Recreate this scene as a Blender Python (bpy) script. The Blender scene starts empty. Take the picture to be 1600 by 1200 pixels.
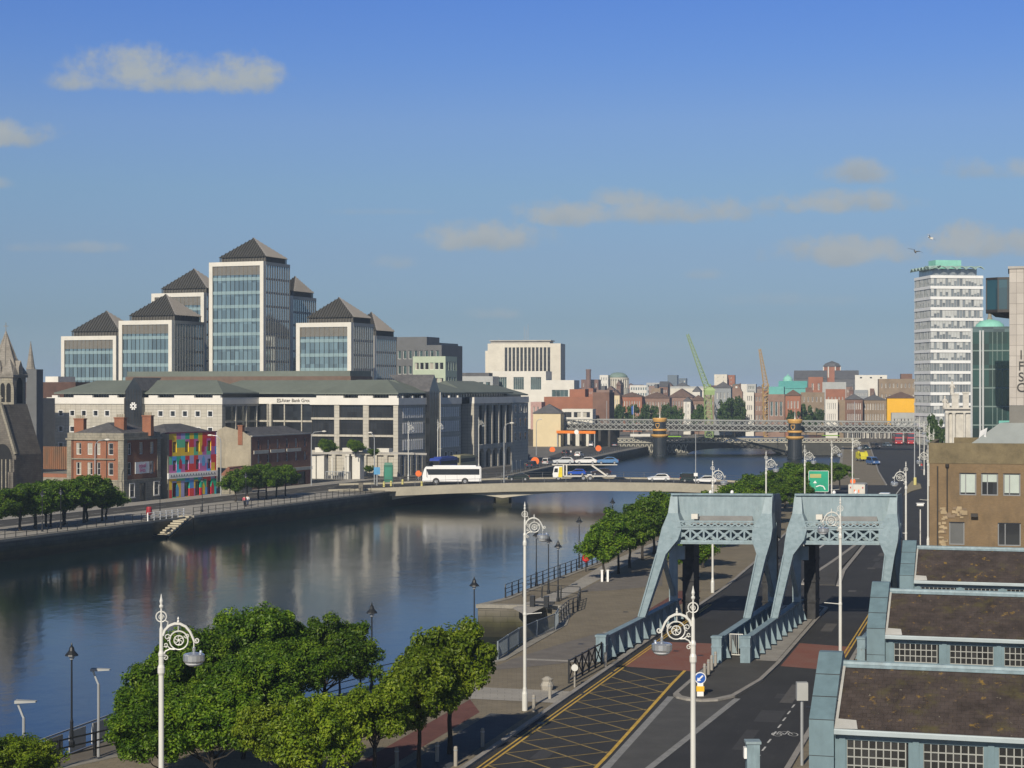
import bpy, bmesh, math, random
from math import sin, cos, pi, radians, sqrt, atan2, hypot, tan
from mathutils import Vector, Matrix, noise
from mathutils.geometry import tessellate_polygon
S = bpy.context.scene
COL = S.collection
# camera
F, CX, CY, H = 2800.0, 800.0, 607.5, 19.0          # focal length and horizon in photo pixels, eye height in metres
cam = bpy.data.cameras.new('camera')
cam.sensor_width = 36.0
cam.lens = 36.0 * F / 1600.0
cam.shift_y = (CY - 600.0) / 1600.0
cam.clip_start = 1.0
cam.clip_end = 30000.0
camo = bpy.data.objects.new('camera', cam)
COL.objects.link(camo)
camo.location = (0, 0, H)
camo.rotation_euler = (pi / 2, 0, 0)
S.camera = camo
# sky, sun, exposure
SUN_EL, SUN_AZ = radians(30), radians(198.5)          # azimuth clockwise from +Y
wd = bpy.data.worlds.new('World')
S.world = wd
wd.use_nodes = True
S.view_settings.view_transform = 'Standard'
S.view_settings.look = 'None'
S.view_settings.exposure = 0.0
S.view_settings.gamma = 1.0
S.view_settings.use_curve_mapping = False
S.cycles.use_denoising = True
S.cycles.max_bounces = 6
S.cycles.diffuse_bounces = 3
S.cycles.glossy_bounces = 3
S.cycles.transparent_max_bounces = 6
S.cycles.volume_bounces = 1
sl = bpy.data.lights.new('sun', 'SUN')
sl.energy = 4.8
sl.angle = radians(0.5)
sl.color = (1.0, 0.90, 0.74)
so = bpy.data.objects.new('sun', sl)
COL.objects.link(so)
sd = Vector((sin(SUN_AZ) * cos(SUN_EL), cos(SUN_AZ) * cos(SUN_EL), sin(SUN_EL)))
so.rotation_euler = sd.to_track_quat('Z', 'Y').to_euler()
so.location = sd * 200
def build_world():
 nt = wd.node_tree
 N = nt.nodes.new
 L = nt.links.new
 bg = nt.nodes['Background']
 sky = N('ShaderNodeTexSky')
 sky.sky_type = 'NISHITA'
 sky.sun_disc = False
 sky.sun_elevation = SUN_EL
 sky.sun_rotation = SUN_AZ
 sky.air_density = 1.0
 sky.dust_density = 0.6
 sky.ozone_density = 2.0
 tc = N('ShaderNodeTexCoord')
 sep = N('ShaderNodeSeparateXYZ')
 L(tc.outputs['Generated'], sep.inputs[0])
 ramp = N('ShaderNodeValToRGB')                  # deeper blue of the clear sky above the hazy horizon
 cr = ramp.color_ramp
 cr.elements[0].position = 0.0
 cr.elements[0].color = SKY_TINT[0][1]
 cr.elements[1].position = 1.0
 cr.elements[1].color = SKY_TINT[-1][1]
 for p, c in SKY_TINT[1:-1]:
  e = cr.elements.new(p)
  e.color = c
 L(sep.outputs[2], ramp.inputs[0])
 mul = N('ShaderNodeMixRGB')
 mul.blend_type = 'MULTIPLY'
 mul.inputs[0].default_value = 1.0
 L(sky.outputs[0], mul.inputs[1])
 L(ramp.outputs[0], mul.inputs[2])
 cur = mul.outputs[0]
 def math_(op, a, b=None, clamp=False):
  m = N('ShaderNodeMath')
  m.operation = op
  m.use_clamp = clamp
  for k, v in enumerate((a, b)):
   if v is None:
    continue
   if isinstance(v, (int, float)):
    m.inputs[k].default_value = v
   else:
    L(v, m.inputs[k])
  return m.outputs[0]
 tx = math_('DIVIDE', sep.outputs[0], sep.outputs[1])
 tz = math_('DIVIDE', sep.outputs[2], sep.outputs[1])
 cmb = N('ShaderNodeCombineXYZ')
 L(tx, cmb.inputs[0])
 L(tz, cmb.inputs[1])
 nz = N('ShaderNodeTexNoise')
 nz.inputs['Scale'].default_value = 46
 nz.inputs['Detail'].default_value = 7
 nz.inputs['Roughness'].default_value = 0.64
 L(cmb.outputs[0], nz.inputs['Vector'])
 nzc = math_('SUBTRACT', nz.outputs[0], 0.5)
 total = shade = tsum = None
 for (px, py, rx, ry, dens) in CLOUDS:
  ax, az = (px - CX) / F, (CY - py) / F
  dx = math_('MULTIPLY', math_('SUBTRACT', tx, ax), F / rx)
  dz0 = math_('SUBTRACT', tz, az)
  dz = math_('MULTIPLY', dz0, F / ry)
  dlo = math_('MULTIPLY', math_('MINIMUM', dz, 0.0), 0.75)      # flatter underside
  dz2 = math_('ADD', dz, dlo)
  r2 = math_('ADD', math_('MULTIPLY', dx, dx), math_('MULTIPLY', dz2, dz2))
  m = math_('SUBTRACT', 1.0, r2)
  m = math_('ADD', m, math_('MULTIPLY', nzc, 2.9))
  m = math_('MULTIPLY', m, 0.85, True)
  m = math_('MULTIPLY', m, dens)
  sh = math_('MULTIPLY', m, math_('MULTIPLY_ADD', dz, .55))
  shade = sh if shade is None else math_('ADD', shade, sh)
  tsum = m if tsum is None else math_('ADD', tsum, m)
  total = m if total is None else math_('MAXIMUM', total, m)
 front = math_('GREATER_THAN', sep.outputs[1], 0.05)
 total = math_('MULTIPLY', total, front)
 sm = N('ShaderNodeMapRange')
 sm.interpolation_type = 'SMOOTHSTEP'
 L(total, sm.inputs[0])
 sm.inputs[1].default_value = 0.0
 sm.inputs[2].default_value = 1.0
 lit = N('ShaderNodeTexNoise')
 lit.inputs['Scale'].default_value = 28
 lit.inputs['Detail'].default_value = 4
 L(cmb.outputs[0], lit.inputs['Vector'])
 cc = N('ShaderNodeValToRGB')
 cc.color_ramp.elements[0].position = 0.3
 cc.color_ramp.elements[0].color = CLOUD_COL[0]
 cc.color_ramp.elements[1].position = 0.85
 cc.color_ramp.elements[1].color = CLOUD_COL[1]
 shn = math_('DIVIDE', shade, math_('ADD', tsum, .001))
 L(math_('ADD', math_('MULTIPLY', math_('SUBTRACT', lit.outputs[0], .5), .8), math_('ADD', math_('MULTIPLY', shn, .5), .55)), cc.inputs[0])
 mx = N('ShaderNodeMixRGB')
 L(sm.outputs[0], mx.inputs[0])
 L(cur, mx.inputs[1])
 L(cc.outputs[0], mx.inputs[2])
 L(mx.outputs[0], bg.inputs[0])
 bg.inputs[1].default_value = 0.1
SKY_TINT = [(0.0, (.42, .58, .94, 1)), (.038, (.35, .46, .70, 1)), (.074, (.42, .496, .70, 1)), (.11, (.478, .57, .737, 1)), (.146, (.51, .60, .84, 1)), (.181, (.428, .577, .94, 1)), (.215, (.38, .555, 1.0, 1)), (.33, (.33, .44, .68, 1)), (.5, (.34, .40, .48, 1)), (1.0, (.42, .45, .46, 1))]
CLOUD_COL = [(2.6, 3.2, 3.8, 1), (3.8, 4.25, 4.6, 1)]
CLOUDS = [(205, 112, 115, 52, 1.0), (362, 122, 118, 48, 1.0), (140, 130, 85, 26, .8), (280, 128, 130, 36, .9), (15, 214, 95, 34, .95), (762, 374, 125, 40, 1.0), (885, 338, 100, 34, 1.0),
   (1062, 334, 160, 32, .9), (975, 312, 70, 25, .75), (1315, 320, 140, 30, 1.0), (1338, 272, 68, 34, .8), (1312, 397, 150, 36, 1.0), (1545, 382, 140, 40, 1.1),
   (1560, 268, 130, 28, .7), (618, 412, 44, 20, .5), (775, 492, 60, 16, .5), (1108, 430, 44, 14, .5), (110, 388, 110, 15, .5), (600, 332, 110, 9, .35), (0, 288, 30, 16, .6), (1205, 322, 60, 20, .55), (1000, 540, 220, 16, .3), (1250, 470, 170, 16, .3)]
build_world()
# pixel -> place helpers
def G(x, y, z=0.0):
 D = F * (H - z) / (y - CY)
 return Vector(((x - CX) / F * D, D, z))
def P(x, D, z=0.0):
 return Vector(((x - CX) / F * D, D, z))
def Z(y, D):
 return H - (y - CY) * D / F
class Fr:
 """a street grid: u along a facade, v away from the street"""
 def __init__(s, x, y, rot):
  s.o = (x, y)
  s.rot = rot
  s.a = (cos(rot), sin(rot))
  s.b = (-sin(rot), cos(rot))
 def w(s, u, v, z=0.0):
  return Vector((s.o[0] + u * s.a[0] + v * s.b[0], s.o[1] + u * s.a[1] + v * s.b[1], z))
 def u(s, px, v):
  k = (px - CX) / F
  return (k * (s.o[1] + v * s.b[1]) - s.o[0] - v * s.b[0]) / (s.a[0] - k * s.a[1])
 def v(s, px, u):
  k = (px - CX) / F
  return (k * (s.o[1] + u * s.a[1]) - s.o[0] - u * s.a[0]) / (s.b[0] - k * s.b[1])
 def z(s, py, u, v):
  return Z(py, s.w(u, v).y)
# materials
MATS = {}
def mat(name, col, rough=0.7, metal=0.0, var=0.12, scale=0.6, bump=0.0, bscale=8.0, spec=0.5, col2=None, stretch=None, fine=0.0):
 if name in MATS:
  return MATS[name]
 m = bpy.data.materials.new(name)
 m.use_nodes = True
 nt = m.node_tree
 N, L = nt.nodes.new, nt.links.new
 bs = nt.nodes['Principled BSDF']
 bs.inputs['Roughness'].default_value = rough
 bs.inputs['Metallic'].default_value = metal
 bs.inputs['Specular IOR Level'].default_value = spec
 geo = N('ShaderNodeNewGeometry')
 vec = geo.outputs['Position']
 if stretch:
  mp = N('ShaderNodeMapping')
  mp.inputs['Scale'].default_value = stretch
  L(vec, mp.inputs[0])
  vec = mp.outputs[0]
 nz = N('ShaderNodeTexNoise')
 nz.inputs['Scale'].default_value = scale
 nz.inputs['Detail'].default_value = 8
 nz.inputs['Roughness'].default_value = 0.62
 L(vec, nz.inputs['Vector'])
 rp = N('ShaderNodeValToRGB')
 c = Vector(col[:3])
 c2 = Vector(col2[:3]) if col2 else c * (1 + var)
 c1 = c * (1 - var)
 rp.color_ramp.elements[0].position = 0.34
 rp.color_ramp.elements[1].position = 0.66
 rp.color_ramp.elements[0].color = (*c1, 1)
 rp.color_ramp.elements[1].color = (*c2, 1)
 L(nz.outputs[0], rp.inputs[0])
 out = rp.outputs[0]
 if fine:
  n3 = N('ShaderNodeTexNoise')
  n3.inputs['Scale'].default_value = bscale
  n3.inputs['Detail'].default_value = 4
  L(geo.outputs['Position'], n3.inputs['Vector'])
  r3 = N('ShaderNodeMapRange')
  L(n3.outputs[0], r3.inputs[0])
  r3.inputs[1].default_value = 0.3
  r3.inputs[2].default_value = 0.7
  r3.inputs[3].default_value = 1 - fine
  r3.inputs[4].default_value = 1 + fine
  mm = N('ShaderNodeMixRGB')
  mm.blend_type = 'MULTIPLY'
  mm.inputs[0].default_value = 1
  L(out, mm.inputs[1])
  L(r3.outputs[0], mm.inputs[2])
  out = mm.outputs[0]
 L(out, bs.inputs['Base Color'])
 if bump:
  n2 = N('ShaderNodeTexNoise')
  n2.inputs['Scale'].default_value = bscale
  n2.inputs['Detail'].default_value = 5
  L(geo.outputs['Position'], n2.inputs['Vector'])
  bp = N('ShaderNodeBump')
  bp.inputs['Strength'].default_value = bump
  bp.inputs['Distance'].default_value = 0.05
  L(n2.outputs[0], bp.inputs['Height'])
  L(bp.outputs[0], bs.inputs['Normal'])
 MATS[name] = m
 return m
def brick(name, c1, c2, mortar, w=0.45, h=0.15, ms=0.012, rough=0.85, var=0.25, off=0.5, vscale=0.35, bump=0.3, spec=0.3, bias=0.0, fine=0.0):
 """masonry, slates, paving or panels laid out in metres on the face"""
 if name in MATS:
  return MATS[name]
 m = bpy.data.materials.new(name)
 m.use_nodes = True
 nt = m.node_tree
 N, L = nt.nodes.new, nt.links.new
 bs = nt.nodes['Principled BSDF']
 bs.inputs['Roughness'].default_value = rough
 bs.inputs['Specular IOR Level'].default_value = spec
 uv = N('ShaderNodeUVMap')
 bt = N('ShaderNodeTexBrick')
 bt.offset = off
 bt.inputs['Scale'].default_value = 1.0
 bt.inputs['Brick Width'].default_value = w
 bt.inputs['Row Height'].default_value = h
 bt.inputs['Mortar Size'].default_value = ms
 bt.inputs['Mortar Smooth'].default_value = 0.2
 bt.inputs['Bias'].default_value = bias
 bt.inputs['Color1'].default_value = (*c1, 1)
 bt.inputs['Color2'].default_value = (*c2, 1)
 bt.inputs['Mortar'].default_value = (*mortar, 1)
 L(uv.outputs[0], bt.inputs['Vector'])
 geo = N('ShaderNodeNewGeometry')
 nz = N('ShaderNodeTexNoise')
 nz.inputs['Scale'].default_value = vscale
 nz.inputs['Detail'].default_value = 9
 nz.inputs['Roughness'].default_value = 0.65
 L(geo.outputs['Position'], nz.inputs['Vector'])
 mr = N('ShaderNodeMapRange')
 mr.inputs[1].default_value = 0.32
 mr.inputs[2].default_value = 0.68
 mr.inputs[3].default_value = 1 - var
 mr.inputs[4].default_value = 1 + var
 L(nz.outputs[0], mr.inputs[0])
 mm = N('ShaderNodeMixRGB')
 mm.blend_type = 'MULTIPLY'
 mm.inputs[0].default_value = 1
 L(bt.outputs[0], mm.inputs[1])
 L(mr.outputs[0], mm.inputs[2])
 L(mm.outputs[0], bs.inputs['Base Color'])
 if bump:
  bp = N('ShaderNodeBump')
  bp.inputs['Strength'].default_value = bump
  bp.inputs['Distance'].default_value = 0.02
  bp.invert = True
  L(bt.outputs['Fac'], bp.inputs['Height'])
  L(bp.outputs[0], bs.inputs['Normal'])
 MATS[name] = m
 return m
def glass(name, tint=(0.05, 0.07, 0.08), refl=(0.5, 0.6, 0.65), amount=0.25, rough=0.06, pw=1.5, ph=3.0, vary=0.5, blinds=0.0, bcol=(0.5, 0.5, 0.45)):
 """window glass: dark room behind, mirror-like sheet in front, each pane a little different"""
 if name in MATS:
  return MATS[name]
 m = bpy.data.materials.new(name)
 m.use_nodes = True
 nt = m.node_tree
 N, L = nt.nodes.new, nt.links.new
 bs = nt.nodes['Principled BSDF']
 out = nt.nodes['Material Output']
 uv = N('ShaderNodeUVMap')
 bt = N('ShaderNodeTexBrick')
 bt.offset = 0.0
 bt.inputs['Scale'].default_value = 1.0
 bt.inputs['Brick Width'].default_value = pw
 bt.inputs['Row Height'].default_value = ph
 bt.inputs['Mortar Size'].default_value = 0.0
 bt.inputs['Color1'].default_value = (0, 0, 0, 1)
 bt.inputs['Color2'].default_value = (1, 1, 1, 1)
 oi = N('ShaderNodeObjectInfo')
 L(uv.outputs[0], bt.inputs['Vector'])
 ad = N('ShaderNodeMath')
 ad.operation = 'ADD'
 L(bt.outputs[0], ad.inputs[0])
 L(oi.outputs['Random'], ad.inputs[1])
 fr = N('ShaderNodeMath')
 fr.operation = 'FRACT'
 L(ad.outputs[0], fr.inputs[0])
 mc = N('ShaderNodeMixRGB')
 t = Vector(tint)
 mc.inputs[1].default_value = (*(t * (1 - vary)), 1)
 mc.inputs[2].default_value = (*(t * (1 + vary)), 1)
 L(fr.outputs[0], mc.inputs[0])
 colout = mc.outputs[0]
 if blinds:
  gt = N('ShaderNodeMath')
  gt.operation = 'GREATER_THAN'
  L(fr.outputs[0], gt.inputs[0])
  gt.inputs[1].default_value = 1 - blinds
  mb = N('ShaderNodeMixRGB')
  L(gt.outputs[0], mb.inputs[0])
  L(colout, mb.inputs[1])
  mb.inputs[2].default_value = (*bcol, 1)
  colout = mb.outputs[0]
 L(colout, bs.inputs['Base Color'])
 bs.inputs['Roughness'].default_value = 0.35
 gl = N('ShaderNodeBsdfGlossy')
 gl.inputs['Color'].default_value = (*refl, 1)
 gl.inputs['Roughness'].default_value = rough
 geo = N('ShaderNodeNewGeometry')
 nz = N('ShaderNodeTexNoise')
 nz.inputs['Scale'].default_value = 0.5
 L(geo.outputs['Position'], nz.inputs['Vector'])
 bp = N('ShaderNodeBump')
 bp.inputs['Strength'].default_value = 0.15
 bp.inputs['Distance'].default_value = 0.03
 L(nz.outputs[0], bp.inputs['Height'])
 L(bp.outputs[0], gl.inputs['Normal'])
 mx = N('ShaderNodeMixShader')
 fz = N('ShaderNodeLayerWeight')
 fz.inputs['Blend'].default_value = 0.25
 ma = N('ShaderNodeMath')
 ma.operation = 'MULTIPLY_ADD'
 ma.use_clamp = True
 L(fz.outputs['Facing'], ma.inputs[0])
 ma.inputs[1].default_value = 0.5
 ma.inputs[2].default_value = amount
 L(ma.outputs[0], mx.inputs[0])
 L(bs.outputs[0], mx.inputs[1])
 L(gl.outputs[0], mx.inputs[2])
 L(mx.outputs[0], out.inputs[0])
 MATS[name] = m
 return m
def add_spots(m, sc, lo, hi, col, amount=.8, seed=0.0, stretch=(1, 1, 1), rot=0.0):
 """stains, lichen or rust of their own colour over a material"""
 nt = m.node_tree
 N, L = nt.nodes.new, nt.links.new
 bs = nt.nodes['Principled BSDF']
 geo = N('ShaderNodeNewGeometry')
 mp = N('ShaderNodeMapping')
 mp.vector_type = 'TEXTURE'
 mp.inputs['Location'].default_value = (seed, seed * 2, 0)
 mp.inputs['Rotation'].default_value = (0, 0, rot)
 mp.inputs['Scale'].default_value = stretch
 L(geo.outputs['Position'], mp.inputs[0])
 nz = N('ShaderNodeTexNoise')
 nz.inputs['Scale'].default_value = sc
 nz.inputs['Detail'].default_value = 9
 nz.inputs['Roughness'].default_value = .66
 L(mp.outputs[0], nz.inputs['Vector'])
 mr = N('ShaderNodeMapRange')
 L(nz.outputs[0], mr.inputs[0])
 mr.inputs[1].default_value = lo
 mr.inputs[2].default_value = hi
 mr.inputs[4].default_value = amount
 mx = N('ShaderNodeMixRGB')
 L(mr.outputs[0], mx.inputs[0])
 L(bs.inputs['Base Color'].links[0].from_socket, mx.inputs[1])
 mx.inputs[2].default_value = (*col, 1)
 L(mx.outputs[0], bs.inputs['Base Color'])
 return m
# mesh builder
class MB:
 def __init__(s):
  s.v, s.f, s.m = [], [], []
  s.T = None
 def at(s, x=0.0, y=0.0, z=0.0, rot=0.0):
  s.T = Matrix.Translation((x, y, z)) @ Matrix.Rotation(rot, 4, 'Z') if (x or y or z or rot) else None
  return s
 def add(s, pts, faces, m=0):
  n = len(s.v)
  if s.T is None:
   s.v.extend(tuple(p) for p in pts)
  else:
   s.v.extend(tuple(s.T @ Vector(p)) for p in pts)
  for f in faces:
   s.f.append(tuple(i + n for i in f))
   s.m.append(m)
 def box(s, x0, x1, y0, y1, z0, z1, m=0):
  if x1 < x0: x0, x1 = x1, x0
  if y1 < y0: y0, y1 = y1, y0
  if z1 < z0: z0, z1 = z1, z0
  s.add([(x0, y0, z0), (x1, y0, z0), (x1, y1, z0), (x0, y1, z0), (x0, y0, z1), (x1, y0, z1), (x1, y1, z1), (x0, y1, z1)],
    [(0, 3, 2, 1), (4, 5, 6, 7), (0, 1, 5, 4), (1, 2, 6, 5), (2, 3, 7, 6), (3, 0, 4, 7)], m)
 def face(s, pts, m=0):
  s.add(pts, [tuple(range(len(pts)))], m)
 def prism(s, poly, z0, z1, m=0, mt=None):
  """poly: counter-clockwise plan outline"""
  n = len(poly)
  s.add([(p[0], p[1], z0) for p in poly] + [(p[0], p[1], z1) for p in poly], [(i, (i + 1) % n, n + (i + 1) % n, n + i) for i in range(n)], m)
  tri = tessellate_polygon([[Vector((p[0], p[1], 0)) for p in poly]])
  up = []
  for t in tri:
   a, b, c = (Vector((poly[i][0], poly[i][1], 0)) for i in t)
   up.append(tuple(t) if (b - a).cross(c - a).z > 0 else tuple(reversed(t)))
  s.add([(p[0], p[1], z1) for p in poly], up, m if mt is None else mt)
  s.add([(p[0], p[1], z0) for p in poly], [tuple(reversed(t)) for t in up], m)
 def extr(s, prof, x0, x1, m=0):
  """profile of (y, z) points swept along x (anticlockwise seen from +x end -> outward)"""
  n = len(prof)
  s.add([(x0, p[0], p[1]) for p in prof] + [(x1, p[0], p[1]) for p in prof], [(i, (i + 1) % n, n + (i + 1) % n, n + i) for i in range(n)] + [tuple(reversed(range(n))), tuple(range(n, 2 * n))], m)
 def tube(s, pts, r, n=6, m=0, cap=True):
  pts = [Vector(p) for p in pts]
  k = len(pts)
  rs = r if isinstance(r, (list, tuple)) else [r] * k
  rings = []
  ref = None
  for i, p in enumerate(pts):
   d = (pts[min(i + 1, k - 1)] - pts[max(i - 1, 0)])
   d = d.normalized() if d.length > 1e-9 else Vector((0, 0, 1))
   if ref is None or abs(ref.dot(d)) > 0.98:
    ref = Vector((1, 0, 0)) if abs(d.x) < 0.8 else Vector((0, 1, 0))
   a = (ref - d * ref.dot(d)).normalized()
   ref = a
   b = d.cross(a)
   rings.append([p + (a * cos(2 * pi * j / n) + b * sin(2 * pi * j / n)) * rs[i] for j in range(n)])
  vs = [q for ring in rings for q in ring]
  fs = []
  for i in range(k - 1):
   for j in range(n):
    j2 = (j + 1) % n
    fs.append((i * n + j, i * n + j2, (i + 1) * n + j2, (i + 1) * n + j))
  if cap:
   fs.append(tuple(reversed(range(n))))
   fs.append(tuple((k - 1) * n + j for j in range(n)))
  s.add(vs, fs, m)
 def bar(s, p0, p1, w, h=None, m=0):
  """rectangular bar between two points, w across (horizontal), h the other way"""
  p0, p1 = Vector(p0), Vector(p1)
  h = w if h is None else h
  d = (p1 - p0).normalized()
  up = Vector((0, 0, 1)) if abs(d.z) < 0.95 else Vector((0, 1, 0))
  a = d.cross(up).normalized()
  b = a.cross(d)
  vs = []
  for p in (p0, p1):
   for sa, sb in ((-1, -1), (1, -1), (1, 1), (-1, 1)):
    vs.append(p + a * sa * w / 2 + b * sb * h / 2)
  s.add(vs, [(0, 1, 2, 3), (7, 6, 5, 4), (0, 4, 5, 1), (1, 5, 6, 2), (2, 6, 7, 3), (3, 7, 4, 0)], m)
 def lathe(s, prof, n=10, m=0, c=(0, 0, 0), axis='z'):
  vs, fs = [], []
  for (r, z) in prof:
   for j in range(n):
    a = 2 * pi * j / n
    if axis == 'z':
     vs.append((c[0] + r * cos(a), c[1] + r * sin(a), c[2] + z))
    elif axis == 'y':
     vs.append((c[0] + r * cos(a), c[1] + z, c[2] + r * sin(a)))
    else:
     vs.append((c[0] + z, c[1] + r * cos(a), c[2] + r * sin(a)))
  for i in range(len(prof) - 1):
   for j in range(n):
    j2 = (j + 1) % n
    fs.append((i * n + j, i * n + j2, (i + 1) * n + j2, (i + 1) * n + j))
  fs.append(tuple(reversed(range(n))))
  fs.append(tuple((len(prof) - 1) * n + j for j in range(n)))
  s.add(vs, fs, m)
 def build(s, name, mats, parent=None, smooth=False, me_only=False):
  me = bpy.data.meshes.new(name)
  me.from_pydata(s.v, [], s.f)
  if not isinstance(mats, (list, tuple)):
   mats = [mats]
  for m in mats:
   me.materials.append(m)
  if len(mats) > 1:
   me.polygons.foreach_set('material_index', s.m)
  uv = me.uv_layers.new(name='UVMap')
  vs = me.vertices
  dat = [0.0] * (2 * len(me.loops))
  for p in me.polygons:
   nx, ny, nz = p.normal
   hl = hypot(nx, ny)
   if hl < 0.3:
    for li in p.loop_indices:
     c = vs[me.loops[li].vertex_index].co
     dat[2 * li], dat[2 * li + 1] = c.x, c.y
   else:
    tx_, ty_ = -ny / hl, nx / hl
    k = 1 / hl
    for li in p.loop_indices:
     c = vs[me.loops[li].vertex_index].co
     dat[2 * li], dat[2 * li + 1] = c.x * tx_ + c.y * ty_, c.z * k
  uv.data.foreach_set('uv', dat)
  if smooth:
   me.polygons.foreach_set('use_smooth', [True] * len(me.polygons))
  me.validate()
  if me_only:
   return me
  return link(name, me, parent)
def link(name, me, parent=None, loc=None, rot=None):
 o = bpy.data.objects.new(name, me)
 COL.objects.link(o)
 if parent is not None:
  o.parent = parent
 if loc is not None:
  o.location = loc
 if rot is not None:
  o.rotation_euler = (0, 0, rot) if not isinstance(rot, (tuple, list)) else rot
 return o
def tag(o, label=None, cat=None, group=None, kind=None):
 if label: o['label'] = label
 if cat: o['category'] = cat
 if group: o['group'] = group
 if kind: o['kind'] = kind
 return o
def thing(name, label, cat, loc=(0, 0, 0), rot=0.0, group=None):
 return tag(link(name, None, None, loc, rot), label, cat, group)
def kids(o):
 return KIDS.get(o.name, [])
KIDS = {}
def tree_of(root, children):
 """remember a thing's parts so that it can be copied: list of (part, [sub-parts])"""
 KIDS[root.name] = children
 return root
def copy_thing(src, loc, rot=None, label=None, group=None, scale=None, cat=None):
 r = src.copy()
 COL.objects.link(r)
 r.location = loc
 if rot is not None:
  r.rotation_euler = (0, 0, rot)
 if scale is not None:
  r.scale = (scale, scale, scale) if isinstance(scale, (int, float)) else scale
 for ch, subs in kids(src):
  c = ch.copy()
  COL.objects.link(c)
  c.parent = r
  for g in subs:
   d = g.copy()
   COL.objects.link(d)
   d.parent = c
 if label: r['label'] = label
 if group: r['group'] = group
 if cat: r['category'] = cat
 return r
def structure(name, mb, mats):
 return tag(mb.build(name, mats), kind='structure')
# windows and facades
WIN = {}
def win_mesh(w, h, fm, gm, nx=1, ny=2, fw=0.12, depth=0.12, sill=True):
 key = (round(w, 2), round(h, 2), fm.name, gm.name, nx, ny, fw, depth, sill)
 if key in WIN:
  return WIN[key]
 b = MB()
 b.box(-w / 2, -w / 2 + fw, -depth, 0, 0, h, 0)
 b.box(w / 2 - fw, w / 2, -depth, 0, 0, h, 0)
 b.box(-w / 2 + fw, w / 2 - fw, -depth, 0, h - fw, h, 0)
 b.box(-w / 2 + fw, w / 2 - fw, -depth, 0, 0, fw, 0)
 iw, ih = w - 2 * fw, h - 2 * fw
 t = fw * 0.5
 for i in range(1, nx):
  x = -w / 2 + fw + iw * i / nx
  b.box(x - t / 2, x + t / 2, -depth * 0.7, -0.03, fw, h - fw, 0)
 for j in range(1, ny):
  z = fw + ih * j / ny
  b.box(-w / 2 + fw, w / 2 - fw, -depth * 0.6, -0.03, z - t / 2, z + t / 2, 0)
 b.face([(-w / 2 + fw, -0.02, fw), (w / 2 - fw, -0.02, fw), (w / 2 - fw, -0.02, h - fw), (-w / 2 + fw, -0.02, h - fw)], 1)
 if sill:
  b.box(-w / 2 - 0.08, w / 2 + 0.08, -depth - 0.1, 0, -0.1, 0, 0)
 me = b.build('window', [fm, gm], me_only=True)
 WIN[key] = me
 return me
SIDES = {}
def side_T(side, W, D):
 """front of the box 0..W x 0..D faces -y; returns origin and turn so that local x runs along that side"""
 if side == 'front': return (0, 0, 0.0, W)
 if side == 'right': return (W, 0, pi / 2, D)
 if side == 'left': return (0, D, -pi / 2, D)
 return (W, D, pi, W)
def facade(mb, side, W, D, z0, z1, xs, zs, depth=0.35, m=0, skin=0.4, org=(0, 0)):
 """a wall skin with real openings; xs, zs = opening spans along the side and in height"""
 ox, oy, r, n = side_T(side, W, D)
 mb.at(ox + org[0], oy + org[1], 0, r)
 xs, zs = sorted(xs), sorted(zs)
 e0, e1 = (0.0, n)
 if side in ('left', 'right'):
  e0, e1 = skin, n                            # butt against the front skin
 cuts = [e0] + [c for x in xs for c in x] + [e1]
 for i in range(0, len(cuts), 2):
  if cuts[i + 1] - cuts[i] > 0.01:
   mb.box(cuts[i], cuts[i + 1], 0, skin, z0, z1, m)
 zc = [z0] + [c for z in zs for c in z] + [z1]
 for (a, b) in xs:
  for i in range(0, len(zc), 2):
   if zc[i + 1] - zc[i] > 0.01:
    mb.box(a, b, 0.0, skin, zc[i], zc[i + 1], m)
 mb.at()
def put_windows(parent, side, W, D, xs, zs, fm, gm, nx=1, ny=2, fw=0.12, depth=0.12, sill=True, inset=0.22, name='window', org=(0, 0)):
 ox, oy, r, n = side_T(side, W, D)
 R = Matrix.Rotation(r, 3, 'Z')
 out = []
 for (a, b) in xs:
  for (c, d) in zs:
   me = win_mesh(b - a, d - c, fm, gm, nx, ny, fw, depth, sill)
   p = Vector((ox + org[0], oy + org[1], c)) + R @ Vector(((a + b) / 2, inset, 0))
   out.append(link(name, me, parent, p, r))
 return out
def spans(a, b, n, w):
 """n openings of width w evenly inside a..b"""
 st = (b - a) / n
 return [(a + st * (i + .5) - w / 2, a + st * (i + .5) + w / 2) for i in range(n)]
def hip_roof(mb, x0, x1, y0, y1, z, h, m=0, over=0.4, ridge_inset=None, th=0.15):
 x0 -= over; x1 += over; y0 -= over; y1 += over
 W, D = x1 - x0, y1 - y0
 ri = min(W, D) / 2 if ridge_inset is None else ridge_inset
 if W >= D:
  r0, r1 = (x0 + ri, (y0 + y1) / 2, z + h), (x1 - ri, (y0 + y1) / 2, z + h)
  q = [(0, 1, 5, 4), (1, 2, 5), (2, 3, 4, 5), (3, 0, 4)]
 else:
  r0, r1 = ((x0 + x1) / 2, y0 + ri, z + h), ((x0 + x1) / 2, y1 - ri, z + h)
  q = [(0, 1, 4), (1, 2, 5, 4), (2, 3, 5), (3, 0, 4, 5)]
 b = [(x0, y0, z), (x1, y0, z), (x1, y1, z), (x0, y1, z)]
 mb.add(b + [r0, r1], q, m)
 mb.add([(p[0], p[1], z - th) for p in b] + b, [(0, 1, 5, 4), (1, 2, 6, 5), (2, 3, 7, 6), (3, 0, 4, 7), (3, 2, 1, 0)], m)
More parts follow.
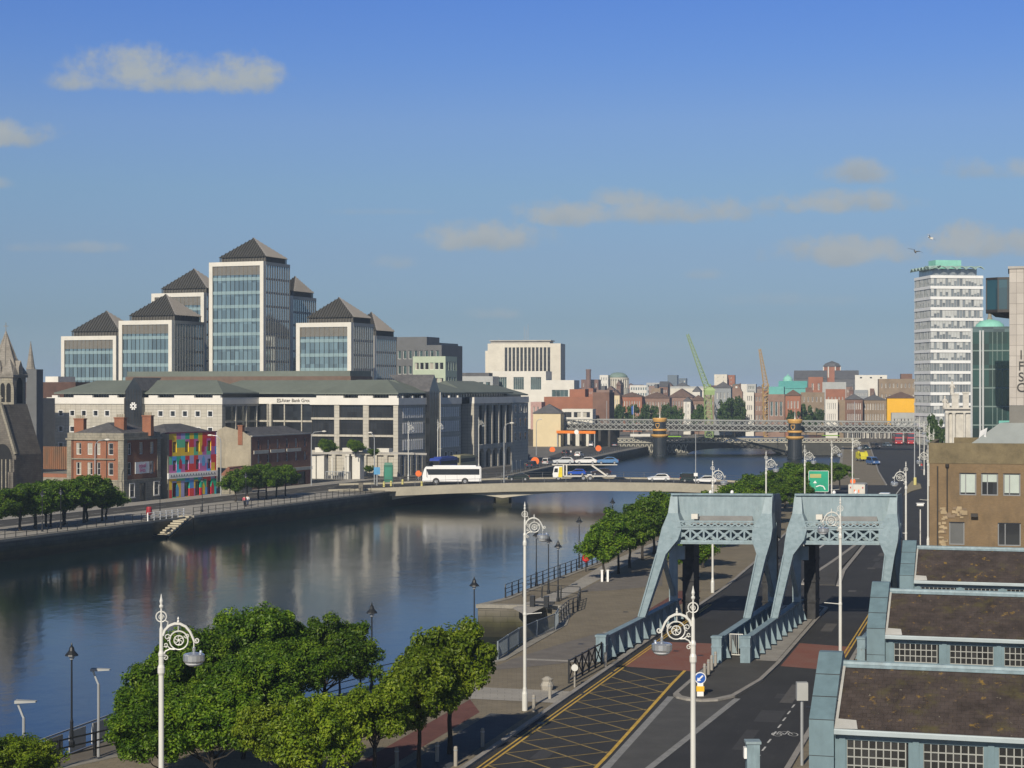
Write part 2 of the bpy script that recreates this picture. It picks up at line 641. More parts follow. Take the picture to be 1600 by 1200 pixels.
def gable_roof(mb, x0, x1, y0, y1, z, h, m=0, over=0.3, along='x', mg=None, th=0.15):
 mg = m if mg is None else mg
 if along == 'x':
  a0, a1 = x0, x1
  x0 -= 0; x1 += 0; y0 -= over; y1 += over
  yc = (y0 + y1) / 2
  vs = [(x0, y0, z), (x1, y0, z), (x1, y1, z), (x0, y1, z), (x0, yc, z + h), (x1, yc, z + h)]
  mb.add(vs, [(0, 1, 5, 4), (2, 3, 4, 5), (3, 2, 1, 0)], m)
  mb.add(vs, [(1, 2, 5), (3, 0, 4)], mg)
 else:
  x0 -= over; x1 += over
  xc = (x0 + x1) / 2
  vs = [(x0, y0, z), (x1, y0, z), (x1, y1, z), (x0, y1, z), (xc, y0, z + h), (xc, y1, z + h)]
  mb.add(vs, [(1, 2, 5, 4), (3, 0, 4, 5), (3, 2, 1, 0)], m)
  mb.add(vs, [(0, 1, 4), (2, 3, 5)], mg)
def text_mesh(name, body, size, m, parent, loc, rot, depth=0.04, align='CENTER'):
 cu = bpy.data.curves.new(name, 'FONT')
 cu.body = body
 cu.size = size
 cu.extrude = depth
 cu.align_x = align
 tmp = bpy.data.objects.new('tmp', cu)
 COL.objects.link(tmp)
 dg = bpy.context.evaluated_depsgraph_get()
 me = bpy.data.meshes.new_from_object(tmp.evaluated_get(dg))
 bpy.data.objects.remove(tmp)
 me.materials.clear()
 me.materials.append(m)
 o = link(name, me, parent, loc, (pi / 2, 0, rot))
 return o
# shared materials
M_pave = brick('promenade paving', (.185, .158, .112), (.215, .184, .132), (.12, .105, .08), w=0.6, h=0.4, ms=.012, rough=.85, var=.16, vscale=.25, bump=.1)
M_slab = brick('pale slabs', (.30, .285, .255), (.34, .32, .285), (.2, .19, .17), w=0.9, h=0.6, ms=.015, rough=.85, var=.14, vscale=.3, bump=.1)
M_darkslab = brick('blue grey slabs', (.062, .068, .078), (.075, .082, .092), (.05, .05, .055), w=0.5, h=0.5, ms=.012, rough=.8, var=.15, bump=.1)
M_redpave = brick('red paving', (.125, .052, .042), (.155, .066, .052), (.09, .05, .045), w=.22, h=.11, ms=.006, rough=.88, var=.2, bump=.1)
M_asph = mat('asphalt', (.034, .034, .0345), .82, var=.16, scale=.22, fine=.14, bscale=9, bump=.15, spec=.35)
M_asph2 = mat('older asphalt', (.062, .060, .056), .86, var=.18, scale=.3, fine=.12, bscale=8, bump=.1, spec=.3)
add_spots(M_asph, .55, .46, .72, (.026, .026, .027), .75, 2, (.8, 14, 1), -radians(15.6))
add_spots(M_asph, .9, .58, .70, (.058, .056, .053), .6, 7, (1, 3, 1), -radians(15.6))
M_redroad = mat('red road surfacing', (.225, .078, .052), .85, var=.16, scale=.4, fine=.14, bscale=7, bump=.1, col2=(.195, .095, .07))
M_kerb = mat('granite kerb', (.27, .255, .23), .8, var=.15, scale=.9, fine=.1)
M_white = mat('worn white road paint', (.48, .48, .46), .7, var=.18, scale=1.3, fine=.12)
M_greypaint = mat('worn grey road paint', (.235, .235, .228), .75, var=.16, scale=1.2, fine=.12)
M_yellow = mat('worn yellow road paint', (.52, .335, .05), .7, var=.22, scale=1.0, fine=.16)
M_yfaint = mat('faded yellow road paint', (.27, .195, .06), .75, var=.25, scale=.8, fine=.2)
M_hatch = mat('hatched central surfacing', (.070, .069, .066), .85, var=.15, scale=.6, fine=.1)
M_black = mat('black painted iron', (.015, .017, .02), .45, var=.1)
M_bluegrey = mat('blue grey painted steel', (.235, .315, .345), .5, var=.13, scale=1.6, fine=.07, bscale=2.2, stretch=(1.6, 1.6, .35), col2=(.27, .345, .375))
M_bluegrey2 = mat('weathered blue grey steel', (.19, .265, .30), .55, var=.18, scale=1.8, fine=.1, bscale=2.5, stretch=(1.6, 1.6, .35))
for m_ in (M_bluegrey, M_bluegrey2):
 add_spots(m_, 1.5, .60, .70, (.15, .17, .175), .6, 3, (.5, .5, 3.0))
 add_spots(m_, 2.2, .665, .72, (.17, .10, .06), .7, 11, (.4, .4, 1.8))
M_stone = mat('bollard granite', (.32, .30, .26), .8, var=.12)
M_lampw = mat('cream white lamp paint', (.60, .60, .56), .4, var=.06)
M_alu = mat('grey galvanised steel', (.42, .44, .45), .4, .4, var=.06)
M_wh = mat('white paint', (.78, .78, .76), .5, var=.04)
M_rub = mat('tyre rubber', (.018, .018, .019), .8, var=.1)
M_rim = mat('wheel rim', (.45, .46, .47), .35, .6, var=.05)
M_carglass = glass('car glass', (.012, .014, .016), (.6, .66, .7), .10, .03, 5, 5, .2)
def quay_material():
 m = bpy.data.materials.new('quay granite with tide stain')
 m.use_nodes = True
 nt = m.node_tree
 N, L = nt.nodes.new, nt.links.new
 bs = nt.nodes['Principled BSDF']
 bs.inputs['Roughness'].default_value = .85
 uv = N('ShaderNodeUVMap')
 bt = N('ShaderNodeTexBrick')
 bt.inputs['Scale'].default_value = 1
 bt.inputs['Brick Width'].default_value = 1.3
 bt.inputs['Row Height'].default_value = .5
 bt.inputs['Mortar Size'].default_value = .02
 bt.inputs['Color1'].default_value = (.17, .155, .125, 1)
 bt.inputs['Color2'].default_value = (.13, .12, .10, 1)
 bt.inputs['Mortar'].default_value = (.07, .065, .055, 1)
 L(uv.outputs[0], bt.inputs['Vector'])
 geo = N('ShaderNodeNewGeometry')
 sp = N('ShaderNodeSeparateXYZ')
 L(geo.outputs['Position'], sp.inputs[0])
 nz = N('ShaderNodeTexNoise')
 nz.inputs['Scale'].default_value = .5
 nz.inputs['Detail'].default_value = 8
 L(geo.outputs['Position'], nz.inputs['Vector'])
 ma = N('ShaderNodeMath')
 ma.operation = 'MULTIPLY_ADD'
 L(nz.outputs[0], ma.inputs[0])
 ma.inputs[1].default_value = 1.6
 L(sp.outputs[2], ma.inputs[2])
 rp = N('ShaderNodeValToRGB')                    # green weed below the tide line
 e = rp.color_ramp.elements
 e[0].position = .30
 e[0].color = (.10, .11, .06, 1)
 e[1].position = .85
 e[1].color = (1, 1, 1, 1)
 k = e.new(.5)
 k.color = (.32, .34, .18, 1)
 mr = N('ShaderNodeMapRange')
 L(ma.outputs[0], mr.inputs[0])
 mr.inputs[1].default_value = -2.6
 mr.inputs[2].default_value = 0.9
 L(mr.outputs[0], rp.inputs[0])
 mm = N('ShaderNodeMixRGB')
 mm.blend_type = 'MULTIPLY'
 mm.inputs[0].default_value = 1
 L(bt.outputs[0], mm.inputs[1])
 L(rp.outputs[0], mm.inputs[2])
 L(mm.outputs[0], bs.inputs['Base Color'])
 bp = N('ShaderNodeBump')
 bp.inputs['Strength'].default_value = .5
 bp.inputs['Distance'].default_value = .05
 L(nz.outputs[0], bp.inputs['Height'])
 L(bp.outputs[0], bs.inputs['Normal'])
 return m
M_quay = quay_material()
def water_material():
 m = bpy.data.materials.new('river water')
 m.use_nodes = True
 nt = m.node_tree
 N, L = nt.nodes.new, nt.links.new
 bs = nt.nodes['Principled BSDF']
 bs.inputs['Base Color'].default_value = (.006, .016, .018, 1)
 bs.inputs['Roughness'].default_value = .11
 bs.inputs['IOR'].default_value = 1.33
 geo = N('ShaderNodeNewGeometry')
 hs = []
 for sc, det, st in ((.9, 4, (1, .55, 1)), (.14, 3, (1, .6, 1))):
  mp = N('ShaderNodeMapping')
  mp.inputs['Scale'].default_value = st
  mp.inputs['Rotation'].default_value = (0, 0, .35)
  L(geo.outputs['Position'], mp.inputs[0])
  nz = N('ShaderNodeTexNoise')
  nz.inputs['Scale'].default_value = sc
  nz.inputs['Detail'].default_value = det
  L(mp.outputs[0], nz.inputs['Vector'])
  hs.append(nz.outputs[0])
 pat = N('ShaderNodeTexNoise')                   # calm and ruffled patches
 pat.inputs['Scale'].default_value = .03
 pat.inputs['Detail'].default_value = 3
 L(geo.outputs['Position'], pat.inputs['Vector'])
 mr = N('ShaderNodeMapRange')
 L(pat.outputs[0], mr.inputs[0])
 mr.inputs[1].default_value = .35
 mr.inputs[2].default_value = .65
 mr.inputs[3].default_value = .5
 mr.inputs[4].default_value = 1.5
 b1 = N('ShaderNodeBump')
 b1.inputs['Distance'].default_value = .03
 b1.inputs['Strength'].default_value = .5
 L(hs[0], b1.inputs['Height'])
 b2 = N('ShaderNodeBump')
 b2.inputs['Distance'].default_value = .045
 L(mr.outputs[0], b2.inputs['Strength'])
 L(hs[1], b2.inputs['Height'])
 L(b1.outputs[0], b2.inputs['Normal'])
 L(b2.outputs[0], bs.inputs['Normal'])
 sp = N('ShaderNodeSeparateXYZ')                 # breezier upstream of the road bridge
 L(geo.outputs['Position'], sp.inputs[0])
 m2 = N('ShaderNodeMapRange')
 L(sp.outputs[1], m2.inputs[0])
 m2.inputs[1].default_value = 310
 m2.inputs[2].default_value = 420
 m2.inputs[3].default_value = .11
 m2.inputs[4].default_value = .32
 L(m2.outputs[0], bs.inputs['Roughness'])
 return m
# street grids of the two banks
LB = Fr(-24.6, 387.0, atan2(-.3634, .9317))         # south bank: u towards the river, v upstream; 0,0 = corner of the long office block
RB = Fr(1.4, 100.0, -radians(15.6))                 # north bank: v along the bascule bridges, u to the right; 0,0 on the yellow line
WL = -2.8                                           # water level
def sheet(mb, poly, z, m=0):
 vs = [Vector((p[0], p[1], 0)) for p in poly]
 fs = []
 for t in tessellate_polygon([vs]):
  a, b, c = (vs[i] for i in t)
  fs.append(tuple(t) if (b - a).cross(c - a).z > 0 else tuple(reversed(t)))
 mb.add([(p[0], p[1], z) for p in poly], fs, m)
UQ = 21.9
v1q, v2q = LB.v(240, UQ), LB.v(303, UQ)
quayL = [LB.w(UQ, -420), LB.w(UQ, v1q), LB.w(UQ - 2.4, v1q), LB.w(UQ - 2.4, v2q), LB.w(UQ, v2q), LB.w(UQ, -57), Vector((-1.8, 387, 0)), Vector((34, 546, 0)), Vector((62, 660, 0)), Vector((125, 900, 0))]
quayR = [Vector(p) for p in ((-150, -60, 0), (-30, 80, 0), (-20, 94, 0), (-8.8, 114.5, 0), (-1.1, 125.6, 0), (1.9, 137, 0), (3.7, 144, 0), (4.2, 150, 0), (4.4, 156.6, 0), (-3.1, 157.6, 0), (-.87, 162, 0),
        (9.05, 195, 0), (42, 333, 0), (47, 352, 0), (58, 357, 0), (73, 401, 0), (112, 608, 0), (150, 760, 0), (200, 900, 0))]
m = MB()
sheet(m, [(-9000, -300, 0)] + [(quayL[0].x, -300, 0)] + quayL + [(125, 14000, 0), (-9000, 14000, 0)], 0)
M_ground = brick('bank paving', (.155, .148, .135), (.18, .17, .152), (.11, .105, .095), w=0.8, h=0.5, ms=.014, rough=.88, var=.18, vscale=.12, bump=.08)
structure('ground', m, M_ground)
m = MB()
sheet(m, [(9000, -300, 0), (9000, 14000, 0), (125.02, 14000, 0), (125.02, 900, 0)] + quayR[::-1] + [(quayR[0].x, -300, 0)], 0)
structure('ground', m, M_pave)
m = MB()
m.face([(-500, -300, WL), (400, -300, WL), (400, 930, WL), (-500, 930, WL)])
structure('water', m, water_material())
m = MB()
m.face([(-520, -300, -6), (420, -300, -6), (420, 940, -6), (-520, 940, -6)])
structure('riverbed', m, mat('river mud', (.05, .045, .035), .9))
def quay(name, label, pts, side, cop=.7):
 """river wall following pts; side=+1 when the land lies to the left of the walking direction"""
 t = thing(name, label, 'quay wall', (pts[0].x, pts[0].y, 0))
 o = pts[0]
 offs = []
 for i, p in enumerate(pts):
  d0 = (pts[i] - pts[i - 1]).normalized() if i else (pts[1] - pts[0]).normalized()
  d1 = (pts[i + 1] - pts[i]).normalized() if i < len(pts) - 1 else d0
  n0, n1 = Vector((-d0.y, d0.x, 0)) * side, Vector((-d1.y, d1.x, 0)) * side
  n = (n0 + n1)
  n = n / max(.35, n.dot(n0)) if n.length > 1e-6 else n0
  offs.append(n)
 w, c = MB(), MB()
 for i in range(len(pts) - 1):
  a, b = pts[i] - o, pts[i + 1] - o
  na, nb = offs[i], offs[i + 1]
  for (mb, o0, o1, z0, z1) in ((w, .06, .9, -6, -.28), (c, -.05, cop, -.28, .05)):
   q = [a + na * o0, b + nb * o0, b + nb * o1, a + na * o1]
   if side < 0: q = [q[1], q[0], q[3], q[2]]
   mb.add([(p.x, p.y, z0) for p in q] + [(p.x, p.y, z1) for p in q], [(0, 1, 5, 4), (1, 2, 6, 5), (2, 3, 7, 6), (3, 0, 4, 7), (4, 5, 6, 7)])
 w.build('wall_face', M_quay, t)
 c.build('coping', M_cop, t)
 return t
M_cop = mat('coping granite', (.25, .235, .20), .85, var=.2, scale=.6, fine=.12)
quay('quay_wall', 'long granite river wall below the south bank street, stained dark green at the waterline', quayL, 1)
quay('quay_wall', 'near river wall of pale granite under the promenade beside the blue grey bascule bridges', quayR, -1)
# south bank street
m = MB()
sheet(m, [LB.w(1.5, -420), LB.w(9.5, -420), LB.w(9.5, -48), LB.w(22.5, -58), LB.w(24, -30), Vector((-4, 384, 0)), Vector((31, 546, 0)), Vector((70, 720, 0)), Vector((55, 720, 0)), Vector((16, 546, 0)), LB.w(3, 70), LB.w(2.5, -4), LB.w(1.5, -12)], .004)
structure('road', m, M_asph2)
m = MB()
for (u0, u1, va, vb) in ((9.5, UQ - .72, -420, v1q - .6), (9.5, UQ - 3.2, v1q - .6, v2q + .6), (9.5, UQ - .72, v2q + .6, -62), (-3.5, 1.5, -420, -14)):
 q = [LB.w(u0, va), LB.w(u1, va), LB.w(u1, vb), LB.w(u0, vb)]
 m.prism(q, 0.0, .12, 1, 0)
structure('pavement', m, [M_slab, M_kerb])
m = MB()
for v in range(-230, -20, 6):
 sheet(m, [LB.w(5.42, v), LB.w(5.55, v), LB.w(5.55, v + 3), LB.w(5.42, v + 3)], .008)
structure('lane_lines', m, M_white)
# north bank roads
roadL = [RB.w(-.7, -140), RB.w(-.7, 74), Vector((29, 205, 0)), Vector((49, 290, 0)), Vector((43, 331, 0)), Vector((46, 353, 0)), Vector((74, 353.5, 0)), Vector((84, 410, 0)), Vector((118.8, 594, 0)), Vector((150, 760, 0))]
roadR = [Vector((172, 760, 0)), Vector((140, 594, 0)), Vector((96, 356, 0)), Vector((70, 260, 0)), Vector((48, 200, 0)), RB.w(14.6, 66), RB.w(14.6, -140)]
m = MB()
sheet(m, roadL + roadR, .004)
structure('road', m, M_asph)
m = MB()
kw = .3
def kerbline(mb, pts, z1=.13, w=kw, side=1):
 for a, b in zip(pts[:-1], pts[1:]):
  d = (b - a).normalized()
  n = Vector((-d.y, d.x, 0)) * side
  q = [a, b, b + n * w, a + n * w]
  if side < 0: q = q[::-1]
  mb.prism(q, 0, z1)
kerbline(m, roadL[:4])
kerbline(m, roadL[6:])
kerbline(m, [roadR[k] for k in range(len(roadR))])
structure('kerb', m, M_kerb)
m = MB()
sheet(m, [RB.w(u, v) for u, v in ((-6.6, -140), (-4.6, -140), (-4.6, 4.2), (-6.4, 8.2))], .004)
sheet(m, [RB.w(u, v) for u, v in ((-4.6, 38), (-2.6, 38), (-2.6, 70), (-4.6, 70))], .016)
structure('red_paving', m, M_redpave)
m = MB()
sheet(m, [RB.w(u, v) for u, v in ((-4.4, -140), (-1.6, -140), (-1.6, 4), (-3.9, 4))], .006)
structure('dark_paving', m, M_darkslab)
m = MB()
for (u0, u1, v0, v1) in ((-12, -1.1, 8.3, 12.6), (-7.5, -2.2, 24.4, 25.1), (-5.2, -2.2, 39.5, 40.1)):
 sheet(m, [RB.w(u0, v0), RB.w(u1, v0), RB.w(u1, v1), RB.w(u0, v1)], .020)
sheet(m, [G(822, 962), G(905, 922), G(960, 893), G(1080, 830), G(1060, 830), G(940, 884), G(880, 920), G(800, 950)], .006)
structure('pale_paving', m, M_slab)
m = MB()
sheet(m, [G(905, 925), G(950, 900), G(1010, 893), G(1035, 880), G(1035, 915), G(960, 922)], .010)
sheet(m, [G(880, 1005), G(1000, 972), G(1010, 990), G(935, 1030), G(850, 1040), G(760, 1048), G(800, 1030)], .012)
structure('mid_paving', m, mat('brown grey setts', (.15, .135, .118), .85, var=.15, scale=.8, fine=.1))
# median island with kerb ring
isl = [(5.3, 12.9), (5.7, 11.9), (6.4, 11.3), (7.4, 11.1), (8.3, 11.6), (9.1, 13.2), (9.9, 20), (10.1, 27), (10.2, 60), (8.6, 62), (6.3, 60), (6.0, 46), (5.6, 28), (5.35, 20)]
m = MB()
cx_, cy_ = 7.6, 34
m.prism([RB.w(u, v) for u, v in isl], 0, .13)
structure('kerb', m, M_kerb)
m = MB()
inn = [(u + (.28 if u < 7.4 else -.28) * (1 if abs(u - 7.4) > .5 else .2), v + (.4 if v < 14 else (-.4 if v > 55 else 0))) for u, v in isl]
sheet(m, [RB.w(u, v) for u, v in inn], .136)
structure('traffic_island', m, M_asph2)
m = MB()
sheet(m, [RB.w(u, v) for u, v in ((8.35, 27.8), (9.8, 27.8), (9.8, 58), (8.35, 58))], .141)
sheet(m, [RB.w(u, v) for u, v in ((-1.15, 26), (-.72, 26), (-.72, 52), (-1.15, 52))], .14)
structure('footway', m, M_kerb)
m = MB()
va, vb = 23.5, 36
sheet(m, [RB.w(u, v) for u, v in ((-.3, va), (5.2, va - 1), (5.4, vb), (-.3, vb))], .008)
sheet(m, [RB.w(u, v) for u, v in ((10.25, va + 3), (14.2, va + 2), (14.2, vb + 1), (10.25, vb + 2))], .008)
structure('red_surfacing', m, M_redroad)
# yellow box
m, mf = MB(), MB()
def ur(v): return 5.46 - 1.2 * min(1, max(0, (v + 9) / 30.0))
def strip(mb, u0, v0, u1, v1, w, z):
 a, b = RB.w(u0, v0), RB.w(u1, v1)
 d = (b - a).normalized()
 n = Vector((-d.y, d.x, 0)) * w / 2
 sheet(mb, [a - n, b - n, b + n, a + n], z)
strip(m, .02, -45, .02, 22.8, .13, .010)
strip(m, -.27, -45, -.27, 22.8, .11, .010)
strip(m, .0, 22.6, .0, 60, .1, .012)
strip(m, -.24, 22.6, -.24, 60, .1, .012)
for k in range(12):
 v0 = -45 + k * 5.65
 strip(m, ur(v0) + .02, v0, ur(v0 + 5.65) + .02, v0 + 5.65, .2, .010)
k = 0
for v0 in [x * 3.2 - 42 for x in range(22)]:
 for dv in (-5.0, 5.0):
  va_, vb_ = v0, v0 + dv
  if max(va_, vb_) < 22.9:
   strip(mf, .1, va_, ur(vb_) - .1, vb_, .12, .0085 if dv > 0 else .0095)
strip(m, 13.9, 20, 13.9, 60, .11, .010)
strip(m, 14.15, 20, 14.15, 60, .11, .010)
structure('yellow_lines', m, M_yellow)
structure('box_junction', mf, M_yfaint)
m = MB()
strip(m, 6.55, -45, 5.9, -8, .45, .007)
strip(m, 5.9, -8, 5.25, 12.5, .42, .007)
strip(m, 6.0, -40, 8.05, -8, .4, .0075)
strip(m, 8.05, -8, 9.3, 12.9, .4, .0075)
structure('lane_lines', m, M_greypaint)
m = MB()
sheet(m, [RB.w(u, v) for u, v in ((6.5, -44), (6.2, -40), (8.0, -8), (9.2, 12.6), (5.4, 12.4), (5.9, -8))], .006)
structure('hatching', m, M_hatch)
m = MB()
for k in range(24):
 v = -40 + k * 2.2
 strip(m, 12.9, v, 12.93, v + 1.1, .1, .009)
# lines beyond the right-hand bridge
for (a, b, w) in (((1290, 849), (1255, 873), .28), ((1252, 872), (1225, 890), .2), ((1385, 792), (1408, 762), .18), ((1432, 905), (1447, 870), .12), ((1447, 860), (1452, 840), .12)):
 A, B = G(*a), G(*b)
 d = (B - A).normalized()
 n = Vector((-d.y, d.x, 0)) * w / 2
 sheet(m, [A - n, B - n, B + n, A + n], .009)
bk = RB.w(13.5, 2.2)                                        # worn bicycle mark
def ground_line(a, b, w):
 A, B = Vector((bk.x + a[0], bk.y + a[1], 0)), Vector((bk.x + b[0], bk.y + b[1], 0))
 d = (B - A).normalized()
 n = Vector((-d.y, d.x, 0)) * w / 2
 sheet(m, [A - n, B - n, B + n, A + n], .0095)
for c in (-.45, .45):
 for k in range(10):
  a0, a1 = 2 * pi * k / 10, 2 * pi * (k + 1) / 10
  ground_line((c + .26 * cos(a0), .5 * sin(a0)), (c + .26 * cos(a1), .5 * sin(a1)), .06)
for a, b in (((-.45, 0), (-.2, .8)), ((-.2, .8), (.3, .8)), ((.3, .8), (0, 0)), ((0, 0), (-.45, 0)), ((0, 0), (-.2, .8)), ((.3, 1.0), (.45, 0))):
 ground_line(a, b, .06)
structure('lane_lines', m, M_white)
m = MB()
for (pl, z) in (([(1255, 914), (1262, 905), (1302, 878), (1335, 853), (1347, 849), (1330, 872), (1310, 892), (1305, 915)], .10), ):
 m.prism([G(*p) for p in pl][::-1] if False else [G(*p) for p in pl], 0, z)
structure('traffic_island', m, M_asph2)
m = MB()
pl = [(1255, 914), (1258, 907), (1300, 879), (1340, 850), (1356, 846), (1318, 893), (1310, 916)]
for a, b in zip(pl[:-1], pl[1:]):
 A, B = G(*a), G(*b)
 d = (B - A).normalized()
 n = Vector((-d.y, d.x, 0)) * .2
 m.prism([A - n, B - n, B + n, A + n], 0, .13)
structure('kerb', m, M_kerb)
m = MB()
m.prism([G(*p) for p in ((1412, 775), (1425, 768), (1440, 764), (1438, 757), (1425, 752), (1418, 760))], 0, .13)
structure('traffic_island', m, mat('sandy island paving', (.26, .22, .14), .9))
# building materials
M_limestone = brick('pale limestone panels', (.43, .405, .345), (.46, .435, .37), (.25, .235, .2), w=1.4, h=.75, ms=.035, rough=.85, var=.08, off=0, bump=.15)
M_whiteband = mat('white concrete band', (.66, .64, .585), .8, var=.06, scale=.3)
M_whiteframe = mat('white stone frame', (.60, .58, .52), .8, var=.05, scale=.4, fine=.03, bscale=2)
M_copper = mat('green grey seamed roof', (.135, .155, .13), .7, .0, var=.10, scale=.12, stretch=(1, 1, 1), fine=.06, bscale=1.2)
M_slate = brick('slate', (.085, .085, .09), (.115, .112, .115), (.05, .05, .05), w=.5, h=.3, ms=.012, rough=.75, var=.22, vscale=.5)
M_redbrick = brick('orange red brick', (.30, .115, .060), (.25, .092, .05), (.22, .16, .12), w=.23, h=.075, ms=.008, rough=.9, var=.14, vscale=.5)
M_brownbrick = brick('brown brick', (.27, .108, .066), (.21, .09, .058), (.16, .13, .11), w=.23, h=.075, ms=.008, rough=.9, var=.18, vscale=.5)
M_tanbrick = brick('tan brick', (.20, .135, .068), (.165, .112, .056), (.19, .15, .11), w=.23, h=.075, ms=.008, rough=.9, var=.16, vscale=.35)
M_render = mat('sandy render', (.34, .30, .225), .9, var=.14, scale=.35, fine=.06, bscale=3)
M_quoin = brick('weathered stone', (.25, .235, .19), (.29, .265, .21), (.15, .14, .115), w=.9, h=.4, ms=.02, rough=.9, var=.18, vscale=.6)
M_gothic = brick('grey gothic stone', (.22, .205, .18), (.265, .245, .215), (.12, .11, .10), w=.8, h=.32, ms=.015, rough=.92, var=.25, vscale=.45)
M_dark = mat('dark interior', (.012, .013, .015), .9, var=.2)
M_dkmetal = mat('dark bronze metal', (.04, .036, .032), .5, .3, var=.12)
M_concrete = mat('concrete', (.36, .345, .315), .85, var=.12, scale=.4, fine=.06, bscale=3)
M_cream = mat('cream concrete', (.58, .545, .46), .85, var=.07, scale=.25, fine=.04, bscale=2)
M_greyblock = mat('grey office cladding', (.115, .12, .125), .7, var=.1, scale=.4)
M_woodw = mat('white window paint', (.66, .65, .62), .5, var=.04)
M_glassD = glass('dark office glass', (.013, .015, .018), (.50, .56, .60), .035, .05, 1.2, 1.25, .6)
M_glassW = glass('house window glass', (.02, .022, .025), (.55, .62, .68), .08, .05, 9, 9, .6, blinds=.3, bcol=(.42, .40, .34))
M_glassT = glass('teal curtain wall glass', (.10, .155, .175), (.62, .72, .78), .26, .06, 1.25, 3.6, .5)
M_glassS = glass('grey side glass', (.13, .145, .145), (.74, .80, .82), .48, .08, 1.3, 3.6, .4)
M_span = mat('pale teal spandrel', (.22, .31, .33), .35, var=.08)
M_louvre = mat('brown grey louvre', (.25, .215, .16), .6, var=.1)
M_pyr = mat('dark pyramid roofing', (.066, .064, .058), .55, .2, var=.12)
M_rib = mat('pale roof rib', (.30, .28, .26), .4, .4, var=.05)
M_green = mat('verdigris copper', (.20, .46, .37), .7, var=.14, scale=.5)
def block(name, label, cat, fr, u0, u1, v0, depth, z1, wall, wins=(), roof=None, roofm=None, fm=None, gm=None, group=None, z0=0.0, nx=1, ny=2, fw=.12, parapet=0.0, skin=.4, wname='window', sill=True):
 """a building on a street grid; wins = (side, [(x0,x1)...] spans from the left end, [(z0,z1)...])"""
 o = fr.w(u0, v0)
 t = thing(name, label, cat, (o.x, o.y, 0), fr.rot, group)
 W, D = u1 - u0, depth
 fm = fm or M_woodw
 gm = gm or M_glassW
 mb = MB()
 done = set()
 for (side, xs, zs) in wins:
  facade(mb, side, W, D, z0, z1, xs, zs, skin=skin)
  done.add(side)
 x0 = skin if 'left' in done else 0
 x1 = W - skin if 'right' in done else W
 y0 = skin if 'front' in done else 0
 y1 = D - skin if 'back' in done else D
 mb.box(x0 + (.003 if x0 else 0), x1 - (.003 if x1 < W else 0), y0 + (.003 if y0 else 0), y1, z0, z1 - .01)
 if parapet:
  mb.box(-.12, W + .12, -.12, D + .12, z1, z1 + parapet, 1)
 mb.build('wall', [wall, roofm or M_concrete], t)
 for (side, xs, zs) in wins:
  put_windows(t, side, W, D, xs, zs, fm, gm, nx, ny, fw, inset=skin - .05, depth=.1, sill=sill, name=wname)
 zt = z1 + parapet
 if roof:
  r = MB()
  if roof[0] == 'hip':
   hip_roof(r, 0, W, 0, D, zt + .14, roof[1], over=roof[2] if len(roof) > 2 else .3, ridge_inset=roof[3] if len(roof) > 3 else None)
  elif roof[0] == 'gablex':
   gable_roof(r, 0, W, 0, D, zt + .01, roof[1], along='x', over=.25)
  elif roof[0] == 'gabley':
   gable_roof(r, 0, W, 0, D, zt + .01, roof[1], along='y', over=.25)
  elif roof[0] == 'flat':
   r.box(.3, W - .3, .3, D - .3, zt, zt + roof[1])
  elif roof[0] == 'box':
   r.box(W * roof[2], W * roof[3], D * .2, D * .8, zt, zt + roof[1])
  r.build('roof', roofm or M_slate, t)
 return t
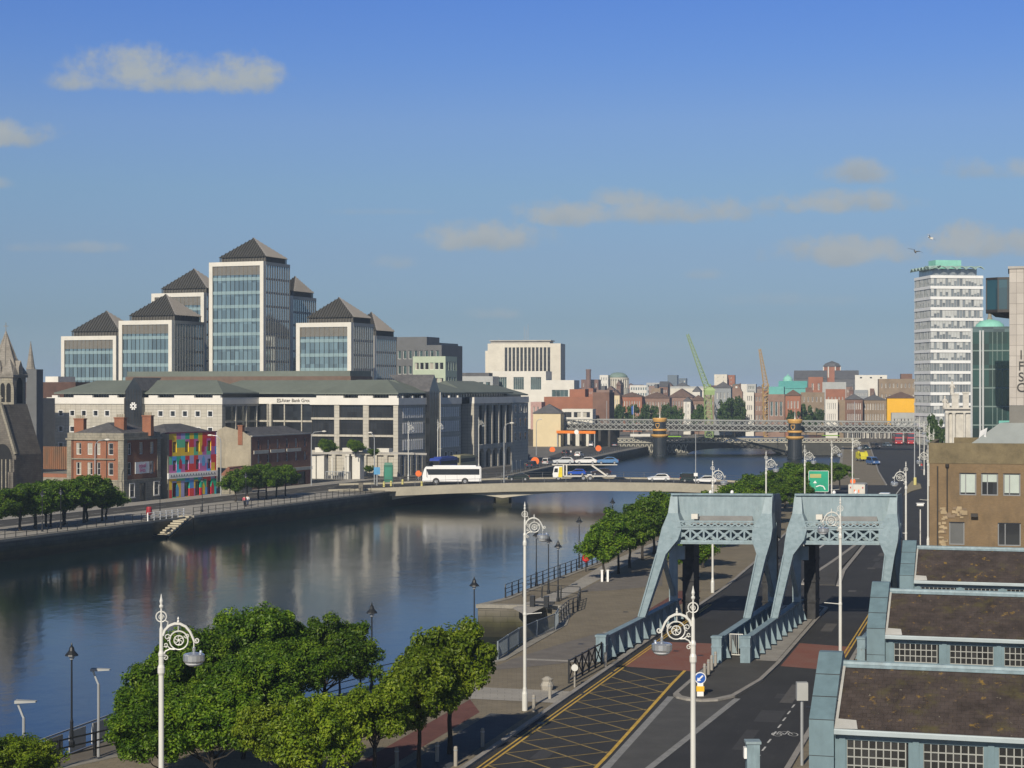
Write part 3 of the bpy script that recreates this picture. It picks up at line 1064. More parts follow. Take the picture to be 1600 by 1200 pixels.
# long stone office block on the quay corner
def office_block():
 t = thing('office_block', 'long white stone office block with green grey hipped roofs and white band above dark glass', 'office building', (LB.o[0], LB.o[1], 0), LB.rot)
 uA0, uA1 = LB.u(75, 0), LB.u(347, 0)
 uB0 = LB.u(486, 0)
 RV = 17.0
 zb0, zb1, ze = 15.5, 17.0, 18.1
 w = MB()
 zs = [(12.6, 14.1), (8.9, 10.4), (5.1, 6.6), (1.3, 2.8)]
 px1 = (95, 113, 131, 149.5, 167.5, 251, 270, 289, 309, 328.5)
 xs = [(LB.u(p, 0) - .75 - uA0, LB.u(p, 0) + .75 - uA0) for p in px1]
 WA = uA1 - uA0
 facade(w, 'front', WA, 30, 0, zb0, xs, zs, org=(uA0, 0))
 w.box(uA0, uA1 - .4, .403, 30, 0, zb0 - .01)
 vv = [1.5, 6.2, 11, 15.8]
 w.box(uA1 - .4, uA1, .403, 1.5, 0, zb0)
 for a in vv[1:]:
  w.box(uA1 - .4, uA1 + .1, a - .25, a + .25, 0, zb0)
 for z in (3.8, 7.6, 11.5):
  w.box(uA1 - .38, uA1 + .02, 1.5, RV, z - .2, z + .2)
 w.box(uA1 - .38, uA1, 1.5, RV, zb0 - .5, zb0)
 for k in range(5):
  x = uA1 + (uB0 - uA1) * (k + .5) / 5
  w.box(x - .12, x + .12, RV - .35, RV + .3, 0, zb0, 0)
 for z in (3.8, 7.6, 11.5):
  w.box(uA1, uB0, RV - .1, RV + .3, z - .2, z + .2)
 w.box(uA1, uB0, RV + .31, 30, 0, zb0 - .01)
 w.box(LB.u(425, RV) - .35, LB.u(425, RV) + .35, RV - 1.0, RV - .3, 0, zb0)
 cols = [(LB.u(a, 0), LB.u(b, 0)) for a, b in ((486, 522), (530, 567), (576, 614.5))]
 xs2 = [(a - uB0, b - uB0) for a, b in cols]
 zs2 = [(5.5, 8.55), (9.0, 12.25), (12.7, 15.45)]
 facade(w, 'front', -uB0, 30, 4.6, zb0, xs2, zs2, org=(uB0, 0), skin=.6)
 w.box(uB0, -.6, .603, 30, 0, zb0 - .01)
 for k in range(9):                                          # ground storey colonnade
  x = uB0 + .5 + (-uB0 - 1.0) * k / 8
  w.box(x - .45, x + .45, 0, .6, 0, 4.6)
 w.build('wall', M_limestone, t)
 q = MB()
 va, vb, vc, vd, ve, vf, vg = (LB.v(p, 0) for p in (665, 681, 720, 739, 747, 800, 832))
 def slits(a, b, n):
  st = (b - a) / n
  return [(a + st * (i + .22), a + st * (i + .72)) for i in range(n)]
 zs3 = [(5.6, 7.9), (9.2, 11.6), (12.6, 14.8)]
 s1, s2 = slits(2.2, va - 1.2, 10), slits(vb + 1.5, vc - 1.0, 10)
 gd = [(LB.v(p, 0), LB.v(p + 6, 0)) for p in (627, 636, 645, 654)] + [(LB.v(p, 0), LB.v(p + 5.5, 0)) for p in (687, 695.5, 704, 712)]
 SK = .6
 q.at(0, 0, 0, pi / 2)
 xs3 = sorted(s1 + s2)
 cuts = [SK + .01] + [c for x in xs3 for c in x] + [vc]
 gap = (va, vb)
 def piece(a, b, z0, z1, y0=0.0, y1=SK):
  for (p, r) in ((a, min(b, gap[0])), (max(a, gap[1]), b)):
   if r - p > .01: q.box(p, r, y0, y1, z0, z1)
 for i in range(0, len(cuts), 2):
  piece(cuts[i], cuts[i + 1], 4.7, zb0)
 zc = [4.7] + [c for z in zs3 for c in z] + [zb0]
 for (a, b) in xs3:
  for i in range(0, len(zc), 2):
   piece(a, b, zc[i], zc[i + 1])
 cuts = [SK + .01] + [c for x in gd for c in x] + [vc]
 for i in range(0, len(cuts), 2):
  piece(cuts[i], cuts[i + 1], 0, 4.7)
 q.at()
 q.box(-24, -SK - .01, 30, va, 0, zb0 - .01)
 q.box(-24, -SK - .01, vb, vc, 0, zb0 - .01)
 q.box(-24, -4.0, va, vb, 0, zb0)
 q.box(-24, -3.0, vc, vd, 0, zb0 - .02)
 q.box(-.9, .25, vd, ve, 0, zb0)
 q.box(-24, -.9, vd, vf, 0, zb0 - .03)
 np_ = 5
 pil = [ve + (vf - ve) * k / np_ for k in range(np_ + 1)]
 for p in pil[1:]:
  q.box(-.9, .2, p - .42, p + .42, 5.6, zb0)
 q.box(-.9, .05, ve, vf, 4.9, 5.6)
 q.box(-.9, .05, ve, vf, zb0 - .5, zb0 + .01)
 for k in range(np_):                                        # arches at street level
  a, b = pil[k], pil[k + 1]
  c, r = (a + b) / 2, (b - a) / 2 - .45
  n = 9
  arc = [(c + r * cos(pi * j / n), 2.9 + r * .95 * sin(pi * j / n)) for j in range(n + 1)]
  for (y0, y1) in ((a, c - r), (c + r, b)):
   q.box(-.9, 0, y0, y1, 0, 4.9)
  for j in range(n):
   (ya, za), (yb, zb) = arc[j], arc[j + 1]
   q.add([(-.9, ya, za), (0, ya, za), (0, yb, zb), (-.9, yb, zb), (-.9, ya, 4.9), (0, ya, 4.9), (0, yb, 4.9), (-.9, yb, 4.9)],
     [(0, 1, 2, 3), (1, 5, 6, 2), (4, 0, 3, 7)], 0)
 c0 = LB.v(722, -1)
 q.box(-24, -1.2, vf, vg, 0, zb0 - .04)
 q.build('quay_wing', M_limestone, t)
 b = MB()
 b.box(uA0 - .2, uA1 + .2, -.25, .9, zb0, zb1)
 b.box(uA1 - .9, uA1 + .2, .9, RV, zb0, zb1)
 b.box(uA1 + .2, uB0 - .2, RV - .6, RV + .6, zb0, zb1)
 b.box(uB0 - .2, .25, -.25, .9, zb0, zb1)
 b.box(-.9, .25, .9, va, zb0, zb1)
 b.box(-.9, .25, vb, vc, zb0, zb1)
 b.box(-3.6, -2.8, vc, vd, zb0, zb1)
 b.box(-.9, .35, vd, vf, zb0 + .01, zb1)
 b.box(-1.9, -1.0, vf, vg, zb0, zb1)
 for a, c in ((82, 91), (116, 145), (171, 184), (233, 247), (273, 304), (333, 345)):
  b.box(LB.u(a, 0), LB.u(c, 0), -.2, .5, zb1, zb1 + .5)
 for a, c in ((495, 537), (560, 583), (608, 621)):
  b.box(LB.u(a, 0), LB.u(c, 0), -.2, .5, zb1, zb1 + .5)
 for k in range(7):
  v = 2 + (vc - 4) * k / 6
  if not va - .6 < v < vb + .2:
   b.box(-.5, .2, v, v + .7, zb1, zb1 + .45)
 b.build('parapet_band', M_whiteband, t)
 a = MB()
 a.box(uA0 + 3, uA1 - 1.2, 2.0, 28, zb0, ze)
 a.box(uA1 - 1.2, uB0 + 2.0, RV + 2.0, 30, zb0, ze)
 a.box(uB0 + 2.0, -2.0, 2.0, 29, zb0, ze)
 a.box(-22, -2.0, 29, vf, zb0, ze)
 a.box(-21, -3.2, vf, vg, zb0, ze)
 a.build('attic_glazing', M_glassD, t)
 for run, (n, a0, a1) in enumerate(((60, uA0 + 3.6, uA1 - 1.8), (24, uB0 + 2.6, -2.4), (40, 3, vf - 1))):
  am = MB()
  for k in range(n):
   x = a0 + (a1 - a0) * k / (n - 1)
   if run < 2:
    am.box(x - .07, x + .07, 1.88, 2.0, zb1, ze)
   else:
    am.box(-2.0, -1.88, x - .07, x + .07, zb1, ze)
  if run < 2:
   am.box(a0 - .1, a1 + .1, 1.85, 1.99, ze - .14, ze - .02)
  else:
   am.box(-1.99, -1.85, a0 - .1, a1 + .1, ze - .14, ze - .02)
  am.build('attic_mullion', M_concrete, t)
 r = MB()
 hip_roof(r, uA0 + 3, uA1 - 1, 1.2, 15, ze, 2.9, over=1.3, ridge_inset=6.5, th=.3)
 hip_roof(r, uA1 - 14, uB0 + 12, RV + 1.0, RV + 14, ze + .02, 2.9, over=1.2, ridge_inset=6, th=.3)
 hip_roof(r, uB0 + 2, -1.2, 1.2, 15, ze + .01, 2.9, over=1.3, ridge_inset=6.5, th=.3)
 hip_roof(r, -15, -1.3, 8, va + 2, ze + .03, 2.85, over=1.2, ridge_inset=6.4, th=.3)
 hip_roof(r, -15, -1.3, vb - 2, vc + 6, ze + .035, 2.85, over=1.2, ridge_inset=6.4, th=.3)
 hip_roof(r, -15, -1.3, vd - 3, vf, ze + .04, 2.8, over=1.2, ridge_inset=6.4, th=.3)
 hip_roof(r, -14, -2.3, vf + 1, vg, ze - .5, 2.3, over=.8, ridge_inset=5, th=.3)
 r.build('roof', M_copper, t)
 for nm, (x0, x1, y0, y1, zt, zp, side) in (('glass_bay', (LB.u(196, -1.2), LB.u(222, -1.2), -1.2, 2.5, 18.6, 21.6, 0)), ('glass_bay', (-3.5, .9, va, vb, 18.4, 22.2, 1))):
  g = MB()
  if side == 0:
   g.add([(x0, y0, 0), (x1, y0, 0), (x1, y0, zt), ((x0 + x1) / 2, y0, zp), (x0, y0, zt), (x0, y1, 0), (x1, y1, 0), (x1, y1, zt), ((x0 + x1) / 2, y1 + 8, zp), (x0, y1, zt)],
     [(0, 1, 2, 3, 4), (1, 6, 7, 2), (5, 0, 4, 9)])
   gr = [(2, 7, 8, 3), (9, 4, 3, 8)]
   g.add(g.v[:10], gr, 1)
  else:
   g.add([(x1, y0, 0), (x1, y1, 0), (x1, y1, zt), (x1, (y0 + y1) / 2, zp), (x1, y0, zt), (x0, y0, 0), (x0, y1, 0), (x0, y1, zt), (x0 - 7, (y0 + y1) / 2, zp), (x0, y0, zt)],
     [(0, 1, 2, 3, 4), (1, 6, 7, 2), (5, 0, 4, 9)])
   gr = [(2, 7, 8, 3), (9, 4, 3, 8)]
   g.add(g.v[:10], gr, 1)
  gb = g.build(nm, [M_glassD, M_slate], t)
  mu = MB()
  if side == 0:
   for k in range(7):
    x = x0 + (x1 - x0) * k / 6
    mu.box(x - .05, x + .05, y0 - .06, y0 - .003, 0, zt if k in (0, 6) else zt + .3)
   for z in range(1, 13):
    mu.box(x0, x1, y0 - .05, y0 - .004, z * 1.5 - .04, z * 1.5 + .04)
   mu.box(x0 - .5, x0 - .1, y0 + .2, y0 + .9, 0, 16.9)
  else:
   for k in range(5):
    y = y0 + (y1 - y0) * k / 4
    mu.box(x1 + .003, x1 + .06, y - .05, y + .05, 0, zt)
   for z in range(1, 13):
    mu.box(x1 + .004, x1 + .05, y0, y1, z * 1.5 - .04, z * 1.5 + .04)
  mu.build('mullions', M_dkmetal, gb)
  if side == 1:
   pw = MB()
   pw.box(.6, 1.1, y1 + .05, y1 + .5, 2.5, 18.2)
   pw.build('white_post', M_whiteband, t)
 e = MB()
 ex, ez = (LB.u(196, -1.2) + LB.u(222, -1.2)) / 2, LB.z(634.5, LB.u(209, -1.2), -1.2)
 for k in range(8):
  an = pi / 8 + k * pi / 4
  for rr, ww in ((.45, .26), (.72, .34)):
   e.bar((ex + (rr - .18) * cos(an), -1.36, ez + (rr - .18) * sin(an)), (ex + (rr + .17) * cos(an), -1.36, ez + (rr + .17) * sin(an)), .12, ww)
 e.build('emblem', M_wh, t)
 tx = (LB.u(438, RV - .6) + LB.u(482, RV - .6)) / 2 + .5
 text_mesh('lettering', 'Ulster Bank Group', 1.12, M_dkmetal, t, (tx, RV - .66, 15.95), 0)
 e = MB()
 ex = LB.u(435.6, RV - .6)
 for (x0, x1, z0, z1) in ((-.45, .45, 0, .14), (-.45, .45, .7, .84), (-.45, -.3, .14, .7), (.3, .45, .14, .7), (-.1, .1, .3, .54)):
  e.box(ex + x0, ex + x1, RV - .68, RV - .605, 15.85 + z0, 15.85 + z1)
 e.build('emblem', M_dkmetal, t)
 put_windows(t, 'front', WA, 30, xs, zs, M_woodw, M_glassD, 1, 1, fw=.2, depth=.42, inset=.36, org=(uA0, 0), sill=False)
 put_windows(t, 'front', -uB0, 30, xs2, zs2, M_dkmetal, M_glassD, 7, 3, fw=.1, depth=.12, inset=.5, org=(uB0, 0), sill=False, name='glass_panel')
 for (a, b) in xs3:
  for (c, d) in zs3:
   me = win_mesh(b - a, d - c, M_wh, M_glassD, 1, 1, .15, .34, False)
   link('window', me, t, (-.28, (a + b) / 2, c), pi / 2)
 for (a, b) in gd:
  me = win_mesh(b - a, 4.5, M_woodw, M_glassD, 1, 2, .16, .25, False)
  link('shop_window', me, t, (-.45, (a + b) / 2, .1), pi / 2)
 for k in range(np_):
  me = win_mesh(pil[k + 1] - pil[k] - .84, zb0 - 6.1, M_dkmetal, M_glassD, 4, 6, .1, .1, False)
  link('glass_panel', me, t, (-.85, (pil[k] + pil[k + 1]) / 2, 5.6), pi / 2)
  me = win_mesh(pil[k + 1] - pil[k] - .9, 3.9, M_dkmetal, M_glassD, 2, 2, .1, .1, False)
  link('shop_window', me, t, (-.88, (pil[k] + pil[k + 1]) / 2, .1), pi / 2)
 for (nm, bx) in (('return_glazing', (uA1 - .5, uA1 - .2, 1.5, RV, 0, zb0 - .5)), ('recess_glazing', (uA1, uB0, RV + .05, RV + .25, 0, zb0)), ('recess_glazing', (-3.2, -2.96, vc + .1, vd - .1, 0, zb0))):
  g = MB()
  g.box(*bx)
  g.build(nm, M_glassD, t)
 for y in (vf + 1.2, vf + 4.5, vf + 8, vf + 11.5, vf + 15):
  if y + 1.6 < vg:
   for z in (5.8, 9.4, 12.8):
    link('window', win_mesh(1.6, 2.2, M_woodw, M_glassD, 1, 2, .1, .1, False), t, (-1.19, y + .8, z), pi / 2)
 return t
office_block()
add_spots(M_tanbrick, .5, .5, .72, (.11, .085, .055), .7, 5, (.6, .6, 2))
add_spots(M_quoin, .7, .52, .72, (.09, .085, .07), .7, 8, (.6, .6, 2))
add_spots(M_limestone, .35, .52, .74, (.25, .235, .20), .7, 4, (.6, .6, 3))
add_spots(M_render, .4, .5, .72, (.20, .18, .14), .7, 6, (.6, .6, 2))
# glass towers behind the office block
def tower(label, V, p0, p1, pside, ytop, yapex, pxapex=None, zbase=8.0):
 u0, u1 = LB.u(p0, V), LB.u(p1, V)
 vd = LB.v(pside, u1) if pside else V + 13.0
 z1 = LB.z(ytop, u1, V)
 o = LB.w(u0, V)
 t = thing('glass_tower', label, 'office tower', (o.x, o.y, 0), LB.rot, 'glass office towers with dark pyramid roofs')
 W, D = u1 - u0, vd - V
 f = MB()
 fwid = 1.05
 f.box(0, fwid, -.5, .8, zbase, z1 - 1.1)
 f.box(W - fwid, W, -.5, .8, zbase, z1 - 1.1)
 f.box(0, W, -.5, .8, z1 - 1.1, z1)
 f.build('stone_frame', M_whiteframe, t)
 g = MB()
 g.box(fwid, W - fwid, 0, .5, zbase, z1 - 1.1)
 g.build('front_glazing', M_glassT, t)
 h = MB()
 n = max(6, int((W - 2 * fwid) / 1.25))
 for k in range(n + 1):
  x = fwid + (W - 2 * fwid) * k / n
  h.box(x - .035, x + .035, -.14, 0, zbase, z1 - 1.1)
 h.build('mullions', M_dkmetal, t)
 sp = MB()
 z = z1 - 4.5
 while z > zbase:
  sp.box(fwid, W - fwid, -.12, -.01, z - .42, z + .42)
  z -= 3.6
 sp.build('spandrels', M_span, t)
 lv = MB()
 for k in range(9):
  lv.box(fwid, W - fwid, -.2, -.015, z1 - 3.4 + k * .255, z1 - 3.27 + k * .255)
 lv.build('louvres', M_louvre, t)
 b = MB()
 b.box(.25, W - .14, .803, D, zbase, z1 - .6)
 b.build('side_glazing', M_glassS, t)
 fi = MB()
 n = max(6, int(D / 1.3))
 for k in range(n + 1):
  y = .9 + (D - 1.0) * k / n
  fi.box(W - .14, W + .04, y - .04, y + .04, zbase, z1 - .55)
 z = z1 - 4.5
 while z > zbase:
  fi.box(W - .14, W - .08, .8, D, z - .3, z + .3)
  z -= 3.6
 fi.box(W - .8, W + .05, .8, D + .02, z1 - .9, z1 - .05)
 fi.build('side_fins', M_greyfin, t)
 ins = 1.9
 dr = MB()
 x0, x1, y0, y1 = ins, W - .7, ins, D - .6
 zd = z1 + 1.35
 dr.box(x0 + .25, x1 - .25, y0 + .25, y1 - .25, z1 - .6, zd)
 for k in range(17):
  x = x0 + (x1 - x0) * k / 16
  dr.box(x - .08, x + .08, y0, y0 + .25, z1 - .5, zd)
  y = y0 + (y1 - y0) * k / 16
  dr.box(x1 - .25, x1, y - .08, y + .08, z1 - .5, zd)
 dr.build('louvre_drum', M_louvdk, t)
 za = LB.z(yapex, (u0 + u1) / 2, V + D / 2)
 xc, yc = (x0 + x1) / 2, (y0 + y1) / 2
 py = MB()
 c = [(x0 - .3, y0 - .3, zd), (x1 + .3, y0 - .3, zd), (x1 + .3, y1 + .3, zd), (x0 - .3, y1 + .3, zd), (xc, yc, za)]
 py.add(c, [(0, 1, 4), (1, 2, 4), (2, 3, 4), (3, 0, 4), (3, 2, 1, 0)])
 pr = py.build('pyramid_roof', M_pyr, t)
 rb = MB()
 def ribs(a, b, n, m):
  a, b, ap = Vector(a), Vector(b), Vector(c[4])
  mid = (a + b) / 2
  nrm = (b - a).cross(ap - a).normalized()
  for k in range(1, n):
   s_ = k / n
   p = a.lerp(b, s_)
   q = a.lerp(ap, 2 * s_) if s_ <= .5 else b.lerp(ap, 2 * (1 - s_))
   q2 = p + (ap - mid) * (1 - abs(2 * s_ - 1))
   rb.bar(p + nrm * .12, q2 + nrm * .12, .13, .2, m)
 ribs(c[0], c[1], 18, 1)
 ribs(c[1], c[2], 18, 0)
 rb.build('roof_ribs', [M_rib, M_pyr], pr)
 return t
M_greyfin = mat('grey side fins', (.27, .268, .25), .5, .0, var=.08)
M_louvdk = mat('dark drum louvres', (.075, .07, .06), .6, var=.1)
tower('lowest glass tower at the church end of the row, thin strip of sky beyond', 62, 97, 183, None, 524.5, 486)
tower('glass tower with broad dark side wall, second along from the church', 50, 187, 270, 319, 500, 460)
tower('half hidden glass tower rising behind its lower neighbours, dark pyramid cut by the tallest', 80, 238, 320, None, 457, 420)
tower('tallest glass tower in the middle of the row with the highest pyramid roof', 60, 328, 413, 453, 408, 372)
tower('glass tower almost hidden behind the tallest one, only its river side showing', 88, 418, 456, 494, 462, 432)
tower('glass tower standing alone riverward of the tallest, sunlit ribs on its pyramid', 48, 464, 550, 584, 503.5, 465)
tower('rear glass tower seen only as a narrow side wall behind the riverward tower', 84, 530, 586, 620, 524, 488)
block('podium', 'low brown roofed podium building at the feet of the glass towers', 'building', LB, LB.u(196, 40), LB.u(548, 40), 40, 12, LB.z(588, LB.u(400, 40), 40), mat('brown podium cladding', (.14, .095, .07), .8), roof=('flat', 1.3), roofm=M_copper)
# brick corner pub
def corner_pub():
 fr = Fr(*P(193, 298).xy, LB.rot)
 u0 = fr.u(106, 0)
 W = -u0
 D = fr.v(250, 0)
 o = fr.w(u0, 0)
 t = thing('brick_pub', 'orange red brick corner building of three storeys with stone parapet and banner', 'building', (o.x, o.y, 0), LB.rot)
 zr = [(7.95, 9.95), (4.55, 6.7)]
 cx = [fr.u(p, 0) - u0 for p in (123, 140.5, 154, 173)]
 wd = (.78, .78, .5, .78)
 xs = [(c - w, c + w) for c, w in zip(cx, (.5, .5, .34, .5))]
 ys = [(fr.v(p, 0) - .6, fr.v(p, 0) + .6) for p in (203, 221, 238)]
 b = MB()
 facade(b, 'front', W, D, 3.8, 10.5, xs, zr, skin=.4)
 facade(b, 'right', W, D, 3.8, 10.5, ys, zr, skin=.4)
 b.box(0, W - .403, .403, D, 3.8, 10.49)
 b.build('brick_wall', M_redbrick, t)
 s = MB()
 s.box(-.1, W + .1, -.1, D + .1, 0, 3.55)
 s.box(-.2, W + .2, -.2, D + .2, 3.55, 3.8)
 for (x0, x1, y0, y1) in ((-.12, .75, -.12, .5), (W - 1.0, W + .1, -.12, 1.0), (W - .6, W + .08, D - .9, D + .08)):
  s.box(x0, x1, y0, y1, 3.8, 10.4)
 s.box(-.3, W + .3, -.3, D + .3, 10.4, 10.7)
 s.box(-.05, W + .05, -.05, D + .05, 10.7, 11.6)
 s.box(.9, W - 1.6, -.28, -.0, 7.15, 7.35)
 s.build('stone_dressings', M_quoin, t)
 put_windows(t, 'front', W, D, xs, zr, M_woodw, M_glassW, 1, 2, .1, .1, inset=.22)
 put_windows(t, 'right', W, D, ys, zr, M_woodw, M_glassW, 1, 2, .1, .1, inset=.3)
 gy = [fr.v(p, 0) for p in (205, 222, 243)]
 for k, (y, w_, h_) in enumerate(zip(gy, (1.5, 1.3, 1.6), (2.4, 3.0, 2.4))):
  me = win_mesh(w_, h_, M_dkmetal if k == 1 else M_woodw, M_glassD, 1, 2, .12, .14, k != 1)
  link('door' if k == 1 else 'window', me, t, (W + .1, y, .1 if k == 1 else .8), pi / 2)
 for x in (2.2, 4.5, 6.6):
  link('window', win_mesh(.9, 2.0, M_woodw, M_glassW, 1, 2, .1, .14, True), t, (x, -.1, .9), 0)
 r = MB()
 hip_roof(r, .8, W - .6, .8, D - .3, 11.6, 1.7, over=0, ridge_inset=2.6)
 r.build('roof', M_slate, t)
 for (px, w_, y0, h_) in ((123, 1.9, 1.5, 2.4), (186, 1.9, 3.0, 2.6), (229, 1.7, 7.4, 2.9)):
  c = MB()
  xx = fr.u(px, y0) - u0
  c.box(xx - w_ / 2, xx + w_ / 2, y0, y0 + .9, 11, 11.4 + h_)
  c.box(xx - w_ / 2 - .1, xx + w_ / 2 + .1, y0 - .1, y0 + 1.0, 11.4 + h_, 11.6 + h_)
  ch = c.build('chimney', M_redbrick, t)
  p = MB()
  for k in range(5):
   p.lathe([(.1, 0), (.12, .3), (.09, .55)], 8, 0, (xx - w_ / 2 + .25 + (w_ - .5) * k / 4, y0 + .45, 11.6 + h_))
  p.build('chimney_pots', M_render, ch)
 bn = MB()
 by = fr.v(221, 0)
 bn.box(W + .12, W + .2, fr.v(210, 0), fr.v(232, 0), 4.7, 6.65)
 ban = bn.build('banner', M_wh, t)
 for k, (wrd, z) in enumerate((('equal', 5.72), ('lives', 4.95))):
  o2 = text_mesh('lettering', wrd, 1.05, mat('magenta paint', (.42, .03, .16), .6), ban, (W + .215, by, z), pi / 2, .01)
 dp = MB()
 for x in (1.05, 5.75, 7.75):
  if x < W: dp.tube([(x, -.1, 3.9), (x, -.1, 10.3)], .06, 6)
 dp.build('drainpipe', M_dkmetal, t)
corner_pub()
# house painted in patches
def patch_material():
 m = bpy.data.materials.new('patchwork house paint')
 m.use_nodes = True
 nt = m.node_tree
 N, L = nt.nodes.new, nt.links.new
 bs = nt.nodes['Principled BSDF']
 bs.inputs['Roughness'].default_value = .6
 uv = N('ShaderNodeUVMap')
 dv = N('ShaderNodeVectorMath')
 dv.operation = 'DIVIDE'
 dv.inputs[1].default_value = (1.2, 1.45, 1)
 L(uv.outputs[0], dv.inputs[0])
 fl = N('ShaderNodeVectorMath')
 fl.operation = 'FLOOR'
 L(dv.outputs[0], fl.inputs[0])
 wn = N('ShaderNodeTexWhiteNoise')
 wn.noise_dimensions = '2D'
 L(fl.outputs[0], wn.inputs['Vector'])
 rp = N('ShaderNodeValToRGB')
 rp.color_ramp.interpolation = 'CONSTANT'
 cols = [(.62, .02, .04), (.80, .55, .02), (.02, .42, .24), (.08, .30, .72), (.50, .14, .36), (.80, .50, .03), (.36, .36, .62), (.05, .50, .70), (.66, .04, .03), (.12, .52, .28)]
 e = rp.color_ramp.elements
 e[0].position, e[0].color = 0, (*cols[0], 1)
 e[1].position, e[1].color = .1, (*cols[1], 1)
 for k in range(2, 10):
  el = e.new(k * .1)
  el.color = (*cols[k], 1)
 L(wn.outputs[0], rp.inputs[0])
 L(rp.outputs[0], bs.inputs['Base Color'])
 return m
def painted_house():
 fr = Fr(*P(262, 310.5).xy, LB.rot - radians(7))
 D = fr.v(338, 0)
 W = 9.0
 o = fr.w(-W, 0)
 t = thing('painted_house', 'three storey house painted in bright red, blue, green and yellow patches', 'house', (o.x, o.y, 0), fr.rot)
 z1 = 11.2
 ys = [(fr.v(p, 0) - .5, fr.v(p, 0) + .5) for p in (273, 292, 309, 327)]
 zs = [(4.75, 6.5), (7.9, 9.75)]
 b = MB()
 facade(b, 'right', W, D, 3.3, z1, ys, zs, m=0)
 yg = [(ys[0][0] - .1, ys[0][1] + .1), (ys[1][0] - .2, ys[1][1] + .2), (ys[2][0] - .2, ys[2][1] + .2), (ys[3][0] - .1, ys[3][1] + .1)]
 facade(b, 'right', W, D, 0, 3.3, yg, [(.15, 2.6)], m=0)
 b.box(0, W - .403, .0, D, 0, z1 - .01, 1)
 b.box(W - .41, W, 0, .4, 0, z1, 1)
 for (y, z, c) in ((fr.v(282, 0), 5.0, 2), (fr.v(318, 0), 5.3, 3), (fr.v(277, 0), .2, 3), (fr.v(318, 0), .2, 4), (fr.v(332, 0), .2, 2), (fr.v(317, 0), 7.8, 2)):
  hh = 2.2 if z < 4 else (1.9 if z < 7 else 1.4)
  b.add([(W + .01, y - .42, z), (W + .01, y + .42, z), (W + .01, y + .42, z + hh * .65), (W + .01, y, z + hh), (W + .01, y - .42, z + hh * .65)], [(0, 1, 2, 3, 4)], c)
 b.build('painted_wall', [patch_material(), M_render, mat('crimson house paint', (.45, .02, .05), .6), mat('sky blue house paint', (.10, .33, .62), .6), mat('yellow house paint', (.66, .48, .02), .6)], t)
 put_windows(t, 'right', W, D, ys, zs, M_dkmetal, M_glassD, 1, 2, .08, .08, inset=.3)
 for k, (a, c) in enumerate(yg):
  link('door' if k in (0, 3) else 'shop_window', win_mesh(c - a, 2.4, M_dkmetal, mat('maroon door', (.12, .02, .04), .5) if k in (0, 3) else M_glassD, 1, 1, .1, .1, False), t, (W - .3, (a + c) / 2, .15), pi / 2)
 s = MB()
 s.box(W, W + .25, -.1, D + .1, 3.35, 4.35)
 sg = s.build('fascia_board', M_wh, t)
 k = MB()
 rnd = random.Random(4)
 y = .5
 while y < D - .8:                                          # row of unreadable letters
  a = .35 + rnd.random() * .25
  k.bar((W + .27, y, 3.6), (W + .27, y + a * .5, 4.05), .03, .1)
  k.bar((W + .27, y + a * .5, 4.05), (W + .27, y + a, 3.6), .03, .1)
  y += a + .3
 k.build('lettering', mat('grey sign paint', (.12, .13, .15), .6), sg)
 r = MB()
 hip_roof(r, 0, W - .3, .2, D, z1, 1.6, over=0)
 r.build('roof', M_slate, t)
 p = MB()
 p.box(W - .5, W + .12, -.1, D + .1, z1, z1 + .22)
 p.build('parapet', mat('maroon parapet paint', (.14, .04, .07), .7), t)
painted_house()
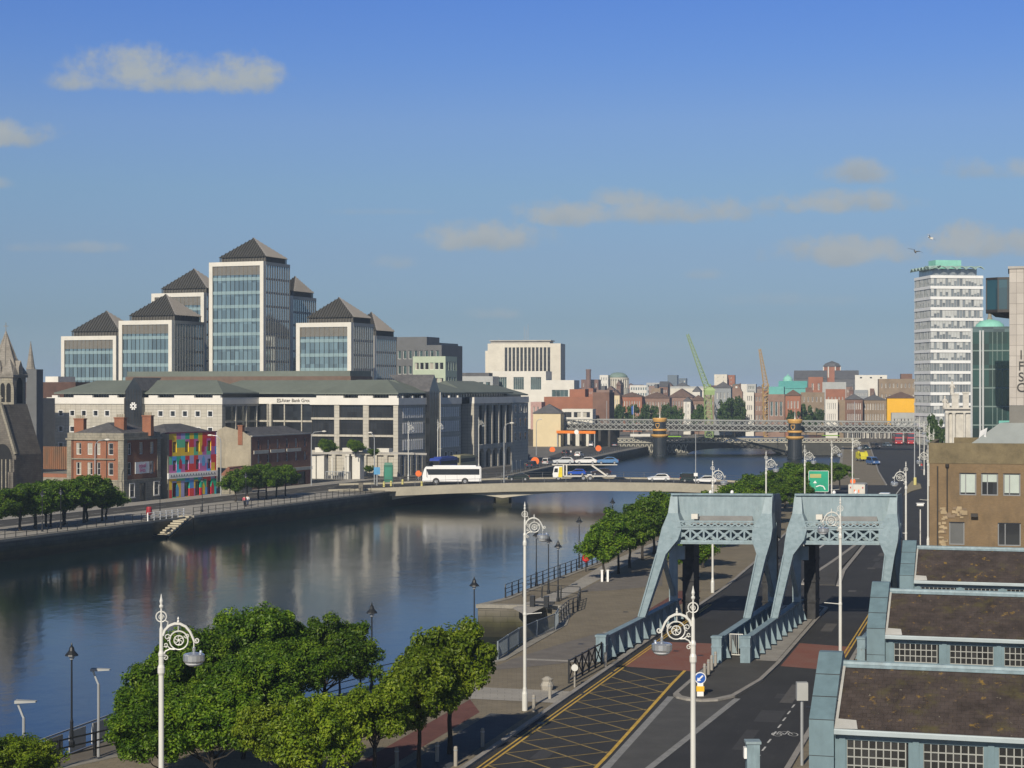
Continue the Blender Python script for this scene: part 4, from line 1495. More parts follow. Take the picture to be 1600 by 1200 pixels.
# brown brick terrace with the sandy gable
def terrace():
 fr = Fr(*P(392, 334.6).xy, LB.rot)
 D = fr.v(486, 0)
 u0 = fr.u(340, 0)
 W = -u0
 o = fr.w(u0, 0)
 t = thing('brick_terrace', 'brown brick terrace with sandy rendered gable and tall red chimney', 'terrace', (o.x, o.y, 0), LB.rot)
 z1 = 10.0
 ys = spans(1.2, D - .6, 6, .95)
 zs = [(5.0, 6.6), (7.6, 9.3)]
 b = MB()
 facade(b, 'right', W, D, 3.4, z1, ys, zs, m=0)
 facade(b, 'right', W, D, 0, 3.4, spans(1.2, D - 1, 4, 3.2), [(.2, 2.7)], m=0)
 b.box(.0, W - .403, .3, D, 0, z1 - .01, 1)
 b.add([(0, 0, 0), (W - .003, 0, 0), (W - .003, 0, z1), (W * .72, 0, z1 + 1.1), (W * .22, 0, z1 + 1.9), (0, 0, z1 + 1.2), (0, .3, 0), (W - .003, .3, 0), (W - .003, .3, z1), (W * .72, .3, z1 + 1.1), (W * .22, .3, z1 + 1.9), (0, .3, z1 + 1.2)],
   [(0, 1, 2, 3, 4, 5), (1, 7, 8, 2), (2, 8, 9, 3), (3, 9, 10, 4), (4, 10, 11, 5), (5, 11, 6, 0)], 1)
 b.build('wall', [M_brownbrick, M_render], t)
 put_windows(t, 'right', W, D, ys, zs, M_woodw, M_glassW, 1, 2, .1, .08, inset=.3)
 for (a, c) in spans(1.2, D - 1, 4, 3.2):
  link('shop_window', win_mesh(c - a, 2.5, M_dkmetal, M_glassD, 3, 1, .1, .1, False), t, (W - .3, (a + c) / 2, .2), pi / 2)
 for (a, c) in ((1.0, 6.6), (7.4, 13.0), (13.8, min(19.6, D - .4))):
  s = MB()
  s.box(W, W + .15, a, c, 6.75, 7.4)
  s.build('fascia_board', mat('pale sign board', (.46, .44, .38), .7), t)
 s = MB()
 s.box(W, W + .3, .3, D, 3.0, 3.6)
 s.build('shop_fascia', mat('faded cream board', (.40, .40, .35), .7), t)
 r = MB()
 hip_roof(r, 0, W - .3, .31, D, z1, 1.7, over=0, ridge_inset=4)
 r.build('roof', M_slate, t)
 g = MB()
 g.box(W - .35, W + .12, .3, D + .05, z1, z1 + .25)
 g.build('parapet', M_concrete, t)
 c = MB()
 c.box(W * .62, W * .62 + .95, -.12, .7, z1 - 1.5, z1 + 2.0)
 c.box(W * .62 - .08, W * .62 + 1.03, -.2, .78, z1 + 2.0, z1 + 2.2)
 c.build('chimney', M_redbrick, t)
terrace()
fr_ = Fr(*P(345, 322).xy, LB.rot)
block('shed', 'low grey gabled shed behind quay trees against the sandy gable', 'shed', fr_, 0, fr_.u(368, 0), 0, 6, 3.4, M_quoin, roof=('gabley', 1.6), roofm=M_brownbrick)
block('hoarding', 'dark shop front box with blue painted scrawl at the end of the brick terrace', 'kiosk', LB, LB.u(440, -36), LB.u(489, -26), -36, 8, 3.0, mat('charcoal board', (.03, .033, .038), .7), roof=('flat', .2), roofm=M_concrete)
# stone gateway with planting at the office corner
def portico():
 V = -13
 o = LB.w(LB.u(486, V), V)
 t = thing('stone_gateway', 'white stone gateway with curved beam on columns before dark glass offices', 'gateway', (o.x, o.y, 0), LB.rot)
 u = lambda p, v=V: LB.u(p, v) - LB.u(486, V)
 for (a, b) in ((486, 495), (496.5, 508), (543, 547), (552, 564)):
  m = MB()
  m.box(u(a), u(b), -.5, 1.5, 0, 4.9)
  m.box(u(a) - .15, u(b) + .15, -.65, 1.65, 4.9, 5.25)
  m.build('pillar', M_whiteframe, t)
 for p in (517.5, 538):
  m = MB()
  m.tube([(u(p), .5, 0), (u(p), .5, 4.5)], .22, 8)
  m.build('pillar', M_whiteframe, t)
 b = MB()
 n = 14
 pts = []
 for k in range(n + 1):
  s_ = k / n
  pts.append((u(486) + (u(650) - u(486)) * s_, -.6 + 6 * s_ * s_, 5.3 + .25 * sin(pi * s_)))
 for p, q in zip(pts[:-1], pts[1:]):
  b.bar(p, q, 1.2, .4)
 b.build('canopy_beam', M_concrete, t)
 for (a, d_) in ((486, 503), (529, 549), (560, 568), (583, 602)):
  c = MB()
  c.box(u(a), u(d_), 1.8, 3.6, 5.3, 6.5)
  c.build('planter', M_whiteframe, t)
 g = MB()
 for k in range(12):
  x = u(512) + (u(550) - u(512)) * k / 11
  g.box(x - .05, x + .05, -.9, -.82, 0, 1.6)
 g.box(u(512), u(550), -.92, -.8, 1.5, 1.62)
 g.build('gate', M_alu, t)
portico()
# gothic church
def lancet(mb, xc, y, z0, w, h, n=8, m=0, y1=None):
 """pointed window outline as a flat panel facing -y"""
 hs = h - w * .9
 pts = [(xc - w / 2, y, z0), (xc + w / 2, y, z0), (xc + w / 2, y, z0 + hs)]
 for k in range(1, n):
  a = k / n
  pts.append((xc + w / 2 * (1 - a * a), y, z0 + hs + (h - hs) * sin(a * pi / 2)))
 pts.append((xc, y, z0 + h))
 for k in range(n - 1, 0, -1):
  a = k / n
  pts.append((xc - w / 2 * (1 - a * a), y, z0 + hs + (h - hs) * sin(a * pi / 2)))
 pts.append((xc - w / 2, y, z0 + hs))
 if y1 is None:
  mb.face(pts, m)
 else:
  nn = len(pts)
  mb.add(pts + [(p[0], y1, p[2]) for p in pts], [tuple(range(nn))] + [(i, nn + i, nn + (i + 1) % nn, (i + 1) % nn) for i in range(nn)], m)
def church():
 D0 = 300.0
 fr = Fr(*P(20, D0).xy, LB.rot)
 o = fr.w(0, 0)
 t = thing('church', 'grey stone gothic church with pointed windows, steep gable and broach spire', 'church', (o.x, o.y, 0), LB.rot)
 s = F / D0
 zt = Z(587, D0)                                        # top of belfry
 za = Z(517, D0)
 x0, x1 = fr.u(-22, 0), fr.u(20, 0)
 Wt = x1 - x0
 Dt = fr.v(40.5, x1)
 m = MB()
 m.box(x0, x1, 0, Dt, 0, zt)
 for z in (Z(636, D0), Z(690, D0)):
  m.box(x0 - .15, x1 + .15, -.15, Dt + .15, z - .2, z + .2)
 m.box(x0 - .25, x1 + .25, -.25, Dt + .25, zt - .3, zt + .15)
 for (a, b) in ((x0 - .3, x0 + .3), (x1 - .3, x1 + .3)):
  m.box(a, b, -.35, .3, 0, Z(640, D0))
 m.box(x1 + .01, x1 + .3, Dt - .5, Dt + .3, 0, Z(640, D0))
 m.build('tower', M_gothic, t)
 sp = MB()
 n = 8
 cx, cy = (x0 + x1) / 2, Dt / 2
 base = [(cx + (Wt / 2 + .25) * 1.05 * (1 if abs(cos(a)) > .5 else cos(a) / abs(cos(pi / 4)) * .99) * 1.0, 0, 0) for a in (0,)]
 hb = zt + .15
 q = Wt / 2 + .3
 qy = Dt / 2 + .3
 sq = [(cx - q, cy - qy, hb), (cx + q, cy - qy, hb), (cx + q, cy + qy, hb), (cx - q, cy + qy, hb)]
 oc_r = .80
 zm = hb + (za - hb) * .22
 oc = []
 for (sx, sy) in ((-1, -1), (1, -1), (1, 1), (-1, 1)):
  pass
 oct_ = [(cx + q * oc_r * cos(pi / 8 + k * pi / 4), cy + qy * oc_r * sin(pi / 8 + k * pi / 4), zm) for k in range(8)]
 ap = (cx, cy, za)
 sp.add(oct_ + [ap], [(k, (k + 1) % 8, 8) for k in range(8)])
 sp.add(sq + oct_, [(1, 2, 4 + 0), (1, 4 + 0, 4 + 7), (2, 4 + 1, 4 + 0), (2, 3, 4 + 2), (2, 4 + 2, 4 + 1), (3, 4 + 3, 4 + 2), (3, 0, 4 + 4), (3, 4 + 4, 4 + 3), (0, 4 + 5, 4 + 4), (0, 1, 4 + 6), (0, 4 + 6, 4 + 5), (1, 4 + 7, 4 + 6)])
 for (sx, sy) in ((-1, -1), (1, -1), (1, 1), (-1, 1)):   # broaches
  c = (cx + sx * q, cy + sy * qy, hb)
  tp = (cx + sx * q * .5, cy + sy * qy * .5, hb + (za - hb) * .38)
  e1, e2 = (cx + sx * q * .3, cy + sy * qy, hb), (cx + sx * q, cy + sy * qy * .3, hb)
  sp.add([c, e1, e2, tp], [(0, 1, 3), (0, 3, 2), (1, 2, 3), (0, 2, 1)])
 for k in range(8):                                     # arrises
  sp.bar(oct_[k], ap, .14, .14)
 sp.tube([(cx, cy, za - .3), (cx, cy, za + 1.5)], .06, 5)
 sp.bar((cx - .45, cy, za + .9), (cx + .45, cy, za + .9), .1, .1)
 for (gx, gy_, gr) in ((cx, cy - qy * .93, 0.0), (cx + q * .93, cy, pi / 2)):        # small gabled dormers at the spire foot
  sp.at(gx, gy_, 0, gr)
  sp.add([(-.55, -.2, hb), (.55, -.2, hb), (.55, -.2, hb + 1.3), (0, -.2, hb + 2.4), (-.55, -.2, hb + 1.3), (-.55, 1.6, hb), (.55, 1.6, hb), (.55, 1.6, hb + 1.3), (0, 1.6, hb + 2.4), (-.55, 1.6, hb + 1.3)],
    [(0, 1, 2, 3, 4), (1, 6, 7, 2), (5, 0, 4, 9), (2, 7, 8, 3), (9, 4, 3, 8)])
  sp.at()
 sp.build('spire', M_gothic, t)
 w = MB()
 zw = Z(633, D0)
 for xc in ((x0 + x1) / 2 - .2 + .9, (x0 + x1) / 2 + 1.7 + .2):
  lancet(w, xc, -.04, zw + .5, .9, 3.2)
 w.at(x1, 0, 0, pi / 2)
 lancet(w, Dt / 2, -.04, zw + .3, 1.6, 4.3)
 w.at()
 wb = w.build('belfry_openings', M_dark, t)
 hm = MB()
 lancet(hm, (x0 + x1) / 2 + 1.4, -.02, zw, 3.1, 4.9, y1=-.0)
 hm.at(x1, 0, 0, pi / 2)
 lancet(hm, Dt / 2, -.02, zw, 2.4, 5.0, y1=0)
 hm.at()
 hm.build('window_surround', M_quoin, t)
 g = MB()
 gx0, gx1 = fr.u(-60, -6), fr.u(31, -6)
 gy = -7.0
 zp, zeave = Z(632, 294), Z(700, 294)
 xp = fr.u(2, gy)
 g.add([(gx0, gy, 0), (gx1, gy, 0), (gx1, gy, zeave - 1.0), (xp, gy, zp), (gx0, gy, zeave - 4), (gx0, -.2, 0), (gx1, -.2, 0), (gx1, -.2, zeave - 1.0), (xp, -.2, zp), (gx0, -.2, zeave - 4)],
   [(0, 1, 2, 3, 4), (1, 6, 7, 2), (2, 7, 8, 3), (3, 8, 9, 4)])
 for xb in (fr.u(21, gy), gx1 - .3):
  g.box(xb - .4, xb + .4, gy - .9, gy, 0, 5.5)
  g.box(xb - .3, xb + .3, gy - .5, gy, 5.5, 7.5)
 g.build('nave', brick('darker nave stone', (.125, .115, .10), (.155, .14, .12), (.07, .065, .06), w=.8, h=.32, ms=.015, rough=.92, var=.25, vscale=.45), t)  # same coursing as the tower stone in a darker tone
 cp = MB()
 cp.bar((gx1, gy - .1, zeave - .9), (xp, gy - .1, zp + .15), .5, .4)
 cp.bar((xp, gy - .1, zp + .15), (gx0, gy - .1, zeave - 3.9), .5, .4)
 cp.tube([(xp, gy - .1, zp + .2), (xp, gy - .1, zp + 1.5)], .09, 5)
 cp.bar((xp - .4, gy - .1, zp + 1.1), (xp + .4, gy - .1, zp + 1.1), .12, .12)
 cp.build('gable_coping', M_quoin, t)
 gw = MB()
 lancet(gw, xp + .2, gy - .06, 2.0, 4.2, 8.0, y1=gy - .003)
 gwo = gw.build('gable_window', M_dark, t)
 tr = MB()
 for k in range(-2, 3):
  tr.box(xp + .2 + k * .8 - .1, xp + .2 + k * .8 + .1, gy - .16, gy - .07, 2.0, 7.5)
 tr.build('tracery', M_quoin, gwo)
church()
# around the church and behind the office block
fr_ = Fr(*P(36, 330).xy, LB.rot)
block('turret', 'slender stone turret with pointed spirelet behind the church spire', 'turret', fr_, fr_.u(41, 0), fr_.u(57, 0), 0, 2, Z(577, 330), M_greyblock)
t = thing('spirelet', 'small pointed stone spirelet seen beside the church spire', 'spire', P(48, 331), LB.rot)
m = MB()
m.lathe([(.9, Z(577, 331)), (.75, Z(574, 331)), (.03, Z(533, 331))], 8)
m.build('cone', M_gothic, t)
block('office_annexe', 'dark grey stucco block between the church and the white offices', 'building', LB, LB.u(36, -12), LB.u(61, -12), -12, 6, LB.z(622, LB.u(50, -12), -12), mat('grey stucco', (.13, .135, .14), .9, var=.15),
  wins=[('front', [(2.4, 3.2)], [(7.2, 8.8), (10.8, 12.6)])])
block('brown_block', 'brown flat topped block over the church shoulder', 'building', LB, LB.u(38, 20), LB.u(118, 20), 20, 12, LB.z(597, LB.u(80, 20), 20), mat('brown brick cladding', (.085, .045, .033), .85, var=.2), roof=('box', 1.4, .3, .55), roofm=M_whiteband)
t = thing('flue', 'tall thin white flue pipe standing against the end of the white offices', 'flue', LB.w(LB.u(73, -3), -3))
m = MB()
m.tube([(0, 0, 0), (0, 0, 14.5)], .55, 10)
m.tube([(0, 0, 14.5), (0, 0, 16.6)], .3, 8)
m.build('pipe', M_wh, t)
def rust_wall():
 V = -60
 u0, u1 = LB.u(43, V), LB.u(107, V)
 o = LB.w(u0, V)
 t = thing('yard_wall', 'rust streaked corrugated yard wall between church and brick corner building', 'wall', (o.x, o.y, 0), LB.rot)
 m = MB()
 n = 40
 for k in range(n):
  x = (u1 - u0) * k / n
  m.box(x, x + (u1 - u0) / n, (k % 2) * .12, .4, 3.4, LB.z(698, u1, V))
 m.build('sheeting', mat('rusty sheeting', (.16, .115, .075), .85, var=.3, scale=.5, col2=(.23, .10, .045), stretch=(1.2, 1.2, .35)), t)
 m = MB()
 m.box(-1, u1 - u0 + 1, -1.2, -.3, 0, 2.6)
 m.build('brick_base', M_redbrick, t)
 m = MB()
 m.box(-12, u1 - u0 + 1, -1.6, -1.2, 0, 1.9)
 m.build('stone_base', M_quoin, t)
rust_wall()
FR0 = Fr(0, 0, -.18)
def far(label, name, x0, x1, yt, D, wall, wins=None, roof=None, depth=12, cat='building', group=None, fr=None, roofm=None, fm=None, gm=None, side=None, parapet=0.0, nx=1, ny=1, fw=.1, z0=0.0, x2=None, sill=False):
 """a building placed by where it stands in the view and how far away it is; wins=(columns, rows, width share, height share, first sill)"""
 p0 = P(x0, D)
 f = Fr(p0.x, p0.y, (fr or FR0).rot)
 W = f.u(x1, 0)
 if x2 is not None:
  depth = f.v(x2, W)
 z1 = Z(yt, D)
 ws = []
 for spec, sd, Ln in ((wins, 'front', W), (side, 'right', depth)):
  if not spec: continue
  c, r, sw, sh, zb = spec[:5]
  zt = spec[5] if len(spec) > 5 else z1 - .6
  xs = spans(.5, Ln - .5, c, (Ln - 1) / c * sw)
  st = (zt - zb) / r
  zs = [(zb + st * (k + (1 - sh) / 2), zb + st * (k + (1 + sh) / 2)) for k in range(r)]
  ws.append((sd, xs, zs))
 return block(name, label, cat, f, 0, W, 0, depth, z1, wall, ws, roof, roofm, fm, gm, group, z0, nx, ny, fw, parapet, skin=.35, sill=sill)
M_palegreen = mat('pale green cladding', (.40, .47, .36), .6, var=.06)
M_bluegl = glass('blue green office glass', (.05, .085, .085), (.5, .6, .64), .14, .06, 2, 2, .5)
M_steelblue = mat('blue grey cladding', (.10, .13, .155), .6, var=.08)
M_offw = mat('off white render', (.62, .60, .54), .85, var=.06, scale=.3)
M_orange = mat('orange brick far', (.29, .125, .075), .9, var=.12, scale=.3)
M_brown = mat('brown brick far', (.17, .10, .075), .9, var=.16, scale=.3)
M_tan = mat('tan brick far', (.235, .18, .125), .9, var=.14, scale=.3)
M_yell = mat('bright yellow render', (.72, .40, .02), .8, var=.04)
M_slatef = mat('far slate', (.10, .10, .105), .8, var=.15, scale=.5)
M_rooft = mat('far brown roof', (.13, .085, .065), .85, var=.15, scale=.5)
M_turq = mat('turquoise roof sheet', (.11, .36, .33), .6, var=.08)
M_grylt = mat('light grey cladding', (.36, .37, .36), .7, var=.08)
t = far('dark stepped office block just past the last glass tower', 'office_block', 584, 690, 540, 545, M_greyblock, (12, 6, .6, .55, 4), ('box', 2.6, .05, .72), 16, fr=LB, gm=M_bluegl, roofm=M_greyblock)
far('lower step of the dark office block, level with its flat roof edge', 'office_block', 655, 688, 536, 556, M_steelblue, (5, 7, .6, .5, 4), None, 14, fr=LB, gm=M_bluegl)
far('small pale green and cream office block beside the dark stepped block', 'office_block', 645, 696, 557, 520, M_palegreen, (6, 4, .8, .45, 10), None, x2=714, fr=LB, gm=M_glassW, side=(4, 4, .85, .6, 10))
def slab_tower():
 D = 720
 p0 = P(762, D)
 f = Fr(p0.x, p0.y, -.16)
 x = lambda p: f.u(p, 0)
 W = x(876)
 z1 = Z(537, D)
 t = thing('slab_block', 'cream concrete slab block with tall dark window strips and rooftop aerials', 'office building', (p0.x, p0.y, 0), f.rot)
 m = MB()
 cols = [(x(788) + (x(861) - x(788)) * k / 12 + .15, x(788) + (x(861) - x(788)) * (k + 1) / 12 - .3) for k in range(12)]
 facade(m, 'front', W, 14, 0, z1, cols, [(12, Z(543, D))], skin=.5)
 m.box(0, W, .503, 14, 0, z1 - .01)
 m.box(x(757.5), x(762), 1, 12, 0, Z(548, D))
 for z in (Z(544, D), Z(556, D), Z(568, D)):
  m.box(x(773), x(775), -.02, .0, z - .6, z + .2)
 m.build('wall', M_cream, t)
 for (a, b) in cols:
  link('window', win_mesh(b - a, Z(543, D) - 12, M_greyfin, M_glassD, 1, 9, .1, .1, False), t, ((a + b) / 2, .45, 12), 0)
 r = MB()
 r.box(x(765), x(858), 2, 12, z1, Z(533, D))
 r.box(x(764), x(860), 1.2, 12.8, Z(533, D), Z(531.5, D))
 r.build('roof_plant', M_concrete, t)
 for p, h in ((815, 510), (818, 514), (821, 506), (775, 528)):
  a = MB()
  a.tube([(x(p), 7, z1), (x(p), 7, Z(h, D))], .09, 5)
  a.build('aerial', M_alu, t)
slab_tower()
far('low white block with wide teal windows in front of the cream slab', 'office_block', 768, 853, 580, 672, M_offw, (3, 1, .62, .6, 17), None, 14, gm=M_bluegl, nx=5)
far('white flat roofed annexe stepping down right of the teal windowed block', 'office_block', 853, 897, 594, 668, M_offw, (1, 1, .65, .3, 13), None, 14, gm=M_bluegl, nx=4)
far('long grey white terrace roof with plant boxes left of the white block', 'office_block', 690, 770, 588, 660, M_grylt, (7, 1, .7, .5, 17), ('box', 1.3, .3, .9), 12, gm=M_bluegl)
far('orange brick block with stepped top and blank upper wall behind the railway', 'brick_block', 850, 926, 620, 610, M_orange, None, ('box', 2.6, .5, .82), 15, roofm=M_orange)
far('dark brick block with big drainpipe at the end of the orange brick block', 'brick_block', 926, 952, 613, 606, M_brown, None, None, 14)
far('cream walled house with grey hipped roof above the railway girders', 'house', 833, 876, 646, 590, mat('cream render', (.62, .52, .33), .85, var=.04), None, ('hip', 3.0), 10, roofm=M_slatef)
far('white shop hoardings panel wall below the orange brick block', 'building', 878, 926, 639, 596, M_offw, (3, 1, .8, .7, 9), None, 8)
far('pink washed house end squeezed between office wing and cream house', 'house', 829, 846, 628, 600, mat('pink render', (.42, .27, .24), .85), (2, 1, .4, .5, 10), None, 8)
t = thing('chimney_stack', 'tall thin brown industrial chimney on the far skyline', 'chimney', P(919.5, 1250))
m = MB()
m.lathe([(2.0, 0), (1.7, Z(580, 1250)), (1.9, Z(579.5, 1250)), (1.9, Z(577, 1250))], 10)
m.build('shaft', M_brown, t)
def domed_court():
 D = 1300
 t = thing('domed_building', 'distant domed building with ring of columns under a green grey dome', 'public building', P(966, D), -.15)
 s = D / F
 r = 15.5 * s
 m = MB()
 m.lathe([(r * 1.15, 0), (r * 1.15, Z(607, D)), (r * .9, Z(606, D)), (r * .9, Z(593, D)), (r * 1.08, Z(593, D)), (r * 1.08, Z(591, D)), (r, Z(590, D))], 24)
 m.build('drum', mat('hazy limestone', (.45, .42, .34), .85, var=.06), t)
 c = MB()
 for k in range(24):
  a = 2 * pi * k / 24
  c.tube([(r * 1.02 * cos(a), r * 1.02 * sin(a), Z(606, D)), (r * 1.02 * cos(a), r * 1.02 * sin(a), Z(593, D))], .5, 6)
 c.build('colonnade', M_cream, t)
 d = MB()
 d.lathe([(r * .98, Z(590, D)), (r * .9, Z(587, D)), (r * .7, Z(584, D)), (r * .4, Z(582.3, D)), (.1, Z(581.8, D))], 24)
 d.build('dome', mat('dull green dome', (.17, .24, .20), .7), t, smooth=True)
domed_court()
# concrete road bridge
M_bridge = mat('pale bridge concrete', (.33, .305, .24), .85, var=.10, scale=.25, fine=.05, bscale=2)
M_bridge2 = mat('paler bridge girder concrete', (.42, .39, .31), .85, var=.08, scale=.3)  # girder concrete, a paler tone than deck and fascia
M_raildk = mat('dull grey railing', (.12, .125, .13), .5, .2)
def deck_z(x):
 xs, zs = (-34, -24, -10, 0, 15, 30, 42, 52), (.05, .35, .95, 1.25, 1.4, 1.25, .75, .08)
 for a, b, c, d in zip(xs[:-1], xs[1:], zs[:-1], zs[1:]):
  if x <= b:
   return c + (d - c) * max(0, (x - a) / (b - a))
 return zs[-1]
def road_bridge():
 Y0, Y1 = 332.0, 353.0
 t = thing('road_bridge', 'low pale concrete road bridge of shallow arches carrying traffic over the river', 'bridge', (0, Y0, 0))
 xs = [-34 + 86 * k / 43 for k in range(44)]
 d, f1, f2, rd = MB(), MB(), MB(), MB()
 for a, b in zip(xs[:-1], xs[1:]):
  za, zb = deck_z(a), deck_z(b)
  d.add([(a, .5, za - .9), (b, .5, zb - .9), (b, Y1 - Y0 - .5, zb - .9), (a, Y1 - Y0 - .5, za - .9), (a, .5, za), (b, .5, zb), (b, Y1 - Y0 - .5, zb), (a, Y1 - Y0 - .5, za)],
    [(0, 3, 2, 1), (4, 5, 6, 7), (0, 1, 5, 4), (2, 3, 7, 6)])
  if b > 46: continue
  for (f, y0, y1) in ((f1, 0, .5), (f2, Y1 - Y0 - .5, Y1 - Y0)):
   f.add([(a, y0, za - 1.3), (b, y0, zb - 1.3), (b, y1, zb - 1.3), (a, y1, za - 1.3), (a, y0, za + .3), (b, y0, zb + .3), (b, y1, zb + .3), (a, y1, za + .3)],
     [(0, 3, 2, 1), (4, 5, 6, 7), (0, 1, 5, 4), (2, 3, 7, 6)])
  rd.add([(a, 2.2, za + .006), (b, 2.2, zb + .006), (b, Y1 - Y0 - 2.2, zb + .006), (a, Y1 - Y0 - 2.2, za + .006)], [(0, 1, 2, 3)])
 d.build('deck', M_bridge, t)
 f1.build('fascia', M_bridge, t)
 f2.build('fascia', M_bridge, t)
 rd.build('roadway', M_asph, t)
 g = MB()
 piers = [-24.5, -1.8, 39.5]
 for (pa, pb) in zip(piers[:-1], piers[1:]):
  n = 24
  for k in range(n):
   a, b = pa + (pb - pa) * k / n, pa + (pb - pa) * (k + 1) / n
   def sof(x):
    s_ = (x - (pa + pb) / 2) / ((pb - pa) / 2)
    return deck_z(x) - 1.35 - 1.15 * abs(s_) ** 2.2
   za, zb = sof(a), sof(b)
   ta, tb = deck_z(a) - .9, deck_z(b) - .9
   g.add([(a, 1.0, za), (b, 1.0, zb), (b, 20, zb), (a, 20, za), (a, 1.0, ta), (b, 1.0, tb), (b, 20, tb), (a, 20, ta)], [(0, 3, 2, 1), (0, 1, 5, 4), (2, 3, 7, 6)])
 g.build('arched_girders', M_bridge2, t)
 for px in piers[1:]:
  p = MB()
  p.box(px - 1.2, px + 1.2, 1.2, 19.8, -5, -.9)
  p.box(px - 1.7, px + 1.7, .4, 20.6, -5, -2.3)
  p.build('pier', M_quay, t)
 a = MB()
 a.box(-31, -23.6, -2.5, 22, -5, .15)
 a.box(-28.2, -27.4, -2.6, -1.8, .15, 1.7)
 a.build('abutment', M_quay, t)
 r = MB()
 for (y) in (.25, Y1 - Y0 - .25):
  for z in (.75, 1.25):
   r.tube([(x, y, deck_z(x) + z) for x in xs[4:41]], .03, 4)
 r.build('handrail', M_raildk, t)
 for y in (.25, Y1 - Y0 - .25):
  for x in xs[4:41:2]:
   p = MB()
   p.box(x - .04, x + .04, y - .04, y + .04, deck_z(x) + .3, deck_z(x) + 1.25)
   p.build('railing_post', M_raildk, t)
road_bridge()
# lattice railway bridge and its black and gold piers
M_lattice = mat('grey bridge ironwork', (.26, .27, .26), .6, var=.10)
M_gold = mat('golden yellow paint', (.62, .36, .10), .5, var=.05)
M_pierblk = mat('black pier paint', (.022, .027, .032), .4, var=.15)
def railway_bridge():
 A, B = P(838, 600, 0), P(1472, 542, 0)
 d = (B - A)
 Ln = d.length
 rot = atan2(d.y, d.x)
 t = thing('railway_bridge', 'grey iron lattice railway bridge crossing the river on black and gold piers', 'bridge', (A.x, A.y, 0), rot)
 zb, zt = 5.5, 9.0
 for y in (0, 8.0):
  m = MB()
  m.box(0, Ln, y - .3, y + .3, zt - .28, zt)
  m.box(0, Ln, y - .3, y + .3, zb, zb + .35)
  m.box(0, Ln, y - .05, y + .05, zt - 1.75, zt - 1.6)
  m.build('chord', M_lattice, t)
  w = MB()
  st = 2.0
  n = int(Ln / st)
  for k in range(-1, n):
   x = k * st
   for (xa, za, xb, zb_) in ((x, zb + .3, x + 3.6, zt - .25), (x + 3.6, zb + .3, x, zt - .25)):
    if xa >= 0 and xb >= 0 and max(xa, xb) <= Ln:
     w.bar((xa, y + (.05 if xa < xb else -.05), za), (xb, y + (.05 if xa < xb else -.05), zb_), .1, .21)
  w.build('lattice', M_raildk if y else M_lattice, t)
 f = MB()
 f.box(0, Ln, .35, 7.65, zb + .1, zb + .5)
 for k in range(int(Ln / 4)):
  f.box(k * 4, k * 4 + .3, .35, 7.65, zb - .25, zb + .1)
 f.box(0, Ln, .35, 7.65, zb + .5, zb + 1.7, 0)
 f.build('track_deck', M_dkmetal, t)
 c = MB()
 for k in range(5):
  x = 22 + k * 28
  c.tube([(x, 8.4, zb), (x, 8.4, zb + 9.5)], .1, 6)
 c.build('catenary_posts', M_alu, t)
 return A, d.normalized(), rot
RA, RD, RROT = railway_bridge()
def iron_pier(label, px, D):
 c = P(px, D, 0)
 t = thing('iron_pier', label, 'bridge pier', (c.x, c.y, WL), RROT, 'black and gold railway piers')
 k = D / 584 * .9
 m = MB()
 m.lathe([(2.5, -2.2), (2.5, .6), (2.25, .7), (2.2, 6.1)], 20)
 m.build('shaft', M_pierblk, t, smooth=False)
 g = MB()
 zc = 6.1
 g.lathe([(2.3, zc), (2.6, zc + .25), (2.85, zc + .6), (2.85, zc + .9), (2.3, zc + 1.0)], 20)
 g.lathe([(2.0, zc + 2.0), (2.35, zc + 2.2), (2.35, zc + 2.6), (2.0, zc + 2.75)], 20)
 g.lathe([(2.0, zc + 5.0), (2.15, zc + 5.3), (2.35, zc + 5.9), (2.3, zc + 6.2), (1.9, zc + 6.3)], 20)
 g.build('gold_bands', M_gold, t)
 b = MB()
 b.lathe([(2.0, zc + .9), (1.95, zc + 5.1)], 20)
 b.build('drum', M_pierblk, t)
 e = MB()
 sh = [(-.5, 3.9 + zc), (.5, 3.9 + zc), (.55, 4.6 + zc), (-.55, 4.6 + zc)]
 pts = [(-.6, 4.7), (.6, 4.7), (.6, 4.0), (.35, 3.5), (0, 3.2), (-.35, 3.5), (-.6, 4.0)]
 for (a, b2) in zip(pts, pts[1:] + pts[:1]):
  e.bar((a[0], -2.08, a[1] + zc - .2), (b2[0], -2.08, b2[1] + zc - .2), .12, .18)
 e.build('shield_crest', M_gold, t)
 f = MB()
 f.tube([(0, 0, zc + 6.2), (0, 0, zc + 6.8), (0, 0, zc + 9.4)], [.3, .15, .03], 8)
 f.build('finial', M_lampw, t)
iron_pier('black iron railway pier with gold bands rising from mid river, shield crest facing downstream', 1031, 580)
iron_pier('black and gold railway pier beside the north bank promenade wall', 1242, 556)
def masonry_abutment():
 A, B = P(848, 596, 0), P(905, 590, 0)
 t = thing('stone_abutment', 'dark stone railway abutment on the south quay beside the orange beam', 'abutment', (A.x, A.y, 0), RROT)
 m = MB()
 m.box(-16, .5, -1, 10, 0, 5.4)
 for k in range(6):
  m.box(6 + k * 3.4, 6.8 + k * 3.4, 1, 9, 0, 5.4)
 m.build('wall', M_brownstone, t)
M_brownstone = mat('sooty stone', (.06, .055, .048), .9, var=.2)
masonry_abutment()
t = thing('height_beam', 'bright orange height warning beam hung across the quay road under the railway', 'warning beam', P(870, 588, 0), RROT)
m = MB()
m.box(0, 13.8, -.3, .3, 4.4, 5.3)
m.build('beam', mat('orange safety paint', (.75, .20, .01), .5), t)
for x in (.3, 13.5):
 m = MB()
 m.box(x - .15, x + .15, -.2, .2, 0, 4.4)
 m.build('post', M_alu, t)
m = MB()
